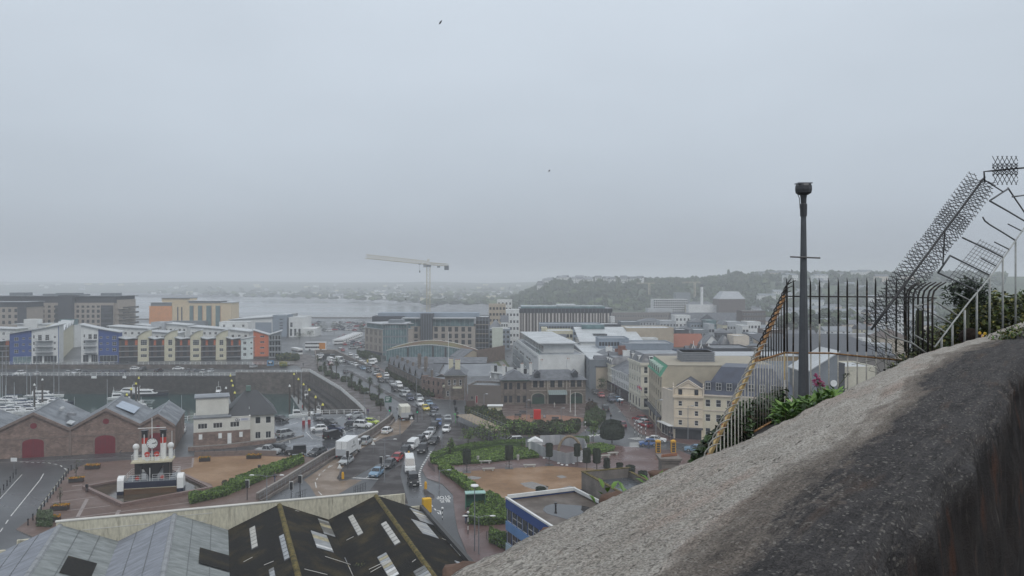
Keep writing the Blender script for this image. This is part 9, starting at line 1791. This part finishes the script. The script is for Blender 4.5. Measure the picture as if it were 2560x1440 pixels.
# ---------------------------------------------------------------- tower crane
CRY=C('crane yellow',(.50,.45,.33)); cr_=thing('tower_crane','pale yellow tower crane rising behind the wide beige office','crane',(*uv(1071,438),0)); TZ=43.2
def lattice(m,a,b,w,h,n,mat,r=.07,tri=False):
 a,b=V(a),V(b); d_=(b-a).normalized(); s=d_.cross(V((0,0,1))) if abs(d_.z)<.9 else V((1,0,0)); s.normalize(); u_=s.cross(d_)
 c=[s*w/2-u_*h/2,-s*w/2-u_*h/2,-s*w/2+u_*h/2,s*w/2+u_*h/2] if not tri else [s*w/2-u_*h/2,-s*w/2-u_*h/2,u_*h/2]
 for q in c: m.tube([a+q,b+q],r,mat,4)
 for i in range(n):
  p0=a.lerp(b,i/n); p1=a.lerp(b,(i+1)/n)
  for k in range(len(c)): m.tube([p0+c[k],p1+c[(k+1)%len(c)]],r*.6,mat,3,False); m.tube([p0+c[k],p0+c[(k+1)%len(c)]],r*.6,mat,3,False)
m=MB(); lattice(m,(0,0,0),(0,0,TZ),1.8,1.8,21,CRY,.09); m.obj('tower_mast',cr_); jd=V((-24,-51,2.2))/56.4
m=MB(); lattice(m,V((0,0,TZ+2.2))+jd*1,V((0,0,TZ+2.0))+jd*58,1.5,1.9,34,CRY,.09,True); m.obj('jib',cr_); m=MB(); lattice(m,V((0,0,TZ+1.8))-jd*.5,V((0,0,TZ+2.2))-jd*21,1.6,1.2,10,CRY,.10); m.obj('counter_jib',cr_)
MB().box(-1.4,1.4,-1.4,1.4,TZ,TZ+1.2,GREYM).obj('slewing_ring',cr_); MB().box(-2.6,-.9,-2.2,-.6,TZ-.2,TZ+1.9,LGREY).obj('cab',cr_); p=V((0,0,TZ+1))-jd*20; MB().cbox((p.x,p.y,p.z-.4),(2.4,2.4,2.6),MGREY).obj('counterweight',cr_); MB().cbox(((-jd*11).x,(-jd*11).y,TZ+.2),(1.6,1.6,.8),MGREY).obj('winch',cr_)
p=V((0,0,TZ+1.1))+jd*9; MB().cbox(p,(1.4,1.4,.6),GREYM).obj('trolley',cr_); MB().tube([p,p-V((0,0,3.6))],.05,DARK,4).obj('cable',cr_); MB().cbox(p-V((0,0,4.1)),(.5,.5,1.0),DARK).obj('hook_block',cr_)
m=MB(); lattice(m,V((0,0,TZ+3)),V((0,0,TZ+4.4)),.8,.8,2,CRY,.08); m.obj('tower_top',cr_)
for u,Y,vt,lab in ((1623,980,708,'faint tower crane mast against the wooded hill'),(1737,980,706,'second faint crane mast left of the tall chimney')): t=thing('distant_crane',lab,'crane',(*uv(u,Y),0)); z=zt(vt,Y); m=MB(); lattice(m,(0,0,0),(0,0,z),2,2,14,CRY,.16); m.obj('tower_mast',t); m=MB(); lattice(m,(-14,6,z),(7,-3,z),1.2,1.4,12,CRY,.12,True); m.obj('jib',t)
# ---------------------------------------------------------------- people and birds
SKIN=flat('skin',(.40,.24,.17),.6); HAIR=M('dark brown hair',(.020,.014,.011),.95,spec=.1,var=.4,scale=30)
def body(m,h,coat,leg,stride=.18,lean=0):
 s=h/1.75
 def T(pts,r,mat): m.tube([(x*s,y*s,z*s) for x,y,z in pts],[q*s for q in r],mat,8)
 T([(0,.02,.86),(0,.01,1.08),(lean*.5,.0,1.32),(lean,.0,1.46)],[.155,.15,.185,.10],coat)
 for k in (-1,1):
  T([(k*.09,0,.9),(k*.10,k*stride*.5,.48),(k*.10,k*stride,.06)],[.085,.065,.045],leg); T([(k*.10,k*stride+.03,.045),(k*.10,k*stride-.16,.04)],[.045,.04],BLACK)
  T([(lean+k*.17,0,1.40),(lean+k*.23,-k*stride*.4,1.12),(lean+k*.21,-k*stride*.8-.06,.88)],[.06,.05,.04],coat); m.ball(((lean+k*.21)*s,(-k*stride*.8-.07)*s,.82*s),.045*s,SKIN,6,5,(.7,.8,1.2))
 T([(lean,0,1.42),(lean,-.01,1.54)],[.05,.05],SKIN)
 return s
def person(label,u,v,h,coat,leg,a=0,umb=None,loc=None,stride=.18):
 t=thing('person',label,'person',loc or G(u,v,.12),a); m=MB(); s=body(m,h,coat,leg,stride); m.ball((0,-.01*s,1.63*s),.105*s,SKIN,8,7,(.85,.95,1.15)); m.obj('body',t,True); q=MB(); q.ball((0,.02*s,1.66*s),.11*s,HAIR,8,6,(.9,1,1.05)); q.obj('hair',t,True)
 if umb: m=MB(); m.lathe([(.02,2.15),(.3,2.08),(.55,1.92)][::-1],umb,10); m.tube([(0,-.1,1.1),(0,0,2.1)],.012,DARK,4); o=m.obj('umbrella',None,False,t.location+V((0,-.1,.0))); tag(o,'pale umbrella over '+label[:40],'umbrella')
CT=[C('dark coat',(.02,.02,.025)),C('red coat',(.3,.04,.04)),C('pale coat',(.5,.48,.45)),C('blue jeans',(.05,.07,.13)),C('purple coat',(.08,.04,.12))]
for a in (('person in dark clothes standing by the left corner of the pool',217,1231,1.7,CT[0],CT[0],.4),('person in a pale coat crossing in front of the station entrance',1386,1020,1.7,CT[2],CT[2],1.2),('person in black walking near the station corner',1473,1009,1.75,CT[0],CT[0],.5),('second person in black near the station corner',1482,1013,1.75,CT[0],CT[3],2.0),('person in dark clothes walking in the road by the green mound',1527,1050,1.75,CT[0],CT[3],.8),('person in red under an umbrella on the crossing',1555,1016,1.7,CT[1],CT[0],.3,TENT),('person in black under an umbrella outside the purple shop',1549,1014,1.7,CT[0],CT[0],.6,TENT),('person in a dark coat beside the striped beacon at the bus lane',1165,1308,1.75,CT[0],CT[3],.2),('person waiting at the left of the bus shelter',1168,1268,1.7,CT[1],CT[0],.9),('cyclist dismounted on the footway by the green hedge bank',687,1205,1.75,CT[0],CT[3],1.0),('person in dark clothes at the corner of the far railing',758,916,1.75,CT[0],CT[0],.7),('person in purple at the end of the curved railing',920,1036,1.7,CT[4],CT[3],.1),('person in black standing outside the yellow hotel',1673,1098,1.75,CT[0],CT[0],.5),('another person in black outside the yellow hotel door',1680,1100,1.7,CT[0],CT[3],-.5),('person in front of the blue hatchback at the phone boxes',1622,1122,1.7,CT[3],CT[3],.2),('person in dark clothes near the red fuel pumps',873,1060,1.75,CT[4],CT[0],.3),('person on the pavement by the pub',1137,1020,1.7,CT[0],CT[0],1.1)): person(*a)
for u,v,lab in ((1316,1018,'dark bronze statue group in front of the station, left figure'),(1326,1020,'dark bronze statue group in front of the station, right figure')): t=thing('statue',lab,'statue',G(u,v,.11)); m=MB(); body(m,2.3,DARK,DARK,.3); m.ball((0,0,2.14),.14,DARK,8,6); m.obj('figure',t,True); MB().box(-.6,.6,-.5,.5,0,.12,DARK).obj('plinth',t)
for u,v,lab in ((759,1062,'left red and white fuel pump in the car park'),(773,1060,'right red and white fuel pump in the car park')): t=thing('fuel_pump',lab,'pump',G(u,v)); MB().box(-.3,.3,-.25,.25,0,1.1,C('pump red',(.3,.03,.04))).obj('case',t); MB().box(-.28,.28,-.23,.23,1.1,1.7,WREN).obj('display',t)
hp_=P(2428,850,11.9); t=thing('person','person with short dark hair bending forward behind the parapet near the marigolds','person',(hp_.x,hp_.y,hp_.z-1.55),rad(-35)); m=MB(); body(m,1.75,CT[0],CT[3],.1); 
m.ball((.13,.0,1.545),.105,SKIN,14,10,(1.15,.95,.9)); m.ball((-.0,-.105,1.53),.028,SKIN,6,5,(.6,.5,1.2)); m.ball((.16,-.09,1.54),.02,SKIN,6,5); m.obj('body',t,True); q=MB(); q.ball((-.01,-.04,1.60),.135,HAIR,16,10,(1.12,1.0,.98)); q.obj('hair',t,True)
def bird(label,u,v,Y,sp,rot,tilt):
 t=thing('bird',label,'bird',P(u,v,Y)); t.rotation_euler=(tilt,rot,rad(20)); m=MB(); m.tube([(0,-.24,0),(0,-.1,.01),(0,.1,0),(0,.3,0)],[.02,.06,.055,.015],BMP,6); m.obj('body',t)
 for s in (-1,1): m=MB(); m.add([(0,-.08,.02),(s*sp*.45,-.12,.1),(s*sp,.05,.02),(s*sp*.5,.1,.08),(0,.12,.02),(0,-.08,.04),(s*sp*.45,-.12,.115),(s*sp,.05,.03),(s*sp*.5,.1,.095),(0,.12,.04)],[(0,1,2,3,4),(9,8,7,6,5),(0,5,6,1),(1,6,7,2),(2,7,8,3),(3,8,9,4)],BMP); m.obj('wing',t)
bird('dark bird flying left of the crane tower',1014,748,95,.28,rad(75),.2); bird('dark bird in front of the blue end house',285,877,110,.28,rad(10),.3); bird('small dark bird in front of the quay wall',309,948,105,.16,.3,.4); bird('small dark bird above the middle warehouse',313,991,100,.16,-.2,.3); bird('dark bird high in the sky near the top of the view',1101,56,60,.06,.6,1.1); bird('tiny dark bird in the middle of the sky',1373,427,90,.06,.8,.9)
# ---------------------------------------------------------------- haze
hz=bpy.data.materials.new('sea haze'); hz.use_nodes=True; hn=hz.node_tree; hn.nodes.remove(hn.nodes['Principled BSDF'])
pv=hn.nodes.new('ShaderNodeVolumePrincipled'); pv.inputs['Color'].default_value=(.92,.945,.98,1); pv.inputs['Density'].default_value=.00050; pv.inputs['Anisotropy'].default_value=0
hn.links.new(pv.outputs[0],hn.nodes['Material Output'].inputs['Volume'])
hb=MB().box(-4600,4600,-70,6500,-13.5,82,hz).obj('haze'); stuff(hb)
